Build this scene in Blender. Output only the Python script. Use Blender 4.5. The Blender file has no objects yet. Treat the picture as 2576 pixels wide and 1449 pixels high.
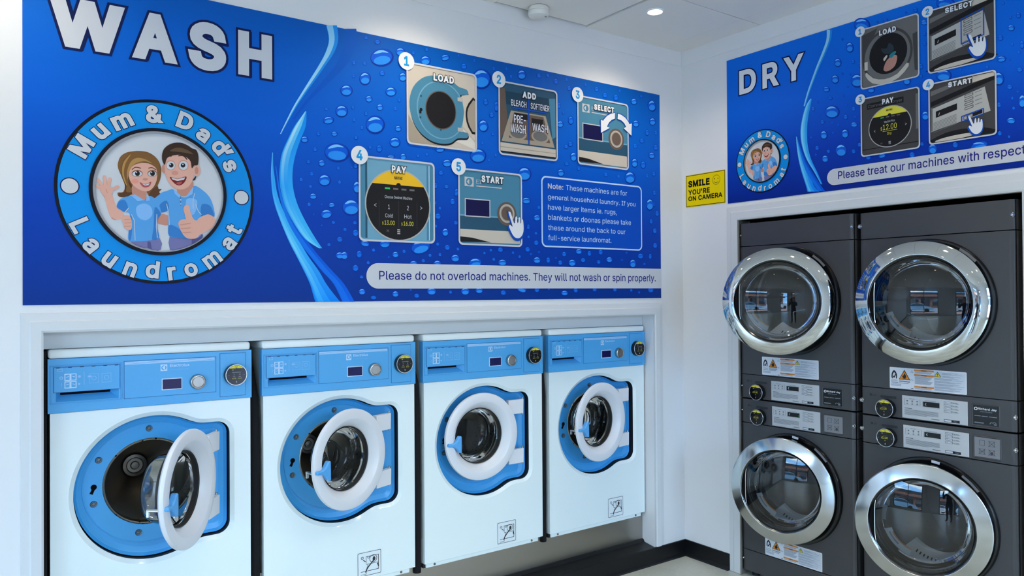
import bpy, bmesh, math, random
from mathutils import Vector, Matrix
from mathutils.geometry import tessellate_polygon, delaunay_2d_cdt
random.seed(7)
COL = bpy.context.scene.collection
PI = math.pi

# ---------------------------------------------------------------- camera
W_PX, H_PX = 2576, 1449
F_PX = 1914.6
YAW, PITCH, ROLL = math.radians(35.6203), math.radians(0.47666), math.radians(-0.37353)
CAM = Vector((-3.4779, -3.1, 1.5545))
_f = Vector((math.sin(YAW) * math.cos(PITCH), math.cos(YAW) * math.cos(PITCH), math.sin(PITCH)))
_r0 = Vector((math.cos(YAW), -math.sin(YAW), 0)); _u0 = _r0.cross(_f)
_r = math.cos(ROLL) * _r0 + math.sin(ROLL) * _u0
_u = -math.sin(ROLL) * _r0 + math.cos(ROLL) * _u0
cd = bpy.data.cameras.new('camera'); cam = bpy.data.objects.new('camera', cd); COL.objects.link(cam)
cd.sensor_fit = 'HORIZONTAL'; cd.sensor_width = 36.0; cd.lens = F_PX * 36.0 / W_PX
cd.clip_start = 0.02; cd.clip_end = 200
cam.matrix_world = Matrix(((_r.x, _u.x, -_f.x, CAM.x), (_r.y, _u.y, -_f.y, CAM.y), (_r.z, _u.z, -_f.z, CAM.z), (0, 0, 0, 1)))
bpy.context.scene.camera = cam

# ---------------------------------------------------------------- exposure, world, daylight
vs = bpy.context.scene.view_settings
vs.view_transform = 'Standard'; vs.look = 'None'; vs.gamma = 1.0; vs.exposure = 0.13; vs.use_curve_mapping = False
SKY_STRENGTH = 15.6
DOWNLIGHT_W = 25.0
world = bpy.data.worlds.new('sky'); bpy.context.scene.world = world; world.use_nodes = True
nt = world.node_tree; nt.nodes.clear()
wo = nt.nodes.new('ShaderNodeOutputWorld'); bg = nt.nodes.new('ShaderNodeBackground')
tc = nt.nodes.new('ShaderNodeTexCoord'); mp = nt.nodes.new('ShaderNodeMapping'); nz = nt.nodes.new('ShaderNodeTexNoise')
rp = nt.nodes.new('ShaderNodeValToRGB')
mp.inputs['Scale'].default_value = (2.2, 2.2, 5.0)
nz.inputs['Scale'].default_value = 1.6; nz.inputs['Detail'].default_value = 6
rp.color_ramp.elements[0].position = .42; rp.color_ramp.elements[0].color = (.20, .48, .95, 1)
rp.color_ramp.elements[1].position = .58; rp.color_ramp.elements[1].color = (.76, .92, 1.0, 1)
nt.links.new(tc.outputs['Generated'], mp.inputs['Vector']); nt.links.new(mp.outputs['Vector'], nz.inputs['Vector'])
nt.links.new(nz.outputs['Fac'], rp.inputs['Fac']); nt.links.new(rp.outputs['Color'], bg.inputs['Color'])
bg.inputs['Strength'].default_value = SKY_STRENGTH; nt.links.new(bg.outputs['Background'], wo.inputs['Surface'])

# ---------------------------------------------------------------- measuring the photo: pixel -> point on a wall
def _ray(px, py): return _f + _r * ((px - W_PX / 2) / F_PX) - _u * ((py - H_PX / 2) / F_PX)
def WP(px, py, y=0.0):
    d = _ray(px, py); t = (y - CAM.y) / d.y; return (CAM.x + d.x * t, CAM.z + d.z * t)      # (x, z) on the wash wall
def DP(px, py, x=0.0):
    d = _ray(px, py); t = (x - CAM.x) / d.x; return (-(CAM.y + d.y * t), CAM.z + d.z * t)   # (-y, z) on the dry wall

# ---------------------------------------------------------------- materials
def lin(c): return tuple((v / 255 / 12.92 if v / 255 <= .04045 else ((v / 255 + .055) / 1.055) ** 2.4) for v in c) + (1.0,)
_M = {}
def mat(name, rgb, rough=.5, metal=0.0, spec=.5, coat=0.0, bump=None, emit=0.0):
    if name in _M: return _M[name]
    m = bpy.data.materials.new(name); m.use_nodes = True; b = m.node_tree.nodes['Principled BSDF']
    b.inputs['Base Color'].default_value = lin(rgb); b.inputs['Roughness'].default_value = rough
    b.inputs['Metallic'].default_value = metal; b.inputs['Specular IOR Level'].default_value = spec
    b.inputs['Coat Weight'].default_value = coat; b.inputs['Coat Roughness'].default_value = .08
    if emit: b.inputs['Emission Color'].default_value = lin(rgb); b.inputs['Emission Strength'].default_value = emit
    if bump:
        n = m.node_tree; t = n.nodes.new('ShaderNodeTexCoord'); z = n.nodes.new('ShaderNodeTexNoise'); p = n.nodes.new('ShaderNodeBump')
        z.inputs['Scale'].default_value = bump[0]; z.inputs['Detail'].default_value = 4
        p.inputs['Strength'].default_value = bump[1]; p.inputs['Distance'].default_value = .002
        n.links.new(t.outputs['Object'], z.inputs['Vector']); n.links.new(z.outputs['Fac'], p.inputs['Height']); n.links.new(p.outputs['Normal'], b.inputs['Normal'])
    m.diffuse_color = lin(rgb); _M[name] = m; return m
def glass(name, tint, ior=1.5, rough=0.0):
    if name in _M: return _M[name]
    m = bpy.data.materials.new(name); m.use_nodes = True; n = m.node_tree; n.nodes.clear()
    o = n.nodes.new('ShaderNodeOutputMaterial'); mx = n.nodes.new('ShaderNodeMixShader'); fr = n.nodes.new('ShaderNodeFresnel')
    tr = n.nodes.new('ShaderNodeBsdfTransparent'); gl = n.nodes.new('ShaderNodeBsdfGlossy')
    fr.inputs['IOR'].default_value = ior; tr.inputs['Color'].default_value = tuple(tint) + (1,); gl.inputs['Roughness'].default_value = rough
    n.links.new(fr.outputs['Fac'], mx.inputs['Fac']); n.links.new(tr.outputs[0], mx.inputs[1]); n.links.new(gl.outputs[0], mx.inputs[2]); n.links.new(mx.outputs[0], o.inputs[0])
    _M[name] = m; return m
def ramp_mat(name, axis, lo, hi, stops, rough=.5, spec=.14):
    """a print whose ink fades along one axis of its own panel"""
    if name in _M: return _M[name]
    m = mat(name, (128, 128, 128), rough, 0, spec); n = m.node_tree; b = n.nodes['Principled BSDF']
    t = n.nodes.new('ShaderNodeTexCoord'); s = n.nodes.new('ShaderNodeSeparateXYZ'); g = n.nodes.new('ShaderNodeMapRange'); r = n.nodes.new('ShaderNodeValToRGB')
    g.inputs['From Min'].default_value = lo; g.inputs['From Max'].default_value = hi
    n.links.new(t.outputs['Object'], s.inputs[0]); n.links.new(s.outputs['XYZ'.index(axis)], g.inputs['Value']); n.links.new(g.outputs['Result'], r.inputs['Fac']); n.links.new(r.outputs['Color'], b.inputs['Base Color'])
    e = r.color_ramp.elements
    e[0].position, e[0].color = stops[0][0], lin(stops[0][1]); e[1].position, e[1].color = stops[-1][0], lin(stops[-1][1])
    for p, c in stops[1:-1]:
        k = e.new(p); k.color = lin(c)
    return m

# ---------------------------------------------------------------- objects
def empty(name, label, cat, loc, rotz=0.0, group=None):
    o = bpy.data.objects.new(name, None); o.empty_display_size = .05; COL.objects.link(o)
    o.location = loc; o.rotation_euler = (0, 0, rotz); o['label'] = label; o['category'] = cat
    if group: o['group'] = group
    return o
def tag(o, label, cat, group=None):
    o['label'] = label; o['category'] = cat
    if group: o['group'] = group
    return o
def obj(name, bm, mats, parent=None, smooth=None, loc=None, rotz=None, kind=None, label=None):
    me = bpy.data.meshes.new(name)
    bmesh.ops.recalc_face_normals(bm, faces=bm.faces[:]) if smooth is not None else None
    bm.to_mesh(me); bm.free()
    for m in (mats if isinstance(mats, (list, tuple)) else [mats]): me.materials.append(m)
    o = bpy.data.objects.new(name, me); COL.objects.link(o)
    if smooth:
        for p in me.polygons: p.use_smooth = True
        try: me.set_sharp_from_angle(angle=math.radians(smooth))
        except Exception: pass
    if parent: o.parent = parent
    if loc: o.location = loc
    if rotz is not None: o.rotation_euler = (0, 0, rotz)
    if kind: o['kind'] = kind
    if label: o['label'] = label
    return o
def box(bm, x0, x1, y0, y1, z0, z1, bev=0.0, seg=2, mi=0):
    r = bmesh.ops.create_cube(bm, size=1.0); v = r['verts']
    bmesh.ops.scale(bm, vec=(abs(x1 - x0), abs(y1 - y0), abs(z1 - z0)), verts=v)
    bmesh.ops.translate(bm, vec=((x0 + x1) / 2, (y0 + y1) / 2, (z0 + z1) / 2), verts=v)
    fs = {f for w in v for f in w.link_faces}
    for f in fs: f.material_index = mi
    if bev:
        es = list({e for w in v for e in w.link_edges})
        r = bmesh.ops.bevel(bm, geom=es, offset=bev, segments=seg, profile=.5, affect='EDGES')
        for f in r['faces']: f.material_index = mi
def BM(): return bmesh.new()
def boxes(*bs):
    bm = BM()
    for b in bs: box(bm, *b)
    return bm
def lathe(bm, prof, cx=0, cz=0, y=0, n=64, a0=0.0, a1=2 * PI, mi=0):
    """prof: list of (radius, depth); spun about the Y axis through (cx, cz); depth is along +Y"""
    full = abs(a1 - a0 - 2 * PI) < 1e-6; rows = []
    for k in range(n if full else n + 1):
        a = a0 + (a1 - a0) * k / n
        rows.append([bm.verts.new((cx + r * math.cos(a), y + d, cz + r * math.sin(a))) for r, d in prof])
    for k in range(n):
        A, B = rows[k], rows[(k + 1) % len(rows)]
        for i in range(len(prof) - 1):
            try: f = bm.faces.new((A[i], A[i + 1], B[i + 1], B[i])); f.material_index = mi
            except ValueError: pass
def disc(bm, cx, cz, y, r, n=48, mi=0):
    f = bm.faces.new([bm.verts.new((cx + r * math.cos(2 * PI * k / n), y, cz + r * math.sin(2 * PI * k / n))) for k in range(n)]); f.material_index = mi
def tube(bm, pts, r, n=10, mi=0, cap=True):
    pts = [Vector(p) for p in pts]; rows = []
    rr = r if isinstance(r, (list, tuple)) else [r] * len(pts)
    prev = None
    for i, p in enumerate(pts):
        d = (pts[min(i + 1, len(pts) - 1)] - pts[max(i - 1, 0)]).normalized()
        s = prev if prev else (Vector((0, 0, 1)) if abs(d.z) < .9 else Vector((1, 0, 0)))
        a = (s - d * s.dot(d)).normalized(); prev = a; b = d.cross(a)
        rows.append([bm.verts.new(p + (a * math.cos(2 * PI * k / n) + b * math.sin(2 * PI * k / n)) * rr[i]) for k in range(n)])
    for A, B in zip(rows, rows[1:]):
        for k in range(n):
            f = bm.faces.new((A[k], A[(k + 1) % n], B[(k + 1) % n], B[k])); f.material_index = mi
    if cap:
        bm.faces.new(rows[0]).material_index = mi; bm.faces.new(rows[-1]).material_index = mi
def loop_strip(bm, A, ya, B, yb, mi=0):
    """joins two closed outlines of as many points, A at depth ya and B at depth yb"""
    va = [bm.verts.new((p[0], ya, p[1])) for p in A]; vb = [bm.verts.new((p[0], yb, p[1])) for p in B]; n = len(A)
    for k in range(n):
        f = bm.faces.new((va[k], va[(k + 1) % n], vb[(k + 1) % n], vb[k])); f.material_index = mi
def plate(bm, outer, holes, y, mi=0):
    """flat face at depth y with holes"""
    polys = [[Vector((p[0], p[1], 0)) for p in outer]] + [[Vector((p[0], p[1], 0)) for p in h] for h in holes]
    flat = [bm.verts.new((p.x, y, p.y)) for l in polys for p in l]
    for t in tessellate_polygon(polys):
        try: f = bm.faces.new([flat[i] for i in t]); f.material_index = mi
        except ValueError: pass
def circ(cx, cz, r, n=64, rz=None): return [(cx + r * math.cos(2 * PI * k / n), cz + (rz or r) * math.sin(2 * PI * k / n)) for k in range(n)]
def rect(x0, x1, z0, z1): return [(x0, z0), (x1, z0), (x1, z1), (x0, z1)]
def rrect(x0, x1, z0, z1, r, n=6):
    o = []
    for cx, cz, a in ((x1 - r, z0 + r, -PI / 2), (x1 - r, z1 - r, 0), (x0 + r, z1 - r, PI / 2), (x0 + r, z0 + r, PI)):
        o += [(cx + r * math.cos(a + PI / 2 * k / n), cz + r * math.sin(a + PI / 2 * k / n)) for k in range(n + 1)]
    return o
def chaikin(p, it=1):
    for _ in range(it):
        q = []
        for i in range(len(p)):
            a, b = p[i], p[(i + 1) % len(p)]
            q += [(a[0] * .75 + b[0] * .25, a[1] * .75 + b[1] * .25), (a[0] * .25 + b[0] * .75, a[1] * .25 + b[1] * .75)]
        p = q
    return p
def spline(p, sub=5, closed=True):
    q = []; n = len(p)
    for i in range(n if closed else n - 1):
        a, b, c, d = (p[(i - 1) % n], p[i], p[(i + 1) % n], p[(i + 2) % n]) if closed else (p[max(i - 1, 0)], p[i], p[i + 1], p[min(i + 2, n - 1)])
        for k in range(sub):
            t = k / sub
            q.append(tuple(.5 * (2 * b[j] + (c[j] - a[j]) * t + (2 * a[j] - 5 * b[j] + 4 * c[j] - d[j]) * t * t + (3 * b[j] - a[j] - 3 * c[j] + d[j]) * t ** 3) for j in (0, 1)))
    if not closed: q.append(tuple(p[-1]))
    return q
def offset_loop(p, d):
    """moves a closed outline outwards by d"""
    n = len(p); area = sum(p[i][0] * p[(i + 1) % n][1] - p[(i + 1) % n][0] * p[i][1] for i in range(n)); s = 1 if area > 0 else -1; q = []
    for i in range(n):
        a, b = p[i - 1], p[(i + 1) % n]; tx, tz = b[0] - a[0], b[1] - a[1]; l = math.hypot(tx, tz) or 1
        q.append((p[i][0] + s * d * tz / l, p[i][1] - s * d * tx / l))
    return q

_G = {
 'A': (480, [(16, 0, 201, 509, 276, 509, 463, 0, 395, 0, 287, 302, 276, 334, 264, 372, 250, 420, 232, 478, 245, 478, 228, 419, 213, 371, 200, 333, 190, 302, 85, 0), (110, 142, 110, 199, 370, 199, 370, 142)]),
 'B': (456, [(60, 0, 60, 509, 241, 509, 289, 504, 329, 491, 359, 469, 381, 442, 394, 410, 398, 374, 395, 344, 387, 320, 356, 286, 315, 267, 315, 262, 339, 257, 363, 246, 385, 227, 402, 203, 414, 173, 418, 136, 414, 100, 400, 67, 377, 39, 344, 18, 301, 4, 246, 0), (125, 57, 245, 57, 296, 63, 330, 80, 349, 105, 355, 137, 352, 161, 342, 184, 327, 203, 306, 218, 279, 228, 248, 231, 125, 231), (125, 285, 238, 285, 264, 288, 288, 296, 308, 309, 323, 326, 333, 348, 336, 372, 330, 403, 313, 429, 283, 446, 240, 452, 125, 452)]),
 'C': (510, [(267, -7, 205, 1, 150, 25, 104, 63, 70, 115, 48, 179, 40, 254, 48, 329, 70, 393, 104, 445, 150, 484, 205, 508, 267, 516, 305, 513, 340, 504, 373, 490, 402, 471, 427, 447, 448, 418, 463, 385, 473, 348, 408, 348, 389, 394, 357, 428, 315, 449, 267, 456, 223, 450, 184, 432, 150, 403, 125, 364, 109, 314, 103, 254, 109, 194, 125, 145, 151, 105, 184, 76, 223, 59, 267, 53, 315, 60, 357, 81, 389, 114, 408, 160, 473, 160, 463, 124, 448, 91, 428, 62, 402, 38, 373, 19, 341, 5, 305, -4)]),
 'D': (502, [(219, 0, 96, 0, 96, 57, 215, 57, 272, 63, 318, 81, 354, 110, 379, 149, 394, 198, 399, 255, 394, 312, 379, 360, 354, 400, 320, 428, 275, 446, 221, 452, 93, 452, 93, 509, 225, 509, 294, 501, 352, 478, 399, 441, 433, 391, 454, 329, 462, 255, 454, 181, 433, 119, 398, 68, 351, 31, 290, 8), (125, 509, 125, 0, 60, 0, 60, 509)]),
 'E': (419, [(60, 0, 60, 509, 372, 509, 372, 452, 125, 452, 125, 286, 355, 286, 355, 229, 125, 229, 125, 57, 375, 57, 375, 0)]),
 'F': (410, [(60, 0, 60, 509, 369, 509, 369, 452, 125, 452, 125, 278, 346, 278, 346, 221, 125, 221, 125, 0)]),
 'G': (520, [(269, -7, 205, 1, 149, 25, 104, 64, 69, 116, 48, 180, 40, 254, 48, 329, 69, 393, 104, 445, 149, 484, 203, 508, 265, 516, 304, 512, 340, 504, 374, 489, 403, 469, 428, 445, 449, 416, 464, 384, 474, 349, 408, 349, 387, 393, 356, 427, 315, 448, 265, 456, 222, 450, 183, 432, 150, 404, 125, 364, 109, 314, 103, 254, 109, 194, 125, 145, 151, 105, 184, 76, 224, 59, 269, 53, 309, 58, 345, 71, 374, 93, 396, 123, 410, 160, 415, 202, 434, 199, 283, 199, 283, 256, 478, 256, 478, 200, 471, 141, 451, 91, 419, 50, 377, 19, 326, 0)]),
 'H': (517, [(60, 0, 60, 509, 125, 509, 125, 289, 392, 289, 392, 509, 457, 509, 457, 0, 392, 0, 392, 232, 125, 232, 125, 0)]),
 'I': (300, [(31, 0, 31, 57, 118, 57, 118, 452, 31, 452, 31, 509, 269, 509, 269, 452, 183, 452, 183, 57, 269, 57, 269, 0)]),
 'J': (396, [(185, -7, 124, 3, 76, 33, 44, 81, 33, 145, 33, 173, 98, 173, 98, 145, 104, 104, 122, 74, 149, 56, 185, 50, 220, 56, 248, 74, 266, 104, 272, 145, 272, 509, 336, 509, 336, 145, 326, 81, 294, 33, 246, 3)]),
 'K': (467, [(104, 145, 104, 216, 139, 261, 174, 303, 212, 344, 364, 509, 448, 509, 231, 276), (60, 0, 60, 509, 125, 509, 125, 334, 124, 225, 125, 193, 125, 0), (372, 0, 188, 259, 228, 309, 449, 0)]),
 'L': (393, [(60, 0, 60, 509, 125, 509, 125, 57, 361, 57, 361, 0)]),
 'M': (628, [(60, 0, 60, 509, 152, 509, 277, 187, 287, 159, 299, 123, 311, 84, 322, 49, 307, 49, 318, 83, 330, 121, 342, 158, 352, 187, 476, 509, 568, 509, 568, 0, 504, 0, 504, 291, 504, 327, 505, 369, 506, 413, 507, 457, 513, 457, 498, 409, 482, 363, 467, 322, 456, 291, 342, 0, 286, 0, 170, 291, 159, 321, 145, 361, 129, 408, 112, 457, 119, 457, 120, 416, 121, 372, 122, 328, 122, 291, 122, 0)]),
 'N': (523, [(60, 0, 60, 509, 136, 509, 343, 183, 363, 151, 388, 107, 414, 55, 405, 54, 401, 108, 399, 157, 399, 195, 399, 509, 463, 509, 463, 0, 387, 0, 202, 290, 177, 331, 148, 381, 130, 413, 108, 452, 119, 454, 122, 384, 124, 328, 125, 291, 125, 0)]),
 'O': (533, [(267, -7, 205, 1, 150, 25, 105, 63, 70, 115, 48, 179, 40, 254, 48, 329, 70, 393, 105, 445, 150, 484, 205, 508, 267, 516, 329, 508, 384, 484, 429, 445, 464, 393, 486, 329, 493, 254, 486, 179, 464, 115, 429, 63, 384, 25, 329, 1), (267, 53, 310, 59, 349, 76, 383, 104, 408, 144, 425, 194, 430, 254, 425, 314, 408, 365, 383, 404, 349, 433, 310, 450, 267, 456, 223, 450, 184, 433, 151, 404, 125, 364, 109, 314, 103, 254, 109, 194, 125, 144, 151, 105, 184, 76, 223, 59)]),
 'P': (444, [(60, 0, 60, 509, 235, 509, 289, 503, 332, 487, 366, 462, 390, 430, 404, 391, 409, 348, 404, 304, 390, 265, 366, 232, 332, 207, 289, 191, 235, 186, 109, 186, 109, 242, 232, 242, 269, 246, 297, 256, 318, 272, 333, 294, 342, 319, 344, 348, 342, 376, 333, 402, 318, 422, 297, 438, 268, 449, 232, 452, 125, 452, 125, 0)]),
 'Q': (533, [(245, 159, 313, 159, 369, 85, 384, 65, 468, -48, 401, -48, 346, 27, 331, 46), (267, -7, 205, 1, 150, 25, 105, 63, 70, 115, 48, 179, 40, 254, 48, 329, 70, 393, 105, 445, 150, 484, 205, 508, 267, 516, 329, 508, 384, 484, 429, 445, 464, 393, 486, 329, 493, 254, 486, 179, 464, 115, 429, 63, 384, 25, 329, 1), (267, 53, 310, 59, 349, 76, 383, 104, 408, 144, 425, 194, 430, 254, 425, 314, 408, 365, 383, 404, 349, 433, 310, 450, 267, 456, 223, 450, 184, 433, 151, 404, 125, 364, 109, 314, 103, 254, 109, 194, 125, 144, 151, 105, 184, 76, 223, 59)]),
 'R': (449, [(60, 0, 60, 509, 236, 509, 290, 504, 333, 489, 367, 465, 390, 433, 405, 395, 409, 352, 405, 309, 390, 271, 367, 240, 333, 217, 289, 202, 236, 198, 96, 198, 96, 255, 234, 255, 269, 258, 298, 267, 319, 281, 334, 300, 342, 324, 345, 352, 342, 380, 334, 405, 319, 425, 298, 440, 269, 449, 233, 452, 125, 452, 125, 0), (353, 0, 230, 229, 303, 229, 428, 0)]),
 'S': (447, [(224, -9, 172, -4, 128, 9, 91, 31, 64, 60, 46, 96, 38, 137, 104, 137, 110, 110, 123, 88, 142, 71, 166, 59, 224, 49, 257, 52, 286, 60, 311, 74, 330, 92, 342, 114, 346, 139, 342, 161, 332, 179, 296, 204, 245, 222, 184, 239, 128, 260, 86, 289, 60, 326, 52, 372, 58, 413, 75, 448, 102, 476, 138, 498, 180, 511, 227, 516, 275, 511, 316, 498, 351, 476, 377, 449, 394, 415, 401, 378, 337, 378, 326, 412, 302, 437, 267, 453, 225, 458, 194, 456, 167, 448, 145, 435, 129, 418, 118, 398, 115, 376, 119, 352, 131, 334, 169, 308, 212, 293, 264, 279, 312, 264, 359, 238, 394, 198, 405, 171, 408, 139, 403, 99, 386, 64, 360, 34, 323, 11, 278, -4)]),
 'T': (449, [(32, 452, 32, 509, 417, 509, 417, 452, 257, 452, 257, 0, 193, 0, 193, 452)]),
 'U': (517, [(259, -8, 202, -2, 154, 15, 114, 43, 85, 80, 66, 124, 60, 173, 60, 509, 124, 509, 124, 178, 128, 144, 141, 113, 160, 87, 187, 68, 220, 56, 259, 52, 298, 56, 331, 68, 357, 87, 377, 113, 389, 144, 393, 178, 393, 509, 457, 509, 457, 173, 451, 124, 433, 80, 403, 43, 363, 15, 315, -2)]),
 'V': (480, [(204, 0, 16, 509, 84, 509, 192, 206, 203, 176, 215, 137, 230, 89, 248, 31, 235, 31, 252, 90, 267, 138, 279, 176, 290, 206, 395, 509, 463, 509, 278, 0)]),
 'W': (686, [(155, 0, 16, 509, 82, 509, 163, 196, 176, 145, 187, 94, 197, 40, 189, 40, 200, 94, 211, 145, 224, 196, 306, 509, 380, 509, 462, 196, 474, 145, 486, 94, 497, 40, 488, 40, 499, 94, 510, 145, 523, 196, 603, 509, 670, 509, 530, 0, 455, 0, 368, 323, 351, 391, 336, 475, 350, 475, 335, 395, 318, 323, 230, 0)]),
 'X': (474, [(18, 0, 217, 284, 217, 236, 29, 509, 104, 509, 178, 400, 204, 361, 224, 329, 243, 292, 232, 292, 252, 329, 272, 361, 298, 400, 374, 509, 446, 509, 259, 239, 259, 287, 456, 0, 382, 0, 292, 129, 268, 165, 250, 196, 230, 231, 244, 231, 225, 196, 206, 166, 182, 129, 92, 0)]),
 'Y': (472, [(204, 0, 204, 208, 16, 509, 91, 509, 192, 344, 222, 292, 250, 230, 224, 230, 251, 293, 280, 344, 381, 509, 455, 509, 268, 208, 268, 0)]),
 'Z': (438, [(42, 0, 42, 46, 274, 385, 306, 430, 341, 476, 348, 454, 285, 452, 223, 452, 40, 452, 40, 509, 397, 509, 397, 462, 169, 129, 134, 81, 97, 33, 90, 54, 152, 56, 214, 57, 400, 57, 400, 0)]),
 'a': (389, [(160, -8, 126, -5, 94, 5, 68, 22, 48, 45, 35, 73, 30, 108, 34, 138, 43, 161, 58, 179, 78, 193, 125, 211, 178, 220, 209, 224, 234, 227, 265, 235, 273, 243, 276, 255, 267, 297, 240, 322, 220, 329, 196, 331, 149, 322, 118, 301, 100, 274, 41, 291, 57, 322, 78, 346, 104, 364, 133, 375, 194, 384, 239, 379, 286, 360, 306, 343, 322, 320, 333, 290, 337, 251, 337, 0, 276, 0, 276, 52, 272, 52, 252, 25, 215, 1, 190, -6), (170, 45, 202, 49, 228, 59, 248, 74, 263, 93, 272, 115, 276, 138, 276, 190, 260, 182, 231, 176, 200, 171, 176, 168, 134, 159, 103, 139, 95, 124, 92, 105, 102, 72, 130, 52)]),
 'b': (424, [(229, -8, 198, -5, 172, 4, 138, 31, 118, 59, 112, 59, 112, 0, 53, 0, 53, 509, 114, 509, 114, 319, 118, 319, 137, 346, 171, 373, 197, 382, 229, 384, 274, 378, 313, 360, 345, 332, 370, 293, 385, 245, 390, 189, 385, 133, 370, 84, 346, 45, 313, 16, 274, -2), (220, 47, 253, 52, 279, 66, 301, 88, 316, 117, 325, 151, 328, 190, 325, 227, 316, 261, 301, 290, 280, 311, 253, 325, 220, 330, 188, 325, 161, 312, 140, 291, 125, 263, 116, 229, 113, 190, 116, 150, 125, 115, 140, 86, 162, 65, 188, 51)]),
 'c': (396, [(207, -8, 159, -2, 117, 16, 82, 46, 56, 85, 40, 133, 34, 187, 40, 243, 56, 291, 82, 330, 117, 360, 159, 378, 207, 384, 260, 377, 305, 356, 340, 322, 362, 277, 303, 262, 290, 289, 270, 311, 242, 325, 207, 330, 173, 325, 145, 310, 124, 287, 108, 258, 99, 224, 96, 187, 99, 151, 108, 117, 124, 88, 145, 66, 173, 51, 207, 46, 243, 52, 271, 66, 292, 89, 304, 117, 363, 102, 341, 56, 306, 21, 261, -1)]),
 'd': (424, [(195, -8, 151, -2, 112, 16, 79, 45, 55, 84, 39, 133, 34, 189, 39, 245, 55, 293, 79, 332, 112, 360, 151, 378, 196, 384, 228, 382, 253, 373, 287, 346, 306, 319, 311, 319, 311, 509, 372, 509, 372, 0, 313, 0, 313, 59, 307, 59, 287, 31, 252, 4, 227, -5), (204, 47, 236, 51, 263, 65, 284, 86, 299, 115, 309, 150, 312, 190, 309, 229, 300, 263, 284, 291, 263, 312, 237, 325, 204, 330, 172, 325, 145, 311, 124, 290, 108, 261, 99, 227, 96, 190, 99, 151, 109, 117, 124, 88, 145, 66, 172, 52)]),
 'e': (404, [(212, -8, 161, -2, 117, 16, 82, 46, 56, 85, 40, 132, 34, 187, 39, 242, 55, 290, 81, 329, 115, 359, 157, 378, 205, 384, 266, 374, 294, 360, 319, 341, 341, 315, 357, 282, 368, 242, 371, 194, 371, 169, 75, 169, 75, 221, 338, 221, 310, 202, 307, 238, 298, 268, 283, 294, 262, 314, 237, 326, 205, 330, 173, 326, 146, 313, 125, 294, 109, 270, 99, 241, 96, 211, 96, 178, 100, 139, 110, 106, 128, 80, 151, 62, 180, 50, 212, 46, 254, 53, 285, 73, 306, 106, 365, 91, 353, 63, 335, 39, 311, 20, 282, 4, 249, -5)]),
 'f': (254, [(228, 379, 228, 327, 6, 327, 6, 379), (81, 0, 81, 432, 84, 461, 96, 486, 113, 505, 135, 519, 187, 530, 222, 527, 243, 521, 227, 468, 215, 472, 195, 474, 171, 470, 154, 460, 145, 443, 142, 419, 142, 0)]),
 'g': (425, [(207, -151, 168, -148, 134, -140, 105, -127, 82, -110, 50, -69, 101, -41, 122, -66, 154, -88, 178, -95, 207, -97, 249, -92, 282, -75, 304, -47, 311, -6, 311, 68, 306, 68, 287, 42, 252, 16, 227, 8, 195, 5, 152, 10, 113, 27, 80, 53, 55, 90, 39, 136, 34, 191, 39, 246, 55, 293, 80, 332, 112, 360, 152, 378, 196, 384, 228, 382, 254, 373, 288, 346, 308, 319, 313, 319, 313, 379, 372, 379, 372, -9, 367, -54, 350, -90, 324, -117, 290, -136, 251, -147), (205, 59, 237, 63, 264, 75, 285, 95, 300, 121, 309, 154, 312, 193, 309, 231, 300, 264, 285, 291, 264, 312, 237, 325, 205, 330, 172, 325, 145, 312, 124, 290, 109, 262, 99, 230, 96, 193, 99, 155, 109, 123, 124, 96, 145, 76, 172, 63)]),
 'h': (410, [(114, 227, 114, 0, 53, 0, 53, 509, 114, 509, 114, 288, 102, 288, 124, 332, 152, 362, 187, 379, 227, 384, 264, 380, 295, 369, 321, 349, 341, 321, 353, 285, 357, 240, 357, 0, 296, 0, 296, 235, 290, 275, 273, 304, 246, 323, 210, 329, 184, 326, 161, 317, 141, 303, 126, 283, 117, 257)]),
 'i': (167, [(53, 0, 53, 379, 114, 379, 114, 0), (84, 443, 68, 446, 54, 455, 44, 468, 41, 483, 44, 499, 54, 512, 68, 521, 84, 524, 100, 521, 114, 512, 123, 499, 126, 483, 123, 468, 114, 455, 100, 446)]),
 'j': (167, [(53, 379, 114, 379, 114, -30, 111, -62, 102, -90, 86, -113, 65, -129, 37, -139, 4, -143, -10, -143, -10, -87, 2, -87, 25, -83, 40, -72, 50, -54, 53, -29), (83, 443, 67, 446, 53, 455, 44, 468, 41, 483, 44, 499, 53, 512, 67, 521, 83, 524, 100, 521, 114, 512, 123, 499, 126, 483, 123, 468, 114, 455, 100, 446)]),
 'k': (381, [(110, 137, 110, 212, 120, 212, 284, 379, 360, 379, 184, 199, 177, 199), (53, 0, 53, 509, 114, 509, 114, 0), (294, 0, 148, 186, 191, 229, 372, 0)]),
 'l': (189, [(139, -2, 101, 3, 74, 20, 58, 48, 53, 84, 53, 509, 114, 509, 114, 99, 115, 77, 120, 62, 130, 54, 146, 52, 160, 53, 170, 54, 181, 3, 162, -1)]),
 'm': (610, [(53, 0, 53, 379, 112, 379, 112, 295, 108, 295, 118, 323, 132, 346, 172, 376, 219, 386, 257, 380, 287, 361, 309, 332, 321, 295, 312, 295, 322, 321, 337, 343, 381, 375, 408, 383, 437, 386, 468, 383, 497, 372, 522, 354, 541, 328, 553, 296, 557, 255, 557, 0, 496, 0, 496, 254, 490, 289, 472, 313, 447, 326, 419, 330, 395, 328, 374, 320, 345, 290, 335, 247, 335, 0, 274, 0, 274, 260, 269, 288, 253, 311, 229, 326, 199, 330, 158, 320, 140, 307, 126, 289, 117, 266, 114, 238, 114, 0)]),
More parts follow.
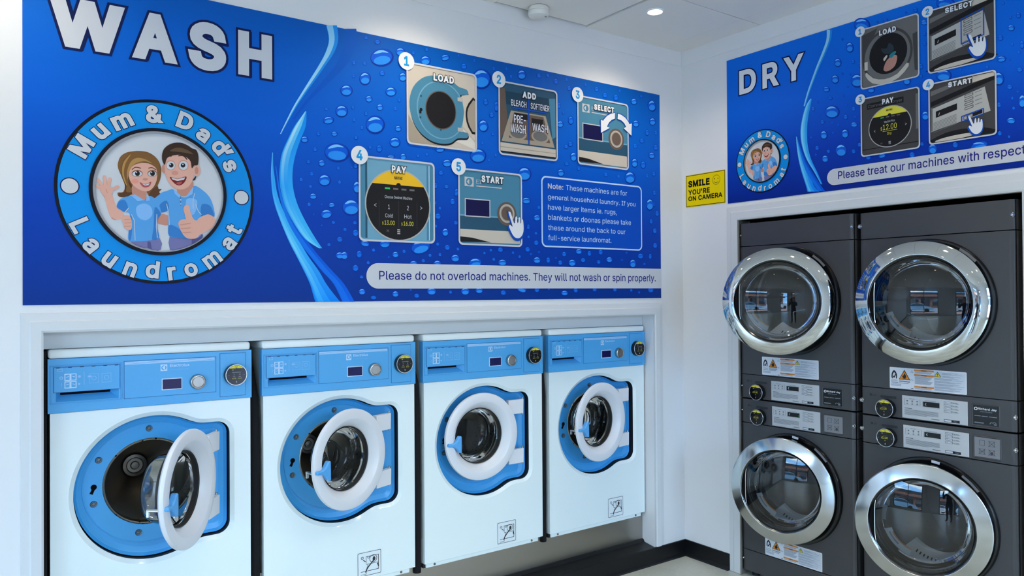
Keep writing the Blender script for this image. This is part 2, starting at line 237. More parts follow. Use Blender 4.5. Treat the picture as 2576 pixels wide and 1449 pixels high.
 'n': (410, [(114, 227, 114, 0, 53, 0, 53, 379, 112, 379, 112, 288, 102, 288, 124, 332, 152, 362, 187, 379, 227, 384, 264, 380, 295, 369, 321, 349, 341, 321, 353, 285, 357, 240, 357, 0, 296, 0, 296, 235, 290, 275, 273, 304, 246, 323, 210, 329, 184, 326, 161, 317, 141, 303, 126, 283, 117, 257)]),
 'o': (415, [(207, -8, 159, -2, 117, 16, 82, 46, 56, 85, 40, 133, 34, 187, 40, 243, 56, 291, 82, 330, 117, 360, 159, 378, 207, 384, 256, 378, 299, 360, 333, 330, 359, 291, 376, 243, 381, 187, 376, 133, 359, 85, 333, 46, 299, 16, 256, -2), (207, 46, 242, 51, 270, 66, 292, 88, 307, 117, 316, 151, 319, 187, 316, 224, 307, 258, 292, 287, 270, 310, 242, 325, 207, 330, 173, 325, 145, 310, 124, 287, 108, 258, 99, 224, 96, 187, 99, 151, 108, 117, 124, 88, 145, 66, 173, 51)]),
 'p': (424, [(53, -143, 53, 379, 112, 379, 112, 319, 118, 319, 137, 346, 171, 373, 197, 382, 229, 384, 274, 378, 313, 360, 345, 332, 370, 293, 385, 245, 390, 189, 385, 133, 370, 84, 346, 45, 313, 16, 274, -2, 229, -8, 198, -5, 173, 4, 138, 31, 118, 59, 114, 59, 114, -143), (220, 47, 253, 52, 279, 66, 301, 88, 316, 117, 325, 151, 328, 190, 325, 227, 316, 261, 301, 290, 280, 311, 253, 325, 220, 330, 188, 325, 161, 312, 140, 291, 125, 263, 116, 229, 113, 190, 116, 150, 125, 115, 140, 86, 162, 65, 188, 51)]),
 'q': (424, [(372, -143, 311, -143, 311, 59, 306, 59, 287, 31, 252, 4, 227, -5, 195, -8, 151, -2, 112, 16, 79, 45, 55, 84, 39, 133, 34, 189, 39, 245, 55, 293, 79, 332, 112, 360, 151, 378, 196, 384, 228, 382, 253, 373, 287, 346, 307, 319, 313, 319, 313, 379, 372, 379), (204, 47, 236, 51, 263, 65, 284, 86, 299, 115, 309, 150, 312, 190, 309, 229, 300, 263, 284, 291, 263, 312, 237, 325, 204, 330, 172, 325, 145, 311, 124, 290, 108, 261, 99, 227, 96, 190, 99, 151, 109, 117, 124, 88, 145, 66, 172, 52)]),
 'r': (259, [(53, 0, 53, 379, 112, 379, 112, 321, 130, 347, 152, 367, 181, 380, 213, 385, 229, 384, 243, 384, 243, 322, 230, 324, 207, 326, 182, 323, 159, 315, 140, 301, 126, 284, 117, 262, 114, 237, 114, 0)]),
 's': (365, [(182, -8, 145, -5, 112, 3, 84, 18, 62, 38, 45, 63, 36, 94, 94, 106, 105, 79, 124, 60, 150, 49, 181, 45, 217, 50, 244, 62, 262, 81, 268, 103, 264, 121, 254, 136, 236, 147, 212, 155, 149, 170, 104, 186, 72, 208, 53, 237, 47, 274, 51, 305, 65, 332, 87, 354, 115, 370, 149, 381, 187, 384, 223, 381, 254, 372, 279, 358, 299, 339, 324, 290, 268, 277, 258, 298, 243, 316, 220, 328, 187, 332, 156, 329, 131, 317, 114, 299, 109, 277, 112, 258, 124, 243, 144, 232, 172, 223, 229, 209, 275, 194, 306, 171, 325, 142, 331, 106, 326, 75, 312, 47, 290, 24, 260, 6, 224, -4)]),
 't': (227, [(204, 379, 204, 327, 6, 327, 6, 379), (65, 471, 126, 471, 126, 98, 128, 76, 136, 61, 150, 53, 170, 50, 185, 51, 202, 54, 213, 2, 192, -3, 168, -4, 125, 2, 92, 21, 72, 52, 65, 93)]),
 'u': (410, [(182, -5, 146, -1, 115, 11, 89, 31, 69, 59, 57, 95, 53, 139, 53, 379, 114, 379, 114, 144, 120, 105, 137, 75, 164, 56, 200, 50, 226, 53, 249, 62, 268, 77, 283, 97, 293, 122, 296, 153, 296, 379, 357, 379, 357, 0, 298, 0, 298, 92, 307, 92, 286, 47, 257, 17, 222, 0)]),
 'v': (389, [(162, 0, 17, 379, 84, 379, 165, 155, 187, 87, 206, 21, 184, 21, 203, 87, 224, 155, 305, 379, 372, 379, 226, 0)]),
 'w': (567, [(138, 0, 22, 379, 87, 379, 134, 214, 154, 137, 175, 41, 165, 41, 186, 135, 206, 214, 252, 379, 316, 379, 362, 214, 382, 136, 402, 41, 391, 41, 413, 135, 434, 214, 480, 379, 545, 379, 430, 0, 368, 0, 319, 172, 304, 225, 290, 280, 276, 338, 290, 338, 277, 280, 262, 225, 248, 172, 199, 0)]),
 'x': (379, [(21, 0, 171, 218, 171, 171, 29, 379, 100, 379, 148, 306, 179, 253, 207, 206, 176, 206, 202, 253, 233, 306, 282, 379, 352, 379, 209, 169, 209, 214, 358, 0, 287, 0, 231, 85, 200, 136, 173, 182, 204, 182, 178, 136, 148, 85, 92, 0)]),
 'y': (389, [(48, -139, 62, -86, 71, -87, 104, -89, 130, -74, 141, -58, 151, -36, 162, -1, 17, 379, 84, 379, 165, 155, 187, 87, 206, 21, 184, 21, 202, 87, 224, 155, 305, 379, 372, 379, 204, -58, 176, -107, 139, -136, 92, -145, 64, -143)]),
 'z': (380, [(42, 0, 42, 46, 254, 320, 48, 323, 48, 379, 332, 379, 332, 331, 126, 60, 339, 56, 339, 0)]),
 '0': (453, [(227, -7, 174, 1, 130, 24, 95, 62, 69, 113, 53, 178, 48, 254, 53, 330, 69, 395, 95, 446, 130, 484, 174, 508, 227, 516, 279, 508, 323, 484, 358, 446, 384, 395, 400, 330, 405, 254, 400, 178, 384, 113, 358, 62, 323, 24, 279, 1), (227, 50, 261, 56, 290, 74, 313, 103, 330, 144, 340, 194, 344, 254, 340, 314, 330, 365, 313, 405, 290, 435, 261, 453, 227, 460, 192, 453, 163, 435, 140, 405, 123, 365, 113, 314, 109, 254, 113, 194, 123, 144, 140, 103, 163, 74, 192, 56)]),
 '1': (453, [(76, 0, 76, 55, 391, 55, 391, 0), (276, 509, 276, 0, 212, 0, 212, 448, 86, 358, 86, 427, 198, 509)]),
 '2': (453, [(64, 0, 64, 48, 234, 229, 261, 257, 282, 282, 311, 327, 320, 372, 317, 397, 308, 419, 293, 436, 273, 449, 250, 457, 224, 460, 196, 456, 172, 447, 153, 433, 139, 414, 130, 390, 127, 362, 66, 362, 71, 405, 86, 442, 111, 473, 143, 496, 182, 511, 225, 516, 268, 511, 306, 497, 337, 474, 361, 445, 376, 411, 381, 372, 371, 318, 357, 290, 336, 259, 306, 223, 267, 180, 153, 60, 389, 57, 389, 0)]),
 '3': (453, [(218, -7, 173, -3, 133, 10, 98, 30, 70, 57, 52, 92, 44, 132, 109, 132, 115, 108, 126, 87, 144, 71, 165, 59, 218, 50, 248, 53, 275, 61, 298, 74, 315, 93, 326, 116, 329, 145, 326, 172, 316, 196, 299, 217, 275, 234, 242, 244, 201, 248, 157, 248, 157, 299, 288, 448, 70, 452, 70, 509, 372, 509, 372, 461, 211, 278, 211, 289, 264, 288, 308, 276, 344, 253, 371, 222, 388, 186, 393, 145, 387, 103, 370, 66, 344, 36, 309, 12, 266, -2)]),
 '4': (453, [(40, 106, 40, 158, 247, 509, 311, 509, 109, 166, 413, 162, 413, 106), (282, 0, 282, 121, 282, 146, 282, 318, 343, 318, 343, 0)]),
 '5': (453, [(221, -7, 178, -2, 140, 11, 108, 32, 83, 60, 66, 93, 60, 130, 122, 130, 127, 108, 138, 89, 173, 60, 221, 50, 250, 54, 276, 64, 298, 82, 314, 104, 324, 132, 328, 162, 324, 193, 314, 221, 297, 244, 275, 262, 248, 273, 218, 277, 168, 268, 128, 246, 67, 253, 96, 509, 366, 509, 366, 452, 151, 452, 134, 302, 178, 325, 229, 334, 263, 330, 294, 321, 321, 306, 345, 285, 364, 260, 379, 231, 388, 199, 391, 163, 385, 117, 369, 76, 343, 41, 309, 15, 268, -1)]),
 '6': (453, [(226, -7, 182, -2, 142, 15, 109, 40, 84, 74, 69, 115, 64, 162, 68, 199, 80, 239, 102, 285, 137, 340, 252, 509, 322, 509, 151, 261, 145, 261, 165, 288, 196, 307, 235, 314, 278, 309, 316, 295, 346, 271, 370, 240, 384, 202, 389, 157, 384, 112, 368, 73, 343, 40, 310, 14, 271, -2), (226, 48, 254, 52, 279, 63, 299, 79, 314, 101, 324, 128, 327, 157, 324, 187, 314, 213, 299, 235, 279, 252, 254, 262, 226, 265, 198, 262, 174, 252, 153, 235, 138, 214, 128, 188, 125, 158, 128, 128, 138, 102, 153, 80, 174, 63, 198, 52)]),
 '7': (453, [(97, 0, 323, 448, 62, 452, 62, 509, 391, 509, 391, 449, 165, 0)]),
 '8': (453, [(226, -7, 178, -2, 136, 11, 100, 33, 74, 62, 57, 96, 52, 135, 55, 166, 65, 195, 81, 220, 101, 241, 125, 256, 153, 265, 119, 282, 93, 308, 76, 342, 70, 380, 75, 417, 90, 450, 114, 477, 146, 498, 184, 511, 226, 516, 269, 511, 306, 498, 337, 477, 361, 450, 377, 417, 382, 380, 376, 342, 359, 308, 333, 282, 300, 267, 327, 256, 351, 241, 372, 220, 387, 195, 397, 166, 401, 135, 395, 96, 378, 62, 352, 33, 317, 11, 275, -2), (226, 49, 258, 52, 285, 60, 307, 74, 323, 92, 333, 113, 337, 139, 333, 165, 322, 189, 305, 208, 283, 223, 256, 232, 226, 235, 196, 232, 169, 223, 147, 208, 130, 189, 119, 165, 115, 139, 119, 113, 129, 92, 145, 74, 167, 60, 194, 52), (226, 290, 252, 292, 274, 300, 293, 313, 307, 330, 316, 352, 319, 376, 316, 400, 308, 420, 294, 437, 275, 450, 252, 457, 226, 460, 200, 457, 177, 450, 159, 437, 145, 420, 136, 400, 133, 376, 136, 352, 145, 330, 159, 313, 178, 300, 200, 292)]),
 '9': (453, [(226, 516, 271, 510, 310, 494, 343, 468, 368, 434, 384, 393, 389, 347, 385, 309, 373, 270, 350, 224, 315, 168, 200, 0, 130, 0, 302, 248, 307, 248, 288, 221, 257, 202, 218, 195, 175, 200, 137, 214, 106, 238, 83, 269, 68, 307, 64, 352, 69, 397, 85, 436, 110, 469, 142, 494, 182, 510), (226, 460, 198, 457, 174, 446, 154, 429, 138, 407, 128, 381, 125, 352, 128, 322, 138, 296, 154, 274, 174, 257, 198, 247, 226, 243, 254, 247, 279, 257, 299, 273, 314, 295, 324, 321, 327, 350, 324, 380, 314, 407, 299, 429, 279, 446, 254, 457)]),
 '&': (448, [(197, -7, 150, -2, 110, 12, 78, 34, 54, 62, 39, 96, 34, 133, 38, 164, 48, 190, 85, 235, 140, 279, 216, 335, 237, 352, 254, 375, 262, 405, 258, 427, 246, 445, 226, 457, 201, 461, 168, 453, 145, 431, 137, 399, 145, 363, 169, 327, 204, 284, 438, 0, 364, 0, 171, 232, 121, 293, 87, 344, 78, 370, 76, 398, 79, 430, 91, 458, 109, 481, 134, 499, 165, 510, 200, 514, 235, 510, 266, 499, 290, 482, 308, 459, 320, 433, 324, 404, 315, 362, 291, 325, 256, 293, 154, 218, 128, 195, 110, 174, 100, 154, 97, 131, 100, 108, 109, 87, 124, 70, 143, 57, 166, 49, 193, 46, 223, 50, 251, 59, 301, 95, 321, 121, 336, 151, 346, 186, 349, 224, 408, 224, 405, 180, 397, 144, 385, 115, 371, 92, 345, 62, 333, 47, 305, 23, 271, 7, 234, -4)]),
 "'": (206, [(78, 318, 70, 509, 136, 509, 128, 318)]),
 '’': (177, [(52, 318, 82, 509, 151, 509, 98, 318)]),
 '.': (188, [(95, -4, 78, -1, 63, 9, 53, 24, 50, 41, 53, 59, 63, 73, 78, 83, 95, 87, 113, 83, 128, 73, 138, 59, 141, 41, 138, 24, 128, 9, 113, -1)]),
 ',': (188, [(38, -120, 68, 71, 137, 71, 84, -120)]),
 ':': (188, [(95, -4, 78, -1, 63, 9, 53, 24, 50, 41, 53, 59, 63, 73, 78, 83, 95, 87, 113, 83, 128, 73, 138, 59, 141, 41, 138, 24, 128, 9, 113, -1), (95, 271, 78, 274, 63, 284, 53, 299, 50, 316, 53, 334, 63, 349, 78, 359, 95, 362, 113, 359, 128, 349, 138, 334, 141, 316, 138, 299, 128, 284, 113, 274)]),
 '-': (453, [(337, 244, 337, 188, 114, 188, 114, 244)]),
 '!': (196, [(67, 160, 63, 509, 132, 509, 128, 160), (98, -4, 80, -1, 66, 9, 56, 24, 52, 41, 56, 58, 66, 73, 80, 83, 98, 86, 116, 83, 130, 73, 140, 58, 143, 41, 140, 24, 130, 9, 116, -1)]),
 '$': (447, [(202, -74, 202, 583, 244, 583, 244, -74), (224, -9, 172, -4, 128, 9, 91, 31, 64, 60, 46, 96, 38, 137, 104, 137, 110, 110, 123, 88, 142, 71, 166, 59, 224, 49, 257, 52, 286, 60, 311, 74, 330, 92, 342, 114, 346, 139, 342, 161, 332, 179, 296, 204, 245, 222, 184, 239, 128, 260, 86, 289, 60, 326, 52, 372, 58, 413, 75, 448, 102, 476, 138, 498, 180, 511, 227, 516, 275, 511, 316, 498, 351, 476, 377, 449, 394, 415, 401, 378, 337, 378, 326, 412, 302, 437, 267, 453, 225, 458, 194, 456, 167, 448, 145, 435, 129, 418, 118, 398, 115, 376, 119, 352, 131, 334, 169, 308, 212, 293, 264, 279, 312, 264, 359, 238, 394, 198, 405, 171, 408, 139, 403, 99, 386, 64, 360, 34, 323, 11, 278, -4)]),
 '?': (358, [(132, 152, 132, 159, 134, 200, 141, 230, 153, 252, 168, 269, 209, 298, 247, 334, 258, 357, 262, 384, 259, 406, 250, 425, 220, 452, 178, 462, 137, 453, 106, 425, 96, 404, 92, 378, 27, 378, 33, 418, 49, 452, 73, 480, 103, 499, 138, 511, 178, 516, 219, 511, 255, 498, 284, 478, 306, 451, 319, 418, 324, 382, 320, 344, 306, 311, 284, 284, 254, 261, 219, 235, 200, 205, 195, 185, 194, 158, 194, 152), (164, -4, 146, -1, 131, 9, 122, 24, 118, 41, 122, 58, 131, 73, 146, 83, 164, 86, 181, 83, 196, 73, 206, 58, 209, 41, 206, 24, 196, 9, 181, -1)]),
 '<': (453, [(65, 178, 65, 220, 388, 383, 388, 316, 142, 200, 144, 204, 144, 194, 142, 198, 388, 81, 388, 15)]),
 '>': (453, [(387, 178, 65, 15, 65, 81, 310, 198, 308, 194, 308, 204, 310, 200, 65, 316, 65, 383, 387, 220)]),
 '/': (249, [(235, 533, 71, -76, 14, -76, 178, 533)]),
 '(': (273, [(89, 207, 92, 264, 100, 324, 132, 441, 153, 494, 176, 539, 236, 539, 191, 428, 162, 313, 154, 258, 151, 207, 160, 114, 188, 16, 210, -38, 236, -96, 176, -96, 139, -21, 111, 55, 95, 131)]),
 ')': (273, [(37, -96, 64, -37, 86, 18, 113, 116, 122, 207, 119, 258, 112, 313, 82, 428, 37, 539, 97, 539, 120, 494, 142, 441, 173, 324, 181, 264, 184, 207, 178, 130, 162, 53, 134, -22, 97, -96)]),
 ' ': (188, []),
}
# ---------------------------------------------------------------- printed artwork: flat inks in thin layers on a panel
_T = {}
def _outline(ch, bold):
    """the outlines of one letter, thickened by bold on every side"""
    adv, data = _G.get(ch, _G['-']); adv = adv / 1000; cs = [[(c[i] / 1000, c[i + 1] / 1000) for i in range(0, len(c), 2)] for c in data]
    if not bold or not cs: return adv, cs
    ar = lambda p: sum(p[i - 1][0] * p[i][1] - p[i][0] * p[i - 1][1] for i in range(len(p)))
    sg = 1 if ar(max(cs, key=lambda p: abs(ar(p)))) > 0 else -1; out = []
    for p in cs:
        q = []; n = len(p)
        for i in range(n):
            a, b, c = p[i - 1], p[i], p[(i + 1) % n]
            d1 = math.hypot(b[0] - a[0], b[1] - a[1]) or 1; d2 = math.hypot(c[0] - b[0], c[1] - b[1]) or 1
            n1 = ((b[1] - a[1]) / d1, -(b[0] - a[0]) / d1); n2 = ((c[1] - b[1]) / d2, -(c[0] - b[0]) / d2)
            k = max(1 + n1[0] * n2[0] + n1[1] * n2[1], .45)
            q.append((b[0] + sg * bold * (n1[0] + n2[0]) / k, b[1] + sg * bold * (n1[1] + n2[1]) / k))
        out.append(q)
    return adv, out
_GT = {}
def _letter(ch, bold):
    """triangles of one letter: everything its outlines wind around"""
    if (ch, bold) in _GT: return _GT[(ch, bold)]
    adv, cs = _outline(ch, bold); V, F = [], []
    if cs:
        ar = lambda p: sum(p[i - 1][0] * p[i][1] - p[i][0] * p[i - 1][1] for i in range(len(p)))
        sg = 1 if ar(max(_outline(ch, 0)[1], key=lambda p: abs(ar(p)))) > 0 else -1
        def wn(q):
            w = 0
            for p in cs:
                for i in range(len(p)):
                    a, b = p[i - 1], p[i]; cr = (b[0] - a[0]) * (q[1] - a[1]) - (q[0] - a[0]) * (b[1] - a[1])
                    if a[1] <= q[1] < b[1] and cr > 0: w += 1
                    elif b[1] <= q[1] < a[1] and cr < 0: w -= 1
            return w * sg
        vs, es = [], []
        for c in cs:
            b = len(vs); vs += [Vector(p) for p in c]; es += [(b + i, b + (i + 1) % len(c)) for i in range(len(c))]
        V, E_, F = delaunay_2d_cdt(vs, es, [], 0, 1e-5)[:3]
        F = [tuple(f) for f in F if wn(sum((V[i] for i in f), Vector((0, 0))) / len(f)) > 0]
        used = sorted({i for f in F for i in f}); mp_ = {k: n for n, k in enumerate(used)}
        V = [(V[k].x, V[k].y) for k in used]; F = [tuple(mp_[i] for i in f) for f in F]
    _GT[(ch, bold)] = (adv, V, F); return _GT[(ch, bold)]
def glyphs(s, bold, track=0.0):
    """a word as flat faces at size 1 -> (verts, faces, left, right)"""
    k = (s, bold, track)
    if k in _T: return _T[k]
    v, f, x = [], [], 0.0
    for ch in s:
        adv, V, F = _letter(ch, bold); b = len(v)
        v += [(px + x, py) for px, py in V]; f += [tuple(b + i for i in t) for t in F]
        x += adv + bold * 1.1 + track
    xs = [p[0] for p in v] or [0, 1]
    _T[k] = (v, f, min(xs), max(xs)); return _T[k]
def cap_h(bold): v = glyphs('H', bold)[0]; return min(p[1] for p in v), max(p[1] for p in v)
LAYER = .00035
class Art:
    def __init__(s, T=None): s.v = []; s.f = []; s.m = []; s.mats = []; s.k = 0; s.T = T or (lambda x, y: (x, y))
    def mi(s, m):
        if m not in s.mats: s.mats.append(m)
        return s.mats.index(m)
    def raw(s, pts, faces, m, L):
        s.k = (s.k + 1) % 20; L = L + s.k * .03; b = len(s.v); s.v += [(p[0], p[1], L) for p in pts]; i = s.mi(m)
        for f in faces: s.f.append(tuple(b + k for k in f)); s.m.append(i)
    def poly(s, pts, m, L, sm=0, holes=(), T=True):
        c = (lambda p: s.T(*p)) if T else (lambda p: p)
        P = [c(p) for p in (spline(pts, sm) if sm else pts)]; Hs = [[c(p) for p in h] for h in holes]
        al = P + [p for h in Hs for p in h]
        s.raw(al, tessellate_polygon([[Vector((a, b, 0)) for a, b in l] for l in [P] + Hs]), m, L)
    def ell(s, cx, cy, rx, ry, m, L, n=24, a0=0, a1=2 * PI, T=True, tilt=0):
        pts = []
        for k in range(n):
            a = a0 + (a1 - a0) * k / (n if a1 - a0 > 6.28 else n - 1); x, y = rx * math.cos(a), ry * math.sin(a)
            pts.append((cx + x * math.cos(tilt) - y * math.sin(tilt), cy + x * math.sin(tilt) + y * math.cos(tilt)))
        s.poly(pts, m, L, T=T)
    def ring(s, cx, cy, r0, r1, m, L, n=72, T=False):
        s.poly(circ(cx, cy, r1, n), m, L, holes=[circ(cx, cy, r0, n)], T=T)
    def line(s, pts, w, m, L, T=True, closed=False):
        """a stroke of width w (in the units of the points)"""
        n = len(pts); rng = range(n) if closed else range(n - 1)
        for i in rng:
            a, b = pts[i], pts[(i + 1) % n]; d = math.hypot(b[0] - a[0], b[1] - a[1]) or 1; nx, ny = -(b[1] - a[1]) / d * w / 2, (b[0] - a[0]) / d * w / 2
            ex, ey = (b[0] - a[0]) / d * w * .2, (b[1] - a[1]) / d * w * .2
            s.poly([(a[0] + nx - ex, a[1] + ny - ey), (b[0] + nx + ex, b[1] + ny + ey), (b[0] - nx + ex, b[1] - ny + ey), (a[0] - nx - ex, a[1] - ny - ey)], m, L, T=T)
    def cap(s, a, b, w, m, L):
        """a stroke with round ends"""
        t = math.atan2(b[1] - a[1], b[0] - a[0]); p = [(b[0] + w / 2 * math.cos(t + q), b[1] + w / 2 * math.sin(t + q)) for q in [PI / 8 * k - PI / 2 for k in range(9)]]
        p += [(a[0] + w / 2 * math.cos(t + q), a[1] + w / 2 * math.sin(t + q)) for q in [PI / 8 * k + PI / 2 for k in range(9)]]; s.poly(p, m, L)
    def text(s, body, u0, u1, v0, v1, m, L, bold=0.0, outline=None, ref=None, track=0.0):
        """the words from u0 to u1 with the baseline at v0 and the capitals' top at v1 (panel metres)"""
        g = glyphs(body, bold, track); r = glyphs(ref, bold, track) if ref else g; lo, hi = cap_h(bold); sx = (u1 - u0) / (r[3] - r[2]); sy = (v1 - v0) / (hi - lo)
        def put(gg, mm, LL): s.raw([(u0 + (x - g[2]) * sx, v0 + (y - lo) * sy) for x, y in gg[0]], gg[1], mm, LL)
        if outline: put(glyphs(body, bold + outline[0], track - outline[0] * 1.1), outline[1], L - 1)
        put(g, m, L)
    def ptext(s, body, a, b, top, m, L, **k):
        """text measured in the photo: a = left end of the baseline, b = right end, top = a point at capital height"""
        A, B, Tp = s.T(*a), s.T(*b), s.T(*top); s.text(body, A[0], B[0], (A[1] + B[1]) / 2, Tp[1], m, L, **k)
    def glyph_at(s, ch, cu, cv, ang, h, m, L, bold=0.0, outline=None, wide=1.0):
        g = glyphs(ch, bold); lo, hi = cap_h(bold); k = h / (hi - lo); mx = (g[2] + g[3]) / 2; my = (lo + hi) / 2; ca, sa = math.cos(ang), math.sin(ang)
        def put(gg, mm, LL):
            o = []
            for x, y in gg[0]:
                X, Y = (x - mx) * k * wide, (y - my) * k; o.append((cu + X * ca - Y * sa, cv + X * sa + Y * ca))
            s.raw(o, gg[1], mm, LL)
        if outline: put(glyphs(ch, bold + outline[0]), outline[1], L - 1)
        put(g, m, L)
    def build(s, name, parent, u0=0.0, v0=0.0, h0=.0032, kind=None, label=None):
        """links the print as one mesh in the parent's frame: x right, z up, -y out of the panel"""
        me = bpy.data.meshes.new(name); me.from_pydata([(a - u0, -h0 - l * LAYER, b - v0) for a, b, l in s.v], [], s.f)
        for m in s.mats: me.materials.append(m)
        for p, i in zip(me.polygons, s.m): p.material_index = i
        me.update(); bm = BM(); bm.from_mesh(me)
        fl = [f for f in bm.faces if f.normal.y > 0]
        if fl: bmesh.ops.reverse_faces(bm, faces=fl)
        bm.to_mesh(me); bm.free()
        o = bpy.data.objects.new(name, me); COL.objects.link(o); o.parent = parent
        if kind: o['kind'] = kind
        if label: o['label'] = label
        return o

# ---------------------------------------------------------------- the room
ROOM_X, ROOM_Y, ROOM_Z = -8.4, -6.2, 2.994
M_WALL = mat('wall_paint', (226, 227, 228), .45, spec=.35, bump=(60, .04))
M_TRIM = mat('trim_gloss', (212, 215, 217), .42, spec=.35)
M_TILE = mat('ceiling_tile', (232, 230, 224), .85, spec=.15, bump=(220, .12))
M_VOID = mat('void_black', (8, 8, 9), .8, spec=.1)
M_COVE = mat('black_coving', (12, 14, 17), .38, spec=.38)
M_STEEL = mat('brushed_steel', (176, 172, 164), .30, metal=1.0, bump=(9, .1))
M_DARKSTEEL = mat('dull_steel', (118, 116, 112), .5, metal=1.0)
M_ALU = mat('window_frame_black', (24, 25, 27), .4)
M_PANE = glass('window_glass', (.93, .96, .95), 1.45)
def struct(name, bm, m, parent=None, **k): return obj(name, bm, m, parent, kind='structure' if parent is None else None, **k)

# floor: sealed concrete
m = mat('sealed_concrete', (150, 152, 140), .3, spec=.45); n = m.node_tree
t = n.nodes.new('ShaderNodeTexCoord'); z1 = n.nodes.new('ShaderNodeTexNoise'); z2 = n.nodes.new('ShaderNodeTexNoise'); r = n.nodes.new('ShaderNodeValToRGB'); ad = n.nodes.new('ShaderNodeMath')
z1.inputs['Scale'].default_value = 2.3; z1.inputs['Detail'].default_value = 8; z2.inputs['Scale'].default_value = 60; z2.inputs['Detail'].default_value = 3; ad.operation = 'MULTIPLY_ADD'; ad.inputs[1].default_value = .25
r.color_ramp.elements[0].position = .45; r.color_ramp.elements[0].color = lin((176, 178, 166)); r.color_ramp.elements[1].position = .8; r.color_ramp.elements[1].color = lin((208, 209, 198))
n.links.new(t.outputs['Object'], z1.inputs['Vector']); n.links.new(t.outputs['Object'], z2.inputs['Vector']); n.links.new(z2.outputs['Fac'], ad.inputs[0]); n.links.new(z1.outputs['Fac'], ad.inputs[2]); n.links.new(ad.outputs[0], r.inputs['Fac']); n.links.new(r.outputs['Color'], n.nodes['Principled BSDF'].inputs['Base Color'])
struct('floor', boxes((ROOM_X - .2, 1.0, ROOM_Y - .2, .9, -.12, 0)), m)

# wash-side wall with the opening for the washers, and the alcove behind it
OX0, OX1, OZ1 = -3.262, -.2545, 1.432
bm = BM()
box(bm, ROOM_X - .2, OX0, 0, .10, 0, 3.1); box(bm, OX1, .0, 0, .10, 0, 3.1); box(bm, OX0, OX1, 0, .10, OZ1, 3.1)
box(bm, ROOM_X - .2, 1.0, .85, .95, 0, 3.1); box(bm, -3.5, -3.4, .1, .85, 0, 3.1)
struct('wall_left', bm, M_WALL)
bm = BM(); box(bm, OX0 + .001, OX1 - .001, .088, .11, 1.369, OZ1 + .05)
struct('trim_1', bm, M_TRIM, label=None)
# architrave: mitred, bevelled board round the opening
def architrave(name, sides, prof_w, h, zb, u0, u1, z1, place):
    """sides: which of 'l','t','r'; a raised frame of width prof_w and thickness h"""
    bm = BM()
    def piece(p):   # p: four corners inner a,b, outer c,d (u,z)
        a, b, c, d = p; e = .16
        la = lambda s, q, t: (s[0] + (q[0] - s[0]) * t, s[1] + (q[1] - s[1]) * t)
        lv = [(a, b, 0), (a, b, h * .75), (la(a, d, .1), la(b, c, .1), h), (la(a, d, .55), la(b, c, .55), h), (la(a, d, .62), la(b, c, .62), h * .62), (la(a, d, .96), la(b, c, .96), h * .5), (d, c, 0)]
        vs = [(bm.verts.new(place(s[0], s[1], k)), bm.verts.new(place(q[0], q[1], k))) for s, q, k in lv]
        for A, B in zip(vs, vs[1:]): bm.faces.new((A[0], A[1], B[1], B[0]))
        for side in (0, 1): bm.faces.new([v[side] for v in vs])
    w = prof_w
    if 'l' in sides: piece(((u0, zb), (u0, z1), (u0 - w, z1 + w), (u0 - w, zb)))
    if 'r' in sides: piece(((u1, zb), (u1, z1), (u1 + w, z1 + w), (u1 + w, zb)))
    if 't' in sides: piece(((u0, z1), (u1, z1), (u1 + w, z1 + w), (u0 - w, z1 + w)))
    struct(name, bm, M_TRIM, smooth=None)
wash_place = lambda u, z, h: (u, -h - .0005, z)
dry_place = lambda u, z, h: (-h - .0005, -u, z)
architrave('trim_2', 'ltr', .068, .016, .097, OX0, OX1, OZ1, wash_place)
# steel kick plate and black coved plinth under the washers
bm = BM(); box(bm, OX0, OX1, .10, .11, .09, .40)
struct('trim_3', bm, M_STEEL)
bm = BM()
P = [(.101, 0), (.101, .118), (.092, .118), (.082, .103), (.02, .094), (-.004, .092), (-.0075, .088), (-.0085, .02), (-.014, .006), (-.022, 0)]
for x0, x1 in ((OX0 + .001, OX1 - .001),):
    A = [bm.verts.new((x0, p[0], p[1])) for p in P]; B = [bm.verts.new((x1, p[0], p[1])) for p in P]
    for k in range(len(P)): bm.faces.new((A[k], A[(k + 1) % len(P)], B[(k + 1) % len(P)], B[k]))
    bm.faces.new(A); bm.faces.new(B)
P = [(-.0005, 0), (-.0005, .092), (-.006, .090), (-.0085, .02), (-.014, .006), (-.022, 0)]
for x0, x1 in ((ROOM_X, OX0), (OX1, -.0005)):
    A = [bm.verts.new((x0, p[0], p[1])) for p in P]; B = [bm.verts.new((x1, p[0], p[1])) for p in P]
    for k in range(len(P)): bm.faces.new((A[k], A[(k + 1) % len(P)], B[(k + 1) % len(P)], B[k]))
    bm.faces.new(A); bm.faces.new(B)
struct('baseboard_left', bm, M_COVE)

# dry-side wall with the opening for the dryers
DY0, DY1, DZ1 = .404, 1.802, 1.958
bm = BM()
box(bm, 0, .10, -DY0, .95, 0, 3.1); box(bm, 0, .10, ROOM_Y - .2, -DY1, 0, 3.1); box(bm, 0, .10, -DY1, -DY0, DZ1, 3.1)
box(bm, .9, 1.0, ROOM_Y - .2, .95, 0, 3.1); box(bm, .1, .9, -2.0, -1.9, 0, 3.1)
struct('wall_right', bm, M_WALL)
architrave('trim_4', 'ltr', .078, .007, .002, DY0, DY1, DZ1, dry_place)
bm = BM()   # steel angle that lines the dryer opening
box(bm, -.009, .09, -DY0 - .0014, -DY0 - .0002, .0, DZ1 - .001); box(bm, -.009, -.005, -DY0 - .009, -DY0 - .0014, .0, DZ1 - .004); box(bm, -.009, -.004, -DY1, -DY0, DZ1 - .0035, DZ1 - .0005)
struct('trim_5', bm, mat('lining_grey', (124, 121, 114), .45, spec=.5))
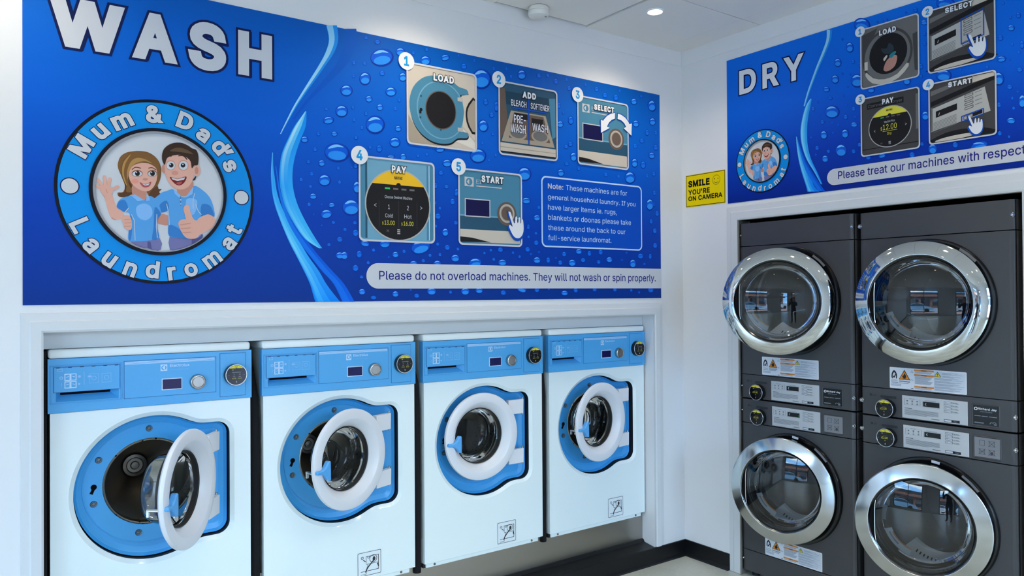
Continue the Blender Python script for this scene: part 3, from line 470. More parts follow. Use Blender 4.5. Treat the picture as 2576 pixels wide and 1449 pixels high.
struct('shade_sheet', boxes((-.003, .30, -DY1 - .02, -DY0 + .02, DZ1 - .004, DZ1 - .0005)), M_VOID)  # added black sheet, its colour stands for the shade above the dryers
bm = BM()
P = [(-.0005, 0), (-.0005, .092), (-.006, .090), (-.0085, .02), (-.014, .006), (-.022, 0)]
for y0, y1 in ((-.326, -.0005), (ROOM_Y, -1.881)):
    A = [bm.verts.new((p[0], y0, p[1])) for p in P]; B = [bm.verts.new((p[0], y1, p[1])) for p in P]
    for k in range(len(P)): bm.faces.new((A[k], A[(k + 1) % len(P)], B[(k + 1) % len(P)], B[k]))
    bm.faces.new(A); bm.faces.new(B)
struct('baseboard_right', bm, M_COVE)
# low square cornice under the ceiling
bm = BM(); box(bm, ROOM_X, -.0005, -.005, -.0005, 2.908, ROOM_Z + .02, .002, 1); box(bm, -.005, -.0005, ROOM_Y, -.006, 2.908, ROOM_Z + .02, .002, 1)
struct('trim_6', bm, M_WALL)

# ceiling: lay-in tiles on a 0.6 m grid with dark joints
bm = BM(); box(bm, ROOM_X - .2, .9, ROOM_Y - .2, .95, 3.06, 3.12, 0, 2, 1)
gx = [0.0, -.16] + [-.16 - .6 * k for k in range(1, 16)]; gx = [g for g in gx if g > ROOM_X] + [ROOM_X]
gy = [0.0, -.565] + [-.565 - .6 * k for k in range(1, 16)]; gy = [g for g in gy if g > ROOM_Y] + [ROOM_Y]
for i in range(len(gx) - 1):
    for j in range(len(gy) - 1):
        x1, x0, y1, y0 = gx[i] - .003, gx[i + 1] + .003, gy[j] - .003, gy[j + 1] + .003; dz = 0
        if i == 0: x0 -= .0024; x1 -= .002
        if i == 1: x1 += .0024
        if j == 0: y1 -= .001
        if i == 2 and j == 0: y1 -= .017; x1 -= .008; dz = .003
        box(bm, x0, x1, y0, y1, ROOM_Z + dz, ROOM_Z + .012 + dz)
struct('ceiling', bm, [M_TILE, M_VOID])

# the shop front behind the photographer
def window(name, x0, x1, z0, z1, mull, trans, wall, pos):
    """a glazed opening in the wall at pos; wall 'rear' (x = pos) or 'front' (y = pos)"""
    bm = BM(); f = .055
    def bar(a, b, c, d):
        if wall == 'rear': box(bm, pos - .06, pos + .01, a, b, c, d)
        else: box(bm, a, b, pos - .06, pos + .01, c, d)
    bar(x0, x1, z0, z0 + f); bar(x0, x1, z1 - f, z1); bar(x0, x0 + f, z0 + f, z1 - f); bar(x1 - f, x1, z0 + f, z1 - f)
    for q in mull: bar(q - f / 2, q + f / 2, z0 + f, z1 - f)
    for q in trans: bar(x0 + f, x1 - f, q - f / 2, q + f / 2)
    o = struct(name, bm, M_ALU)
    bm = BM()
    v = [(x0, z0), (x1, z0), (x1, z1), (x0, z1)]
    bm.faces.new([bm.verts.new((pos - .025, a, b) if wall == 'rear' else (a, pos - .025, b)) for a, b in v])
    obj('window_pane', bm, M_PANE, o)
    l = bpy.data.lights.new('daylight_portal', 'AREA'); l.shape = 'RECTANGLE'; l.cycles.is_portal = True
    lo = bpy.data.objects.new('daylight_portal', l); COL.objects.link(lo); lo.parent = o
    if wall == 'rear': l.size, l.size_y = z1 - z0, x1 - x0; lo.rotation_euler = (0, -PI / 2, 0); lo.location = (pos - .07, (x0 + x1) / 2, (z0 + z1) / 2)
    else: l.size, l.size_y = x1 - x0, z1 - z0; lo.rotation_euler = (PI / 2, 0, 0); lo.location = ((x0 + x1) / 2, pos - .07, (z0 + z1) / 2)
def wall_with(name, wall, pos, a0, a1, holes):
    bm = BM(); a = a0
    def b(x0, x1, z0, z1):
        if wall == 'rear': box(bm, pos - .15, pos, x0, x1, z0, z1)
        else: box(bm, x0, x1, pos - .15, pos, z0, z1)
    for h0, h1, z0, z1 in sorted(holes):
        b(a, h0, 0, 3.1)
        if z0 > 0: b(h0, h1, 0, z0)
        b(h0, h1, z1, 3.1); a = h1
    b(a, a1, 0, 3.1); struct(name, bm, M_WALL)
wall_with('wall_rear', 'rear', ROOM_X, ROOM_Y, 0, [(-3.1, -.35, .2, 2.7), (-5.9, -4.8, .02, 2.62)])
wall_with('wall_front', 'front', ROOM_Y, ROOM_X, 0, [(-8.1, -7.2, .06, 2.62), (-2.8, -.10, .06, 2.80)])
window('window_1', -3.1, -.35, .2, 2.7, [-1.72], [2.0], 'rear', ROOM_X)
window('door_1', -5.9, -4.8, .02, 2.62, [], [2.05], 'rear', ROOM_X)
window('window_2', -8.1, -7.2, .06, 2.62, [], [2.0], 'front', ROOM_Y)
window('window_3', -2.8, -.10, .06, 2.80, [-1.45], [2.05], 'front', ROOM_Y)

# ---------------------------------------------------------------- ceiling lamps and smoke detector
def downlight(x, y, label):
    t = empty('downlight', label, 'ceiling light', (x, y, ROOM_Z), group='recessed ceiling downlights')
    bm = BM()
    pr = [(.047, 0), (.045, -.006), (.038, -.006), (.035, .0)]
    rows = [[bm.verts.new((r * math.cos(2 * PI * k / 32), r * math.sin(2 * PI * k / 32), z)) for r, z in pr] for k in range(32)]
    for k in range(32):
        A, B = rows[k], rows[(k + 1) % 32]
        for i in range(3): bm.faces.new((A[i], B[i], B[i + 1], A[i + 1]))
    obj('trim_ring', bm, mat('lamp_white', (235, 235, 232), .4), t, smooth=40)
    bm = BM(); bm.faces.new([bm.verts.new((.036 * math.cos(2 * PI * k / 32), .036 * math.sin(2 * PI * k / 32), -.001)) for k in range(32)])
    obj('lamp_lens', bm, mat('lamp_glow', (255, 238, 210), .5, emit=22.0), t)
    l = bpy.data.lights.new('lamp', 'SPOT'); l.energy = DOWNLIGHT_W; l.color = (1.0, .84, .62); l.spot_size = math.radians(140); l.spot_blend = 1.0; l.shadow_soft_size = .035
    lo = bpy.data.objects.new('lamp', l); COL.objects.link(lo); lo.parent = t; lo.location = (0, 0, -.012)
ROWS = ((-.384, 'row nearest the washer wall'), (-1.98, 'second row from the washer wall'), (-3.58, 'third row from the washer wall'), (-5.18, 'row farthest from the washer wall'))
COLS = ((-.623, 'beside the dryer wall'), (-1.823, 'second from the dryer wall'), (-3.423, 'third from the dryer wall'), (-5.223, 'fourth from the dryer wall'))
for y, a in ROWS:
    for x, b in COLS:
        downlight(x, y, 'lit round downlight in the ceiling tile near the corner' if (y, x) == (-.384, -.623) else 'lit round downlight, %s, %s' % (a, b))
t = empty('smoke_detector', 'white round smoke detector under the ceiling by the wash wall', 'smoke detector', (-1.142, -.083, ROOM_Z))
M_DET = mat('detector_plastic', (226, 224, 216), .4)
def zlathe(bm, pr, n=40):
    rows = [[bm.verts.new((r * math.cos(2 * PI * k / n), r * math.sin(2 * PI * k / n), z)) for r, z in pr] for k in range(n)]
    for k in range(n):
        A, B = rows[k], rows[(k + 1) % n]
        for i in range(len(pr) - 1): bm.faces.new((A[i], B[i], B[i + 1], A[i + 1]))
bm = BM(); zlathe(bm, [(.0001, 0), (.049, 0), (.051, -.006), (.051, -.017), (.048, -.020), (.0001, -.020)]); obj('base', bm, M_DET, t, smooth=35)
bm = BM(); zlathe(bm, [(.047, -.018), (.052, -.023), (.053, -.034), (.049, -.044), (.036, -.049), (.0001, -.050)]); obj('cover', bm, M_DET, t, smooth=35)
bm = BM(); box(bm, .018, .028, -.032, -.026, -.0505, -.0485); obj('test_light', bm, mat('detector_led', (120, 120, 112), .4), t)

# ---------------------------------------------------------------- inks
I_WHITE = mat('ink_white', (200, 203, 209), .5, 0, .25); I_BRIGHT = mat('ink_bright_white', (226, 228, 232), .5, 0, .2); I_NAVY = mat('ink_navy', (6, 24, 78), .5, 0, .16); I_LETTER = mat('ink_letter_blue', (24, 24, 120), .5, 0, .16)
I_SKY = mat('ink_sky_blue', (0, 140, 222), .5, 0, .16); I_BLACK = mat('ink_black', (10, 14, 30), .5, 0, .16); I_GREY = mat('ink_grey', (150, 152, 158), .5, 0, .16)
I_NUM = mat('ink_number_blue', (24, 150, 216), .5, 0, .16); I_BOX = mat('ink_note_blue', (0, 78, 190), .5, 0, .16); I_LINE = mat('ink_pale_blue', (190, 218, 246), .5, 0, .16)
D_SH = mat('ink_drop_rim', (0, 50, 150), .5, 0, .16); D_MID = mat('ink_drop_body', (0, 90, 214), .5, 0, .16); D_LO = mat('ink_drop_light', (38, 142, 238), .5, 0, .16); D_LOS = mat('ink_drop_faint', (10, 112, 226), .5, 0, .16); D_HI = mat('ink_drop_glint', (120, 196, 252), .5, 0, .16); D_TOP = mat('ink_drop_deep', (0, 68, 186), .5, 0, .16)
SKIN = mat('ink_skin', (222, 168, 150), .5, 0, .16); SKIN2 = mat('ink_skin_dark', (196, 138, 120), .5, 0, .16); HAIR1 = mat('ink_hair_brown', (126, 88, 48), .5, 0, .16); HAIR1L = mat('ink_hair_gold', (176, 134, 76), .5, 0, .16); HAIR1D = mat('ink_hair_deep', (92, 58, 34), .5, 0, .16)
HAIR2 = mat('ink_hair_dark', (58, 40, 30), .5, 0, .16); HAIR2L = mat('ink_hair_mid', (98, 76, 54), .5, 0, .16); SHIRT = mat('ink_shirt', (86, 158, 220), .5, 0, .16); SHIRTD = mat('ink_shirt_dark', (54, 122, 192), .5, 0, .16); SHIRTL = mat('ink_shirt_light', (130, 182, 234), .5, 0, .16)
PANTS = mat('ink_trousers', (116, 116, 164), .5, 0, .16); PANTSD = mat('ink_trousers_dark', (84, 82, 132), .5, 0, .16); LIPS = mat('ink_lips', (176, 84, 84), .5, 0, .16); MOUTH = mat('ink_mouth', (120, 34, 34), .5, 0, .16)
P_TEAL = mat('ink_teal', (74, 132, 160), .5, 0, .16); P_TEALD = mat('ink_teal_dark', (44, 84, 108), .5, 0, .16); P_TEALL = mat('ink_teal_light', (112, 164, 190), .5, 0, .16); P_CREAM = mat('ink_cream', (202, 192, 178), .5, 0, .16); P_CREAMD = mat('ink_cream_dark', (166, 154, 138), .5, 0, .16)
P_BROWN = mat('ink_brown', (104, 88, 78), .5, 0, .16); P_DARK = mat('ink_dark', (30, 28, 30), .5, 0, .16); P_CHAR = mat('ink_charcoal', (72, 70, 70), .5, 0, .16); P_CHARL = mat('ink_charcoal_light', (112, 110, 108), .5, 0, .16); P_SILV = mat('ink_silver', (182, 180, 174), .5, 0, .16); P_YEL = mat('ink_yellow', (236, 186, 40), .5, 0, .16); P_YELL = mat('ink_lemon', (226, 214, 70), .5, 0, .16)
P_DISP = mat('ink_display', (20, 20, 70), .5, 0, .16); P_LBL = mat('ink_royal', (12, 74, 176), .5, 0, .16); P_ROSE = mat('ink_rose', (190, 136, 122), .5, 0, .16); P_AQUA = mat('ink_aqua', (40, 130, 140), .5, 0, .16); P_TXTG = mat('ink_text_grey', (196, 196, 198), .5, 0, .16); P_GREEN = mat('ink_green', (60, 190, 100), .5, 0, .16)

# ---------------------------------------------------------------- the round emblem (unit circle, traced once)
_EC, _ER = (-2.884, 1.948), .345
def _E(x, y):
    u, v = WP(100 + x / 3.019, 240 + y / 3.019); return ((u - _EC[0]) / _ER, (v - _EC[1]) / _ER)
ARC = (('M', 151, .862, 1), ('u', 134.5, .845, 0), ('m', 117.5, .832, 0), ('&', 94.3, .842, 1), ('D', 72.5, .842, 1), ('a', 56.8, .825, 0), ('d', 42, .842, 1), ('’', 35.2, .838, 2), ('s', 25.8, .83, 0))
ARC2 = (('L', -152.4, .862, 1), ('a', -138.1, .88, 0), ('u', -123.9, .88, 0), ('n', -109.7, .878, 0), ('d', -95.7, .848, 1), ('r', -82.9, .872, 0), ('o', -69.9, .876, 0), ('m', -53.5, .88, 0), ('a', -36.8, .878, 0), ('t', -25.8, .856, 3))
def emblem(parent, cu, cv, R, pu, pv):
    S = lambda x, y: (lambda e: (cu + e[0] * R, cv + e[1] * R))(_E(x, y))
    a = Art(S)
    a.poly(circ(cu, cv, R, 96), I_BLACK, 6, T=False); a.ring(cu, cv, R * .69, R * .968, I_SKY, 7, 96)
    for ang in (180, 0): a.poly(circ(cu + .86 * R * math.cos(math.radians(ang)), cv, R * .088, 32), I_NAVY, 8, T=False); a.poly(circ(cu + .86 * R * math.cos(math.radians(ang)), cv, R * .077, 32), I_WHITE, 9, T=False)
    for ch, ang, rr, kind in ARC:
        an = math.radians(ang); h = .188 * R
        a.glyph_at(ch, cu + rr * R * math.cos(an), cv + rr * R * math.sin(an), an - PI / 2, h, I_WHITE, 11, bold=.038, outline=(.022, I_NAVY), wide=1.08)
    for ch, ang, rr, kind in ARC2:
        an = math.radians(ang)
        a.glyph_at(ch, cu + rr * R * math.cos(an), cv + rr * R * math.sin(an), an + PI / 2, .186 * R, I_WHITE, 11, bold=.032, outline=(.022, I_NAVY), wide=1.04)
    ring = a.build('emblem', parent, pu, pv)
    d = Art(S); d.poly(circ(cu, cv, R * .668, 96), I_GREY, 8, T=False); d.poly(circ(cu + .008 * R, cv - .006 * R, R * .65, 96), I_WHITE, 9, T=False); d.build('emblem_disc', ring, 0, 0).location = (pu * 0, 0, 0)
    f = Art(S)
    # woman
    f.poly([(600, 770), (590, 740), (630, 735), (645, 690), (620, 620), (595, 560), (592, 520), (610, 470), (650, 440), (700, 428), (760, 425), (820, 435), (870, 465), (905, 510), (920, 570), (912, 640), (893, 690), (903, 712), (924, 712), (905, 735), (912, 750), (900, 770), (860, 782), (825, 765), (800, 730), (720, 735), (700, 752), (650, 775)], HAIR1, 11, 4)
    f.poly([(645, 690), (640, 735), (600, 745), (604, 768), (650, 773), (700, 745), (700, 700), (660, 640)], HAIR1D, 12, 4)
    f.poly([(890, 690), (900, 712), (920, 714), (903, 732), (908, 752), (860, 780), (825, 764), (850, 720)], HAIR1D, 12, 4)
    f.poly([(582, 845), (620, 868), (632, 910), (612, 938), (575, 948), (540, 930), (515, 870), (500, 810), (485, 765), (470, 735), (530, 740), (552, 765), (568, 810)], SKIN, 12, 4)
    for p, q, w in (((474, 712), (424, 688), 24), ((482, 705), (442, 645), 25), ((500, 700), (489, 622), 26), ((520, 700), (531, 637), 25), ((538, 722), (590, 696), 25)): f.cap(p, q, w, SKIN, 13)
    f.poly([(462, 735), (458, 712), (480, 690), (520, 688), (546, 706), (550, 732), (545, 762), (510, 775), (485, 766)], SKIN, 14, 3)
    f.line([(500, 712), (512, 742)], 4, SKIN2, 15); f.line([(545, 930), (575, 944)], 4, SKIN2, 14)
    f.poly([(680, 1085), (905, 1080), (915, 1172), (870, 1174), (838, 1168), (826, 1120), (815, 1160), (760, 1150), (700, 1122)], PANTS, 12, 2); f.poly([(815, 1110), (838, 1110), (848, 1168), (815, 1160)], PANTSD, 13)
    f.poly([(705, 765), (740, 790), (800, 795), (830, 765), (870, 785), (905, 840), (918, 900), (892, 940), (892, 1010), (902, 1085), (820, 1103), (740, 1108), (672, 1100), (677, 1000), (680, 900), (640, 888), (600, 865), (582, 845), (600, 800), (640, 775)], SHIRT, 13, 4)
    f.poly([(585, 846), (602, 806), (642, 796), (668, 850), (650, 888), (612, 868)], SHIRTD, 14, 3)
    f.poly([(870, 850), (916, 898), (893, 940), (890, 1010), (898, 1082), (850, 1094), (862, 1000)], SHIRTD, 14, 3); f.poly([(690, 1090), (700, 990), (690, 900), (676, 1000), (674, 1096)], SHIRTD, 14, 2)
    f.poly([(732, 850), (790, 822), (842, 850), (850, 910), (800, 950), (742, 920)], SHIRTL, 14, 5)
    f.line([(694, 905), (716, 950), (722, 1100)], 5, I_WHITE, 15); f.line([(886, 905), (882, 1000), (890, 1082)], 5, I_WHITE, 15); f.line([(645, 888), (672, 858)], 6, I_WHITE, 15)
    f.poly([(705, 680), (800, 690), (806, 760), (790, 800), (745, 788), (702, 762)], SKIN2, 15, 3)
    f.poly([(698, 768), (716, 752), (790, 797), (742, 806)], SHIRTL, 16); f.poly([(800, 797), (826, 763), (834, 800), (810, 806)], SHIRTL, 16)
    f.poly([(668, 590), (676, 545), (700, 522), (800, 515), (870, 545), (889, 590), (886, 640), (866, 690), (832, 724), (796, 731), (750, 716), (705, 682), (680, 640)], SKIN, 17, 4)
    f.ell(720, 655, 28, 18, mat('ink_blush', (226, 150, 134), .5, 0, .16), 18)
    f.poly([(632, 600), (648, 530), (680, 470), (740, 440), (820, 445), (880, 480), (906, 540), (908, 610), (895, 640), (888, 570), (862, 540), (800, 508), (770, 514), (720, 528), (690, 552), (674, 590), (670, 660), (698, 730), (655, 735), (655, 690), (640, 650)], HAIR1, 19, 4)
    f.poly([(690, 505), (740, 478), (800, 490), (850, 520), (800, 505), (745, 512), (700, 540), (672, 590), (664, 640), (660, 580)], HAIR1L, 20, 4); f.poly([(622, 560), (640, 500), (690, 450), (650, 520), (636, 600), (660, 690), (630, 630)], HAIR1L, 20, 4)
    for x, w in ((737, 37), (851, 32)):
        f.ell(x, 596, w + 4, 25, HAIR1D, 18); f.ell(x, 598, w, 21, I_WHITE, 19); f.ell(x + 2, 596, 18, 19, P_DARK, 20); f.ell(x - 5, 588, 5, 5, I_WHITE, 21)
    f.line(spline([(698, 566), (725, 549), (765, 556)], 4, False), 6, HAIR1D, 18); f.line(spline([(822, 556), (850, 552), (880, 570)], 4, False), 6, HAIR1D, 18)
    f.ell(798, 640, 20, 9, SKIN2, 18); f.poly([(756, 662), (800, 676), (842, 658), (832, 690), (802, 702), (776, 694)], LIPS, 18, 3); f.poly([(770, 671), (800, 680), (832, 668), (822, 684), (796, 688)], I_WHITE, 19)
    # man
    f.poly([(890, 905), (975, 912), (978, 986), (920, 980), (888, 968)], SKIN2, 11, 2)
    f.poly([(985, 1062), (1080, 1080), (1170, 1085), (1232, 1050), (1228, 1095), (1150, 1142), (1060, 1166), (985, 1174)], PANTS, 10, 2); f.poly([(1150, 1090), (1230, 1055), (1226, 1096), (1150, 1140)], PANTSD, 11)
    f.poly([(1010, 715), (1060, 765), (1110, 770), (1165, 690), (1230, 720), (1285, 775), (1315, 850), (1322, 922), (1270, 906), (1222, 926), (1212, 945), (1202, 1000), (1222, 1060), (1170, 1088), (1080, 1085), (980, 1068), (972, 985), (966, 872), (920, 892), (905, 835), (870, 790), (920, 742), (960, 728)], SHIRT, 12, 4)
    f.poly([(1225, 830), (1290, 840), (1318, 918), (1270, 903), (1222, 922)], SHIRTD, 13, 3); f.poly([(980, 985), (1050, 1010), (1120, 1085), (1078, 1084), (982, 1066)], SHIRTD, 13, 3); f.poly([(905, 835), (960, 800), (975, 868), (918, 890)], SHIRTD, 13, 3); f.poly([(1110, 790), (1190, 800), (1170, 900), (1120, 900)], SHIRTL, 13, 4)
    f.line(spline([(1172, 745), (1160, 800), (1162, 860)], 4, False), 5, I_WHITE, 14); f.line(spline([(960, 825), (975, 900), (980, 985)], 4, False), 5, I_WHITE, 14); f.line(spline([(1180, 830), (1200, 880), (1222, 905)], 4, False), 5, I_WHITE, 14); f.line([(1064, 770), (1066, 840)], 4, SHIRTD, 14)
    for yy in (795, 825): f.ell(1066, yy, 5, 5, I_WHITE, 15)
    f.poly([(1050, 690), (1150, 650), (1158, 720), (1112, 762), (1062, 762), (1040, 730)], SKIN2, 13, 3)
    f.poly([(1008, 712), (1022, 750), (1056, 780), (1066, 760)], SHIRTL, 15); f.poly([(1110, 766), (1164, 692), (1156, 752), (1098, 782)], SHIRTL, 15)
    f.ell(1188, 572, 28, 46, SKIN, 14); f.ell(1186, 574, 14, 28, SKIN2, 15); f.ell(940, 560, 18, 34, SKIN2, 14)
    f.poly([(1160, 640), (1190, 600), (1176, 645), (1158, 650)], HAIR2, 14)
    f.poly([(945, 520), (960, 480), (1000, 455), (1100, 460), (1140, 500), (1166, 560), (1160, 630), (1130, 690), (1080, 716), (1030, 710), (990, 682), (960, 632), (948, 580)], SKIN, 16, 4)
    f.poly([(925, 490), (930, 430), (960, 390), (1010, 366), (1070, 364), (1120, 384), (1150, 405), (1185, 420), (1200, 470), (1195, 530), (1168, 535), (1150, 556), (1140, 505), (1110, 475), (1060, 455), (1000, 462), (962, 482), (945, 530)], HAIR2, 17, 4); f.poly([(985, 425), (1040, 400), (1110, 415), (1160, 450), (1100, 440), (1040, 432)], HAIR2L, 18, 4)
    for x, w in ((990, 32), (1086, 34)):
        f.ell(x, 534, w + 4, w + 5, SKIN2, 17); f.ell(x, 535, w, w, I_WHITE, 18); f.ell(x + (4 if x < 1000 else -3), 534, 17, 17, P_DARK, 19); f.ell(x - 4, 528, 6, 6, I_WHITE, 20)
    f.line(spline([(948, 494), (966, 468), (996, 464)], 4, False), 8, HAIR2, 17); f.line(spline([(1050, 462), (1085, 462), (1114, 490)], 4, False), 8, HAIR2, 17)
    f.ell(1022, 592, 26, 17, mat('ink_nose', (212, 148, 130), .5, 0, .16), 17)
    f.poly([(982, 622), (1040, 636), (1108, 618), (1096, 660), (1060, 686), (1020, 672)], MOUTH, 17, 3); f.poly([(994, 628), (1040, 639), (1100, 624), (1090, 644), (1040, 652), (1004, 642)], I_WHITE, 18); f.poly([(1036, 664), (1076, 656), (1062, 680), (1036, 676)], LIPS, 18, 2)
    f.poly([(1222, 922), (1280, 905), (1326, 942), (1312, 1000), (1240, 1042), (1200, 1060), (1180, 1000), (1190, 950)], SKIN, 15, 4)
    f.poly([(1048, 972), (1068, 946), (1115, 940), (1160, 945), (1205, 960), (1228, 1000), (1216, 1050), (1180, 1086), (1120, 1086), (1090, 1065), (1074, 1040), (1058, 1010)], SKIN, 16, 4)
    f.poly([(1112, 950), (1095, 900), (1086, 860), (1104, 834), (1130, 838), (1138, 880), (1152, 920), (1168, 955)], SKIN, 17, 4)
    for p, q in (((1058, 985), (1140, 972)), ((1064, 1014), (1140, 1006)), ((1080, 1042), (1140, 1040))): f.line([p, q], 5, SKIN2, 18)
    f.line([(1100, 1050), (1104, 1064)], 6, P_YEL, 18)
    f.poly([(620, 932), (640, 914), (675, 914), (693, 940), (698, 990), (690, 1020), (660, 1019), (640, 1005), (634, 980)], SKIN, 16, 4)
    for yy in (945, 970, 996): f.line([(640, yy), (690, yy - 3)], 4, SKIN2, 17)
    f.build('couple', ring, 0, 0, label='printed smiling couple in light blue polo shirts, waving and giving a thumbs up')
    for o in list(ring.children): o.location = (-pu, 0, -pv)
    rim = Art(); rim.ring(cu, cv, R * .655, R * .69, I_BLACK, 24, 96); rim.ring(cu + .006 * R, cv - .004 * R, R * .638, R * .662, I_GREY, 23, 96)
    rim.build('emblem_rim', ring, 0, 0).location = (-pu, 0, -pv)
    return ring

# ---------------------------------------------------------------- water drops and ribbons
def droplet(a, x, y, rx, ry, T=True):
    tl = random.uniform(-.35, .35) if abs(rx - ry) > 3 else 0
    a.ell(x + rx * .06, y + ry * .10, rx * 1.04, ry * 1.04, D_SH, 1, 20, T=T, tilt=tl)
    a.ell(x, y, rx * .97, ry * .95, D_TOP, 2, 20, T=T, tilt=tl)
    a.ell(x, y + ry * .08, rx * .92, ry * .84, D_MID, 3, 20, T=T, tilt=tl)
    if rx > 3.2:
        a.ell(x + rx * .05, y + ry * .40, rx * .74, ry * .50, D_LO if rx > 8 else D_LOS, 4, 16, T=T, tilt=tl)
        a.poly([(x - rx * .70, y - ry * .34), (x - rx * .35, y - ry * .70), (x + rx * .15, y - ry * .76), (x + rx * .60, y - ry * .48), (x + rx * .1, y - ry * .52), (x - rx * .3, y - ry * .40)], D_HI if rx > 8 else D_LO, 4, 3, T=T)
DROP_A = ((295, 430, 85, 65), (437, 390, 36, 30), (625, 455, 38, 36), (775, 435, 33, 22), (1045, 590, 70, 75), (915, 500, 23, 22), (170, 590, 42, 48), (300, 553, 20, 18), (455, 580, 30, 33), (30, 680, 45, 42), (200, 745, 26, 24), (365, 690, 40, 35), (283, 808, 24, 24), (245, 935, 70, 68), (-6, 835, 46, 45), (395, 1070, 40, 38), (420, 968, 24, 22), (278, 1118, 22, 28), (210, 1110, 14, 13), (-44, 1144, 92, 70), (148, 962, 14, 14), (103, 1037, 14, 14), (90, 905, 12, 14), (88, 475, 14, 14), (168, 478, 14, 14), (85, 573, 12, 14), (265, 317, 22, 16), (180, 287, 14, 12), (1350, 562, 33, 36), (1270, 577, 10, 12), (1480, 570, 18, 18), (1547, 570, 15, 12), (1608, 613, 16, 22), (1688, 600, 11, 12), (1770, 600, 10, 10), (1080, 768, 18, 24), (1125, 865, 18, 20), (1060, 945, 36, 46), (1160, 800, 16, 40), (1132, 1010, 11, 12), (1055, 1080, 11, 11), (1020, 1170, 60, 55), (735, 1125, 35, 22), (788, 1228, 36, 28), (570, 1175, 12, 12), (637, 1163, 13, 12), (458, 1180, 24, 24), (365, 1185, 32, 14), (1155, 1170, 11, 13), (1105, 1207, 10, 11), (1370, 1307, 50, 52), (1640, 935, 25, 24), (1720, 905, 20, 32), (1718, 1085, 18, 18), (1740, 1180, 24, 34), (1685, 1105, 16, 16), (1690, 1235, 18, 14), (1645, 1300, 26, 28), (1780, 1268, 13, 15), (1985, 1315, 16, 16), (2080, 1328, 13, 13), (2165, 1335, 40, 45), (2200, 1225, 24, 34), (2265, 1240, 20, 28), (2330, 1170, 24, 24), (2205, 1100, 16, 16), (2255, 1060, 18, 18), (2295, 998, 15, 22), (2360, 1000, 12, 18), (2210, 930, 24, 26), (2335, 915, 25, 28), (2330, 795, 30, 42), (2195, 765, 24, 22), (2250, 725, 11, 11), (2060, 735, 18, 22), (1978, 718, 18, 18), (1915, 672, 16, 18), (1830, 640, 10, 11), (1708, 665, 14, 18), (1630, 795, 14, 22), (1665, 850, 10, 12), (2090, 685, 10, 10), (2345, 1308, 14, 18), (2295, 1325, 12, 14), (2360, 1110, 18, 22), (400, 820, 12, 14), (430, 755, 12, 14), (80, 810, 12, 12), (1235, 520, 10, 12), (1140, 518, 11, 12), (995, 458, 10, 12), (636, 375, 13, 12), (535, 402, 12, 12), (514, 340, 18, 9), (1080, 462, 9, 10), (875, 420, 10, 10), (180, 858, 13, 13), (100, 1250, 16, 18), (70, 1260, 8, 8), (1428, 555, 6, 6), (1325, 1215, 8, 9))
DROP_B = ((65, 540, 65, 62), (590, 840, 74, 52), (320, 818, 40, 28), (170, 815, 35, 22), (400, 898, 24, 22), (127, 895, 20, 28), (235, 865, 13, 13), (850, 925, 32, 28), (1000, 962, 50, 38), (715, 968, 30, 26), (535, 966, 30, 20), (1205, 958, 32, 24), (790, 845, 20, 20), (1190, 862, 20, 18), (1395, 860, 18, 18), (1465, 940, 28, 24), (1550, 940, 14, 22), (1640, 960, 16, 18), (1730, 960, 28, 26), (1670, 895, 16, 18), (1780, 875, 24, 20), (1860, 890, 14, 20), (1945, 880, 16, 20), (2010, 937, 24, 20), (1812, 940, 18, 16), (1930, 955, 14, 14), (2187, 965, 24, 32), (2245, 910, 22, 20), (2318, 912, 11, 20), (1460, 810, 18, 18), (1465, 622, 26, 22), (1385, 492, 32, 24), (720, 610, 22, 22), (775, 730, 24, 30), (830, 500, 18, 24), (785, 388, 18, 16), (742, 285, 20, 16), (735, 550, 11, 11), (100, 1000, 22, 25), (145, 1068, 14, 12), (195, 960, 13, 11), (148, 1178, 26, 22), (400, 1195, 24, 22), (235, 1222, 22, 14), (672, 1174, 34, 28), (560, 1208, 20, 16), (815, 1182, 12, 12), (925, 1174, 32, 28), (1030, 1168, 28, 22), (1212, 1185, 20, 18), (1350, 1158, 38, 24), (1465, 1164, 18, 18), (1673, 1188, 26, 18), (1757, 1166, 16, 18), (1900, 1162, 16, 14), (2052, 1162, 14, 15), (2322, 1164, 22, 20), (2315, 520, 28, 44), (2350, 435, 12, 18), (110, 390, 30, 46), (100, 735, 22, 26), (95, 660, 16, 12), (20, 710, 14, 12), (860, 430, 14, 30), (855, 660, 16, 14), (700, 380, 16, 22), (700, 510, 10, 12), (705, 685, 10, 12), (718, 820, 12, 12), (870, 858, 12, 11), (660, 905, 13, 12), (735, 900, 12, 12), (465, 875, 13, 12), (350, 918, 8, 8), (610, 945, 14, 12), (1285, 885, 10, 10), (1335, 915, 10, 10), (1420, 895, 9, 9), (1480, 880, 9, 9), (1608, 925, 8, 8), (2105, 940, 9, 9), (2140, 885, 9, 9), (2275, 970, 9, 10), (1140, 935, 12, 12), (1070, 888, 10, 10), (1118, 865, 11, 11), (2325, 650, 12, 18), (2352, 720, 14, 20), (2370, 590, 14, 20), (2355, 830, 16, 20), (2345, 520, 7, 20), (1400, 690, 10, 20), (1402, 765, 10, 10), (1355, 390, 8, 16), (1458, 738, 10, 10), (1480, 545, 12, 12), (515, 1165, 9, 9), (2175, 1168, 10, 10), (2235, 1184, 8, 9), (1555, 1160, 7, 7), (15, 905, 26, 30))
DROP_C = ((2470, 905, 40, 28), (2290, 1050, 28, 24), (2395, 1010, 14, 14), (2515, 1008, 24, 18), (2420, 1228, 26, 24), (2320, 1220, 14, 14), (2345, 1310, 15, 14), (2440, 1355, 46, 44), (2545, 1268, 12, 12), (2455, 822, 15, 12), (2370, 1125, 15, 16), (2555, 1372, 12, 14), (2265, 1352, 14, 14), (2335, 1405, 14, 12))
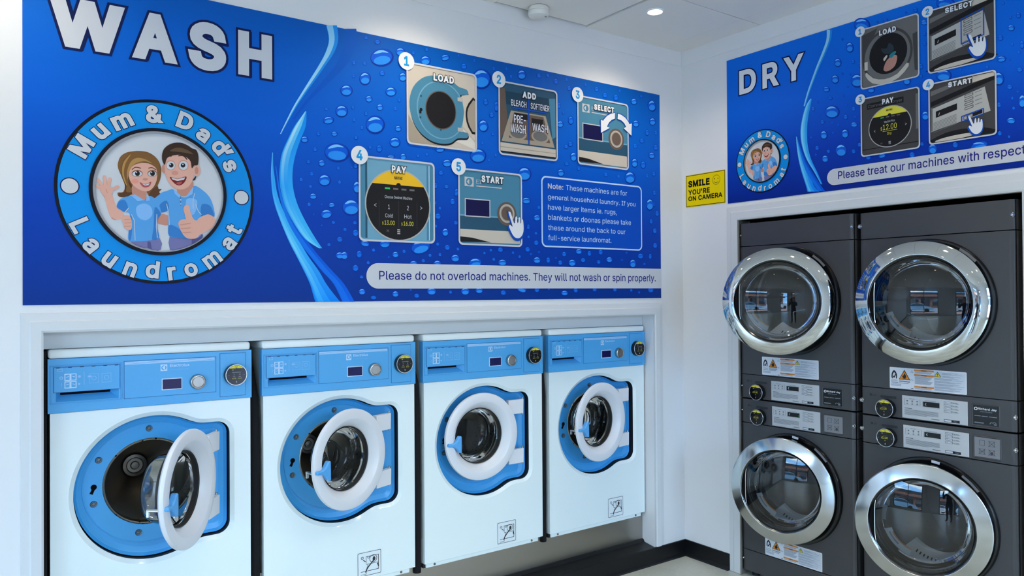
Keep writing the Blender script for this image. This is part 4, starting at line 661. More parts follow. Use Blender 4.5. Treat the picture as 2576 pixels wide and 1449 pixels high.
DROP_D = ((2355, 160, 28, 22), (2325, 222, 14, 14), (2495, 227, 26, 16), (2455, 293, 44, 34), (2508, 358, 14, 12), (2475, 525, 14, 12), (2555, 485, 22, 20), (2420, 222, 7, 7), (2360, 297, 6, 6), (2420, 380, 6, 6), (2555, 605, 30, 26))
DROP_E = ((1265, 355, 28, 38), (1175, 470, 26, 32), (1155, 595, 28, 32), (1090, 672, 24, 20), (1120, 740, 16, 11), (1130, 840, 55, 48), (1320, 605, 48, 50), (1355, 185, 60, 50), (1070, 1015, 26, 32), (1230, 1005, 26, 34), (1298, 938, 26, 18), (1200, 1130, 42, 48), (1080, 1195, 24, 26), (1060, 920, 14, 16), (1290, 465, 14, 16), (1235, 880, 16, 18), (1295, 820, 14, 16), (1020, 1115, 14, 16), (1295, 1140, 14, 16), (990, 820, 14, 16), (1800, 500, 18, 20), (1825, 170, 26, 18), (1760, 75, 18, 16), (1695, 605, 28, 34), (1425, 675, 28, 24), (1605, 90, 26, 18), (1475, 165, 8, 8), (1535, 155, 18, 18), (2408, 445, 34, 22), (2480, 210, 26, 22), (2400, 285, 20, 20), (2535, 115, 18, 22), (2475, 130, 12, 12), (2545, 525, 22, 18), (2470, 655, 20, 18), (2480, 908, 34, 22), (2565, 760, 28, 50), (2390, 790, 14, 20), (2395, 1005, 16, 18), (2562, 335, 16, 30), (2490, 740, 10, 12), (2500, 815, 12, 12), (1970, 565, 58, 46), (2240, 1098, 66, 32), (1890, 1120, 32, 40), (1735, 1165, 20, 20), (1405, 1185, 18, 18), (1510, 1172, 28, 16), (1835, 870, 28, 34), (2060, 1090, 20, 22), (1810, 1085, 14, 14), (1155, 1415, 26, 16), (1240, 1395, 14, 18), (1430, 1370, 18, 16), (1805, 1330, 30, 24), (1960, 1330, 40, 18), (2095, 1303, 11, 9), (2165, 1303, 28, 12), (2475, 1245, 32, 20), (1035, 860, 8, 9), (1025, 770, 8, 9), (1220, 720, 8, 9), (1240, 790, 8, 10), (1135, 925, 8, 9), (1180, 940, 8, 9), (1140, 1000, 8, 9), (1105, 1140, 12, 12), (1010, 1165, 8, 9), (1305, 880, 9, 10), (1250, 655, 8, 8), (1270, 560, 8, 8), (1210, 555, 8, 10), (1210, 295, 8, 10), (1000, 938, 8, 9), (975, 1035, 9, 10), (1830, 330, 16, 12), (1830, 255, 12, 14), (2300, 505, 12, 10), (2100, 525, 10, 10), (2055, 570, 8, 8), (2420, 25, 12, 12), (2490, 335, 12, 12), (2470, 450, 8, 8), (2540, 395, 10, 12), (2530, 690, 9, 10), (2385, 590, 40, 50), (1985, 25, 70, 50), (1690, 95, 8, 8), (1340, 1090, 14, 16), (1345, 490, 14, 18), (1800, 575, 16, 12), (2110, 600, 8, 8), (2280, 1240, 10, 8), (2465, 1030, 10, 10))
def drops(a, lst, ox, oy, k, lim=None):
    for x, y, rx, ry in lst:
        px, py = ox + x / k, oy + y / k
        if lim and not lim(px, py, rx / k, ry / k): continue
        droplet(a, px, py, rx / k, ry / k)
def band(rows, k, ox, oy):
    """outline of a ribbon from (y, left, right) rows"""
    L = [(ox + l / k, oy + y / k) for y, l, r in rows]; R = [(ox + r / k, oy + y / k) for y, l, r in rows]
    return spline(L, 4, False) + spline(R, 4, False)[::-1]
def ribbons(a, ups, mids, lows, sides, k, ox, oy, rb):
    fr = lambda rows, p, q: [(y, l + (r - l) * p, l + (r - l) * q) for y, l, r in rows]
    for rows, mts in ((sides, (rb[4], rb[0])), (mids, (rb[1], rb[2])), (lows, (rb[1], rb[2])), (ups, (rb[1], rb[3]))):
        a.poly(band(rows, k, ox, oy), mts[0], 1 if rows is sides else 2)
        a.poly(band(fr(rows, .06, .62), k, ox, oy), mts[1], 3); 
        if rows is not sides: a.poly(band(fr(rows, .12, .34), k, ox, oy), rb[3], 4)

# ---------------------------------------------------------------- one instruction picture on a sign
def badge(a, px, py, num, r, vk=1.0):
    u, v = a.T(px, py)
    a.poly(circ(u, v, r, 40), I_BRIGHT, 20, T=False)
    g = glyphs(num, .03); h = r * 1.12; lo, hi = cap_h(.03); w = (g[3] - g[2]) * h / (hi - lo) * .86
    a.text(num, u - w / 2, u + w / 2, v - h / 2, v + h / 2, I_NUM, 21, bold=.03)
def caption(a, word, pl, pr, pt):
    a.ptext(word, pl, pr, pt, I_BRIGHT, 19, bold=.05, outline=(.05, P_DARK), track=.05)
class Pic:
    """a printed photo with a white rounded frame; s, t run 0..1 across and down the picture"""
    def __init__(s, u0, u1, v0, v1): s.u0, s.u1, s.v0, s.v1 = u0, u1, v0, v1; s.a = Art(s.T)
    def T(s, x, y): return (s.u0 + x * (s.u1 - s.u0), s.v1 - y * (s.v1 - s.v0))
    def frame(s, ground):
        w = (s.u1 - s.u0) * .022; r = (s.u1 - s.u0) * .06
        s.a.poly(rrect(s.u0, s.u1, s.v0, s.v1, r), ground, 6, T=False)
        s.a.poly(rrect(s.u0 - w / 2, s.u1 + w / 2, s.v0 - w / 2, s.v1 + w / 2, r), I_WHITE, 16, holes=[rrect(s.u0 + w / 2, s.u1 - w / 2, s.v0 + w / 2, s.v1 - w / 2, r * .8)], T=False)
    def fin(s, name, parent, num, pos, r, word, x0, x1, y0, y1, pu, pv, label):
        badge(s.a, pos[0], pos[1], num, r); caption(s.a, word, (x0, y1), (x1, y1), (x0, y0)); return s.a.build(name, parent, pu, pv, label=label)
def R(a, x0, x1, y0, y1, m, L): a.poly([(x0, y0), (x1, y0), (x1, y1), (x0, y1)], m, L)
def hand(a, x, y, k, L=17):
    """white pointing hand, fingertip at (x, y), k = height"""
    P = [(0, 0), (.06, -.03), (.13, .03), (.27, .38), (.33, .36), (.36, .16), (.43, .15), (.45, .36), (.50, .35), (.53, .18), (.60, .18), (.61, .38), (.66, .37), (.68, .25), (.75, .26), (.78, .60), (.72, .82), (.56, .96), (.36, .96), (.20, .84), (.06, .62), (.02, .52), (.08, .47), (.20, .54), (.16, .40)]
    p = [(x + q[0] * k * .9, y + q[1] * k) for q in P]; c = (sum(q[0] for q in p) / len(p), sum(q[1] for q in p) / len(p))
    a.poly([(c[0] + (q[0] - c[0]) * 1.17 - k * .02, c[1] + (q[1] - c[1]) * 1.14 + k * .03) for q in p], P_LBL, L, 3); a.poly(p, I_BRIGHT, L + 1, 3)
def panel_photo(p, arrows):
    a = p.a; p.frame(P_TEAL); R(a, 0, 1, .62, .82, P_TEALD, 7); R(a, .02, .98, .605, .625, P_TEALL, 8); R(a, .02, .98, .80, .97, P_CREAM, 8); a.poly([(.02, .97), (.02, .90), (.2, .91), (.5, .965)], P_DARK, 9)
    R(a, .09, .23, .10, .225, P_TXTG, 8); a.ell(.16, .163, .05, .05, P_TEAL, 9); a.poly([(.12, .163), (.16, .125), (.16, .2)], P_TXTG, 10)
    a.text('EI' if not arrows else 'E', *[p.T(.27, 0)[0], p.T(.35 if not arrows else .31, 0)[0], p.T(0, .18)[1], p.T(0, .125)[1]], P_TXTG, 9); R(a, .27, .68, .205, .218, P_TXTG, 9)
    R(a, .09, .49, .385, .63, P_TXTG, 9); R(a, .105, .475, .40, .615, P_DISP, 10)
    cx = .76; a.ell(cx, .56, .16, .165, P_BROWN, 9); a.ell(cx, .555, .125, .13, P_SILV, 10); a.ell(cx, .555, .105, .11, P_CREAMD, 11); a.ell(cx, .555, .092, .097, P_BROWN, 12)
    if arrows:
        for P in (((2048, 853), (2020, 858), (1990, 874), (1966, 900), (1960, 912), (1942, 905), (1943, 1002), (2008, 966), (1988, 955), (2003, 925), (2022, 906), (2048, 895)), ((2070, 858), (2098, 868), (2125, 888), (2148, 918), (2156, 938), (2175, 932), (2172, 1024), (2114, 968), (2132, 958), (2118, 930), (2098, 910), (2068, 898))):
            q = [WP(860 + x / 2.994, y / 2.994) for x, y in P]
            a.poly(offset_loop(q, .0055), P_LBL, 17, T=False); a.poly(q, I_BRIGHT, 18, T=False)
def reader_photo(p, dry):
    a = p.a
    if dry: p.frame(P_CHAR); R(a, .10, .74, .10, .20, P_DARK, 7); a.text('Commercial Dryer', p.T(.12, 0)[0], p.T(.72, 0)[0], p.T(0, .175)[1], p.T(0, .125)[1], P_CHARL, 8); R(a, .02, .98, .885, .90, P_DARK, 7); R(a, .94, .98, .1, .68, P_CHARL, 7)
    else: p.frame(P_TEALL); R(a, .015, .10, .03, .97, P_TEAL, 7); R(a, .90, .985, .03, .97, P_TEAL, 7); R(a, .075, .10, .03, .97, P_TEALD, 8); R(a, .93, .94, .03, .97, I_LINE, 8)
    cx, cy, r = (.50, .56, .36) if dry else (.51, .555, .425); ry = r * (.86 if dry else 1)
    a.ell(cx, cy, r * 1.04, r * 1.04 if not dry else r * .98, P_SILV, 9, 48); a.ell(cx, cy, r, ry if not dry else r * .94, P_DARK, 10, 48); rr = r * (.94 if dry else 1)
    a.poly([(cx + r * math.cos(t), cy + rr * math.sin(t)) for t in [-PI / 2 - .95 + 1.9 * k / 16 for k in range(17)]], P_YELL if dry else P_YEL, 11)
    w = lambda b, x0, x1, y0, y1, m, **k: a.text(b, p.T(cx + x0, 0)[0], p.T(cx + x1, 0)[0], p.T(0, cy + y1)[1], p.T(0, cy + y0)[1], m, 13, **k)
    w('NAYAX', -.055, .055, -r * .83, -r * .74, P_DARK, bold=.03); a.ell(cx, cy - rr * .585, .03, .025, P_DARK, 12)
    for k in range(4): R(a, cx - r * .43 + k * r * .26, cx - r * .27 + k * r * .26, cy - r * .49, cy - r * .44, P_GREEN if k == 0 else P_CHARL, 12)
    if dry:
        w('Machine Price', -.09, .09, -r * .30, -r * .20, I_WHITE); w('$', -.155, -.13, -r * .02, r * .13, P_YELL); w('12.00', -.115, .125, -r * .12, r * .13, P_YELL); R(a, cx - .12, cx + .13, cy + r * .19, cy + r * .205, P_YELL, 12); w('Dry', -.04, .035, r * .26, r * .38, P_YELL)
        w('<', -.275, -.25, r * .02, r * .17, P_TXTG); w('>', .265, .295, -r * .07, r * .08, P_TXTG)
    else:
        w('Choose Desired Machine', -.185, .185, -r * .26, -r * .18, I_WHITE)
        for x in (-.26, 0, .25): R(a, cx + x - .002, cx + x + .002, cy - r * .12, cy + r * .66, P_CHAR, 12)
        for x, n_, hc, pr in ((-.13, '1', 'Cold', '13.00'), (.125, '2', 'Hot', '16.00')):
            w(n_, x - .012, x + .012, 0, r * .13, I_WHITE); w(hc, x - .05, x + .05, r * .26, r * .37, P_TXTG); w('$', x - .09, x - .074, r * .50, r * .58, P_YELL); w(pr, x - .06, x + .075, r * .46, r * .58, P_YELL)
        w('<', -.325, -.295, -.02, .04, P_TXTG); w('>', .295, .325, -.02, .04, P_TXTG)
    for k in range(3): R(a, cx - .02, cx + .02, cy + r * (.70 + .055 * k), cy + r * (.725 + .055 * k), P_TXTG, 12)
    a.line([(cx - .16, cy + r * .72), (cx - .13, cy + r * .78)], .006, P_CHARL, 12); a.line([(cx - .13, cy + r * .72), (cx - .16, cy + r * .78)], .006, P_CHARL, 12)
def dryer_panel_photo(p, box_all):
    a = p.a; p.frame(P_CHAR)
    a.poly([(.02, .30), (.98, .06), (.98, .14), (.02, .38)], P_DARK, 7); a.poly([(.02, .12), (.62, .02), (.62, .06), (.02, .20)], P_CHARL, 7); a.poly([(.66, .02), (.98, .02), (.98, .08), (.66, .12)], P_CREAM, 7)
    a.poly([(.02, .42), (.84, .22), (.92, .62), (.02, .80)], P_SILV, 8); a.poly([(.02, .40), (.02, .79), (.05, .79), (.05, .40)], P_CHARL, 9)
    a.poly([(.10, .47), (.43, .40), (.43, .50), (.10, .575)], P_DARK, 9); a.line([(.16, .50), (.145, .54)], .012, P_SILV, 10)
    for k in range(8): a.line([(.06, .66 + k * .022), (.42, .575 + k * .022)], .007, P_CHARL, 9)
    for k in range(4): a.line([(.55, .305 + k * .065), (.67, .28 + k * .065), (.67, .315 + k * .065), (.55, .34 + k * .065)], .007, P_DARK, 10, closed=True); a.line([(.70, .285 + k * .065), (.80, .265 + k * .065)], .008, P_CHARL, 10)
    a.line([(.53, .64), (.80, .58), (.80, .63), (.53, .69)], .007, P_DARK, 10, closed=True); a.poly([(.66, .612), (.80, .58), (.80, .63), (.66, .66)], P_DARK, 10)
    a.poly([(.02, .97), (.02, .93), (.25, .85), (.5, .83), (.8, .86), (.97, .92), (.97, .97)], P_DARK, 9, 2); a.poly([(.08, .975), (.2, .93), (.48, .91), (.7, .92), (.8, .94), (.5, .975)], P_CREAM, 10, 2)
    Bx = [(.51, .27), (.84, .20), (.84, .60), (.51, .66)] if box_all else [(.50, .63), (.82, .565), (.82, .65), (.50, .715)]
    a.line(Bx, .016, P_LBL, 12, closed=True)

# ---------------------------------------------------------------- the WASH sign
SU0, SU1, SV0, SV1 = -3.322, -.191, 1.528, 2.712
t = empty('wall_sign', 'long blue sign headed WASH, printed with five numbered washing steps, above the washers', 'sign', ((SU0 + SU1) / 2, 0, SV0))
PU, PV = (SU0 + SU1) / 2, SV0
M_BLUE = ramp_mat('sign_print_blue', 'Z', 0, SV1 - SV0, [(0, (0, 50, 138)), (.30, (0, 62, 172)), (.62, (0, 94, 206)), (.85, (0, 98, 200)), (1, (0, 90, 180))], .5)
bm = BM(); box(bm, SU0 - PU, SU1 - PU, -.003, -.0004, 0, SV1 - SV0); obj('panel', bm, M_BLUE, t)
H0 = .0032
RB = [ramp_mat('ribbon_side', 'Z', 0, 1.2, [(0, (10, 110, 230)), (.45, (20, 120, 232)), (1, (0, 92, 214))]), ramp_mat('ribbon_mid', 'Z', 0, 1.2, [(0, (0, 130, 240)), (.25, (60, 180, 246)), (.6, (20, 150, 240)), (1, (30, 140, 226))]),
      ramp_mat('ribbon_light', 'Z', 0, 1.2, [(0, (20, 150, 248)), (.22, (90, 200, 250)), (.4, (40, 160, 244)), (.62, (110, 206, 250)), (1, (70, 170, 236))]), ramp_mat('ribbon_glow', 'Z', 0, 1.2, [(0, (40, 168, 250)), (.2, (120, 214, 252)), (.4, (60, 176, 248)), (.6, (176, 230, 252)), (1, (130, 196, 236))]), ramp_mat('ribbon_dark', 'Z', 0, 1.2, [(0, (0, 96, 224)), (.5, (0, 84, 206)), (1, (0, 92, 186))])]
a = Art(WP); k = 2.994
ribbons(a, [(193, 2452, 2535), (300, 2472, 2545), (400, 2445, 2512), (500, 2392, 2445), (600, 2330, 2375), (700, 2268, 2302), (800, 2208, 2234), (900, 2158, 2176), (1010, 2106, 2116)],
        [(840, 2296, 2306), (950, 2215, 2300), (1050, 2165, 2262), (1150, 2122, 2228), (1250, 2105, 2206), (1350, 2102, 2200), (1450, 2116, 2212), (1560, 2148, 2246), (1680, 2210, 2305), (1800, 2295, 2376), (1870, 2398, 2424)],
        [(1150, 2048, 2054), (1250, 2040, 2056), (1330, 2038, 2066), (1440, 2046, 2082), (1540, 2066, 2112), (1640, 2100, 2156), (1740, 2140, 2202), (1840, 2184, 2264), (1940, 2236, 2326), (2040, 2286, 2398), (2140, 2332, 2456), (2230, 2358, 2524), (2272, 2372, 2560)],
        [(1250, 2072, 2080), (1420, 2092, 2112), (1560, 2122, 2162), (1700, 2176, 2232), (1840, 2262, 2330), (1940, 2340, 2410), (2040, 2420, 2500), (2140, 2510, 2590), (2272, 2575, 2668)], k, 0, 0, RB)
a.poly(band([(218, 2600, 2680), (320, 2600, 2690), (420, 2560, 2650), (500, 2520, 2600), (620, 2420, 2480), (760, 2300, 2330), (900, 2200, 2215)], k, 0, 0), RB[4], 1)
a.build('ribbon', t, PU, PV, H0)
a = Art(WP)
ok = lambda px, py, rx, ry: (lambda q: SU0 < q[0] < SU1 - .012 and SV0 + .012 < q[1] < SV1 - .012)(WP(px, py))
drops(a, DROP_A, 860, 0, k, ok); drops(a, DROP_B, 860, 340, k, ok); drops(a, DROP_C, 0, 0, k, ok); drops(a, DROP_D, 0, 440, k, ok)
a.build('water_droplets', t, PU, PV, H0)
a = Art()
zt, zb = 2.618, 2.440
for ch, u0, u1 in (('W', -3.246, -3.004), ('A', -2.981, -2.823), ('S', -2.786, -2.643), ('H', -2.597, -2.461)): a.text(ch, u0, u1, zb - (.003 if ch == 'S' else 0), zt + (.003 if ch == 'S' else 0), I_WHITE, 4, bold=.044, outline=(.03, I_NAVY))
for ch, u0, u1 in (('W', -3.246, -3.004), ('A', -2.981, -2.823), ('S', -2.786, -2.643), ('H', -2.597, -2.461)): a.text(ch, u0 - .001, u1 + .009, zb - .006, zt + .001, I_NAVY, 2, bold=.07)
a.build('title_lettering', t, PU, PV, H0)
emblem(t, -2.884, 1.948, .346, PU, PV)
e = None
# pictures
def zrel(p, px, py): u, v = WP(px, py); return ((u - p.u0) / (p.u1 - p.u0), (p.v1 - v) / (p.v1 - p.v0))
p = Pic(-1.843, -1.470, 2.248, 2.618); a = p.a; p.frame(P_CREAM)
a.poly([(.0, .62), (.16, .86), (.5, 1), (.02, .985)], P_CREAMD, 7); a.poly([(.80, .62), (.985, .5), (.985, .98), (.7, .9)], mat('ink_pale_cream', (218, 212, 202), .5, 0, .16), 7, 0)
P = [(.50, .10), (.62, .12), (.74, .19), (.86, .21), (.88, .27), (.78, .29), (.76, .34), (.77, .70), (.80, .76), (.88, .78), (.86, .84), (.72, .86), (.62, .93), (.48, .955), (.32, .93), (.16, .83), (.06, .67), (.03, .48), (.08, .30), (.2, .17), (.34, .11)]
a.poly([(q[0] + .006, q[1] + .022) for q in P], P_DARK, 8, 3); a.poly(P, P_TEAL, 9, 3); a.ell(.48, .53, .35, .37, P_TEALL, 10, 40); a.ell(.48, .53, .335, .355, P_TEAL, 11, 40); a.ell(.475, .53, .225, .245, P_BROWN, 12, 40); a.ell(.475, .53, .212, .232, P_DARK, 13, 40)
a.poly([(.78, .30), (.90, .27), (.985, .22), (.985, .88), (.9, .80), (.79, .70), (.82, .5)], P_CREAM, 12); a.poly([(.985, .32), (.92, .34), (.855, .44), (.84, .56), (.88, .70), (.985, .78)], P_DARK, 13, 2); a.poly([(.985, .35), (.93, .37), (.875, .46), (.865, .56), (.9, .68), (.985, .75)], P_CREAMD, 14, 2)
for yy in (.33, .72): R(a, .72, .80, yy, yy + .05, P_SILV, 13)
for x, y in ((.47, .165), (.19, .39), (.18, .66), (.47, .78)): a.ell(x, y, .014, .015, P_TEALD, 12)
a.ell(.19, .56, .02, .022, P_DARK, 12); R(a, .165, .195, .57, .61, P_DARK, 12)
p.fin('instruction_picture', t, '1', zrel(p, 1020, 155), .040, 'LOAD', .365, .665, .078, .17, PU, PV, 'printed LOAD step, number 1, showing an open blue washer door')
p = Pic(-1.334, -.967, 2.252, 2.613); a = p.a; p.frame(P_TEALD)
a.poly([(.02, .1), (.1, .08), (.15, .6), (.02, .8)], P_BROWN, 7); a.poly([(.12, .12), (.86, .12), (.86, .30), (.12, .30)], mat('ink_teal_deep', (34, 66, 86), .5, 0, .16), 8); a.poly([(.86, .12), (.98, .1), (.98, .66), (.92, .70)], P_TEAL, 8)
a.poly([(.20, .38), (.80, .38), (.96, .82), (.04, .82)], P_CREAMD, 9); a.poly([(.25, .40), (.49, .40), (.49, .76), (.16, .76)], P_BROWN, 10); a.poly([(.51, .40), (.76, .40), (.88, .76), (.51, .76)], P_BROWN, 10)
R(a, .26, .48, .40, .48, P_DARK, 11); R(a, .55, .75, .44, .54, P_DARK, 11)
for c in (.31, .70): a.ell(c, .69, .155, .09, P_CREAMD, 11); a.ell(c, .685, .125, .068, P_CHARL, 12)
a.poly([(.02, .84), (.98, .84), (.98, .955), (.02, .955)], P_CREAM, 10); R(a, .02, .98, .895, .905, P_CREAMD, 11); R(a, .02, .98, .955, .972, P_DARK, 11)
R(a, .49, .512, .165, .82, P_LBL, 13); R(a, .22, .82, .325, .345, P_LBL, 13)
tx = lambda b, x0, x1, y0, y1: a.text(b, p.T(x0, 0)[0], p.T(x1, 0)[0], p.T(0, y1)[1], p.T(0, y0)[1], I_BRIGHT, 15, bold=.012, outline=(.03, I_NAVY))
tx('BLEACH', .20, .46, .225, .31); tx('SOFTENER', .535, .865, .225, .31); tx('PRE-', .245, .445, .43, .54); tx('WASH', .19, .445, .56, .68); tx('WASH', .56, .835, .51, .62)
p.fin('instruction_picture', t, '2', zrel(p, 1252, 201), .040, 'ADD', .39, .625, .085, .175, PU, PV, 'printed ADD step, number 2, showing an open detergent drawer')
p = Pic(-.822, -.453, 2.252, 2.615); panel_photo(p, True); p.fin('instruction_picture', t, '3', zrel(p, 1450, 239), .040, 'SELECT', .31, .71, .078, .165, PU, PV, 'printed SELECT step, number 3, showing a dial with curved arrows')
p = Pic(-2.080, -1.707, 1.797, 2.165); reader_photo(p, False); p.fin('instruction_picture', t, '4', zrel(p, 902, 391), .040, 'PAY', .415, .615, .072, .16, PU, PV, 'printed PAY step, number 4, showing a round payment screen')
p = Pic(-1.570, -1.201, 1.797, 2.157); panel_photo(p, False); hand(p.a, .78, .54, .36); p.fin('instruction_picture', t, '5', zrel(p, 1151, 420), .040, 'START', .345, .70, .06, .155, PU, PV, 'printed START step, number 5, showing a hand pressing a dial')
a = Art(WP); n0, n1, m0, m1 = -1.071, -.345, 1.798, 2.166
a.poly(rrect(n0, n1, m0, m1, .03), I_LINE, 6, T=False); a.poly(rrect(n0 + .008, n1 - .008, m0 + .008, m1 - .008, .024), I_BOX, 7, T=False)
K = lambda x, y: (860 + x / k, 340 + y / k)
a.ptext('Note:', K(1546, 403), K(1662, 412), K(1546, 363), I_WHITE, 9, bold=.016)
for b, l, r, tp in (('These machines are for', (1682, 414), (2142, 458), (1682, 375)), ('general household laundry. If you', (1546, 485), (2205, 535), (1546, 446)), ('have larger items ie. rugs,', (1547, 562), (2065, 598), (1547, 522)), ('blankets or doonas please take', (1548, 638), (2172, 678), (1548, 598)), ('these around the back to our', (1548, 716), (2130, 745), (1548, 676)), ('full-service laundromat.', (1548, 792), (2024, 810), (1548, 752))):
    a.ptext(b, K(*l), K(*r), K(*tp), I_LINE, 9, bold=.002)
a.build('note_box', t, PU, PV, label='rounded blue box with a printed note in pale blue type')
a = Art(WP); b0, b1 = 1.584, 1.697
a.poly([(SU1, b0), (SU1, b1)] + [(-1.992 + (b1 - b0) / 2 * math.cos(q), (b0 + b1) / 2 + (b1 - b0) / 2 * math.sin(q)) for q in [PI / 2 + PI * i / 16 for i in range(17)]], I_WHITE, 6, T=False)
a.ptext('Please do not overload machines. They will not wash or spin properly.', K(277, 1089), K(2358, 1101), K(277, 1022), I_LETTER, 8, bold=.004)
a.build('banner', t, PU, PV, label='white rounded strip with dark blue lettering along the foot of the sign')

# ---------------------------------------------------------------- the DRY sign
TU0, TU1, TV0, TV1 = .3365, 2.15, 2.056, 2.859
PU, PV = (TU0 + TU1) / 2, TV0
t = empty('wall_sign', 'blue sign headed DRY, printed with four numbered drying steps, above the dryers', 'sign', (0, -PU, PV), -PI / 2)
M_BLUE2 = ramp_mat('sign_print_blue_dry', 'Z', 0, TV1 - TV0, [(0, (0, 36, 136)), (.3, (0, 62, 180)), (.62, (0, 100, 218)), (1, (0, 110, 222))], .5)
bm = BM(); box(bm, TU0 - PU, TU1 - PU, -.003, -.0004, 0, TV1 - TV0); obj('panel', bm, M_BLUE2, t)
RB2 = [ramp_mat('dry_' + m_.name, 'Z', 0, .8, [(0, c0), (.3, c1), (1, c2)]) for m_, c0, c1, c2 in zip(RB, ((10, 110, 230), (0, 130, 240), (40, 160, 246), (80, 190, 250), (0, 92, 220)), ((20, 120, 232), (50, 170, 246), (90, 196, 250), (130, 214, 252), (0, 84, 210)), ((0, 92, 214), (30, 140, 226), (90, 180, 236), (150, 210, 240), (0, 104, 216)))]
a = Art(DP)
ribbons(a, [(226, 1090, 1134), (300, 1088, 1124), (400, 1054, 1086), (500, 1014, 1040), (600, 978, 1000), (700, 944, 962), (800, 918, 930)],
        [(745, 968, 980), (800, 934, 970), (900, 906, 950), (1000, 894, 944), (1100, 906, 950), (1200, 940, 975), (1300, 1000, 1022), (1388, 1048, 1060)],
        [(1030, 862, 868), (1100, 866, 884), (1200, 880, 914), (1300, 904, 958), (1400, 936, 996), (1444, 946, 1038)],
        [(1060, 872, 878), (1200, 905, 930), (1300, 940, 985), (1400, 1000, 1050), (1440, 1030, 1080)], k, 1716, 0, RB2)
a.build('ribbon', t, PU, PV, H0)
a = Art(DP); drops(a, DROP_E, 1716, 0, k, lambda px, py, rx, ry: (lambda q: TU0 < q[0] and TV0 + .02 < q[1] < TV1 - .02)(DP(px, py)))
for _ in range(40):
    u, v = random.uniform(1.84, TU1 - .02), random.uniform(TV0 + .03, TV1 - .03); r_ = random.uniform(.004, .014); q = Art(); droplet(q, u, -v, r_, r_); a.raw([(c[0], -c[1], 0) for c in []], [], D_MID, 0)
a.build('water_droplets', t, PU, PV, H0)
a = Art()
for ch, u0, u1 in (('D', .422, .532), ('R', .573, .675), ('Y', .703, .822)):
    a.text(ch, u0, u1, 2.648, 2.779, I_BRIGHT, 4, bold=.030, outline=(.03, I_NAVY)); a.text(ch, u0, u1 + .006, 2.643, 2.779, I_NAVY, 2, bold=.05)
a.build('title_lettering', t, PU, PV, H0)
emblem(t, .5665, 2.262, .169, PU, PV)
def zd(p, px, py): u, v = DP(1716 + px / k, py / k); return ((u - p.u0) / (p.u1 - p.u0), (p.v1 - v) / (p.v1 - p.v0))
Q = lambda x, y: DP(1716 + x / k, y / k)
qa, qb = Q(1352, 232), Q(1790, 575); p = Pic(qa[0], qb[0], qb[1], qa[1]); a = p.a; p.frame(P_CHARL)
a.poly([(.02, .1), (.3, .04), (.1, .4), (.02, .5)], P_CHAR, 7); a.ell(.46, .53, .44, .44, P_CHAR, 8, 44); a.ell(.46, .53, .40, .40, P_CHARL, 9, 44); a.ell(.48, .51, .33, .33, P_DARK, 10, 44)
a.poly([(.36, .40), (.46, .42), (.50, .34), (.58, .42), (.56, .52), (.42, .50)], mat('ink_slate', (46, 58, 66), .5, 0, .16), 11, 3); a.poly([(.46, .62), (.58, .56), (.64, .60), (.60, .74), (.48, .80), (.40, .76)], P_ROSE, 11, 3); a.poly([(.50, .55), (.6, .50), (.62, .53), (.54, .60)], P_AQUA, 12, 2); a.poly([(.40, .58), (.46, .53), (.47, .56), (.42, .62)], P_CREAM, 12, 2)
a.poly([(.10, .74), (.22, .86), (.42, .92), (.64, .88), (.80, .74), (.83, .80), (.66, .95), (.42, 1.0), (.2, .94), (.08, .80)], P_CREAM, 11, 2); R(a, .06, .12, .56, .70, P_CREAM, 11); a.poly([(.90, .3), (.98, .28), (.98, .9), (.93, .88)], P_CHAR, 9)
p.fin('instruction_picture', t, '1', zd(p, 1348, 242), .0245, 'LOAD', .335, .63, .095, .185, PU, PV, 'printed LOAD step, number 1, showing clothes inside a dryer')
qa, qb = Q(1858, 90), Q(2365, 440); p = Pic(qa[0], qb[0], qb[1], qa[1]); dryer_panel_photo(p, True); hand(p.a, .62, .56, .36); p.fin('instruction_picture', t, '2', zd(p, 1856, 92), .0245, 'SELECT', .27, .69, .03, .115, PU, PV, 'printed SELECT step, number 2, showing a hand choosing a heat setting')
qa, qb = Q(1355, 752), Q(1795, 1112); p = Pic(qa[0], qb[0], qb[1], qa[1]); reader_photo(p, True); p.fin('instruction_picture', t, '3', zd(p, 1350, 752), .0245, 'PAY', .38, .58, .075, .165, PU, PV, 'printed PAY step, number 3, showing twelve dollars on a round screen')
qa, qb = Q(1866, 640), Q(2373, 1010); p = Pic(qa[0], qb[0], qb[1], qa[1]); dryer_panel_photo(p, False); hand(p.a, .60, .66, .30); p.fin('instruction_picture', t, '4', zd(p, 1862, 640), .0245, 'START', .30, .66, .035, .12, PU, PV, 'printed START step, number 4, showing a hand pressing the start button')
a = Art(DP); c0, c1 = Q(1200, 1388)[1], Q(1200, 1265)[1]; rr_ = (c1 - c0) / 2; cu = Q(1096, 1330)[0] + rr_
a.poly([(TU1, c0), (TU1, c1)] + [(cu + rr_ * math.cos(q), (c0 + c1) / 2 + rr_ * math.sin(q)) for q in [PI / 2 + PI * i / 16 for i in range(17)]], I_WHITE, 6, T=False)
tl, tr_, tt = Q(1180, 1350), Q(2558, 1165), Q(1180, 1292); g0 = glyphs('Please treat our machines with respec', .006); a.text('Please treat our machines with respect.', tl[0], tr_[0], tl[1], tt[1], I_LETTER, 8, bold=.006, ref='Please treat our machines with respec')
a.build('banner', t, PU, PV, label='white rounded strip with dark blue lettering along the foot of the sign')

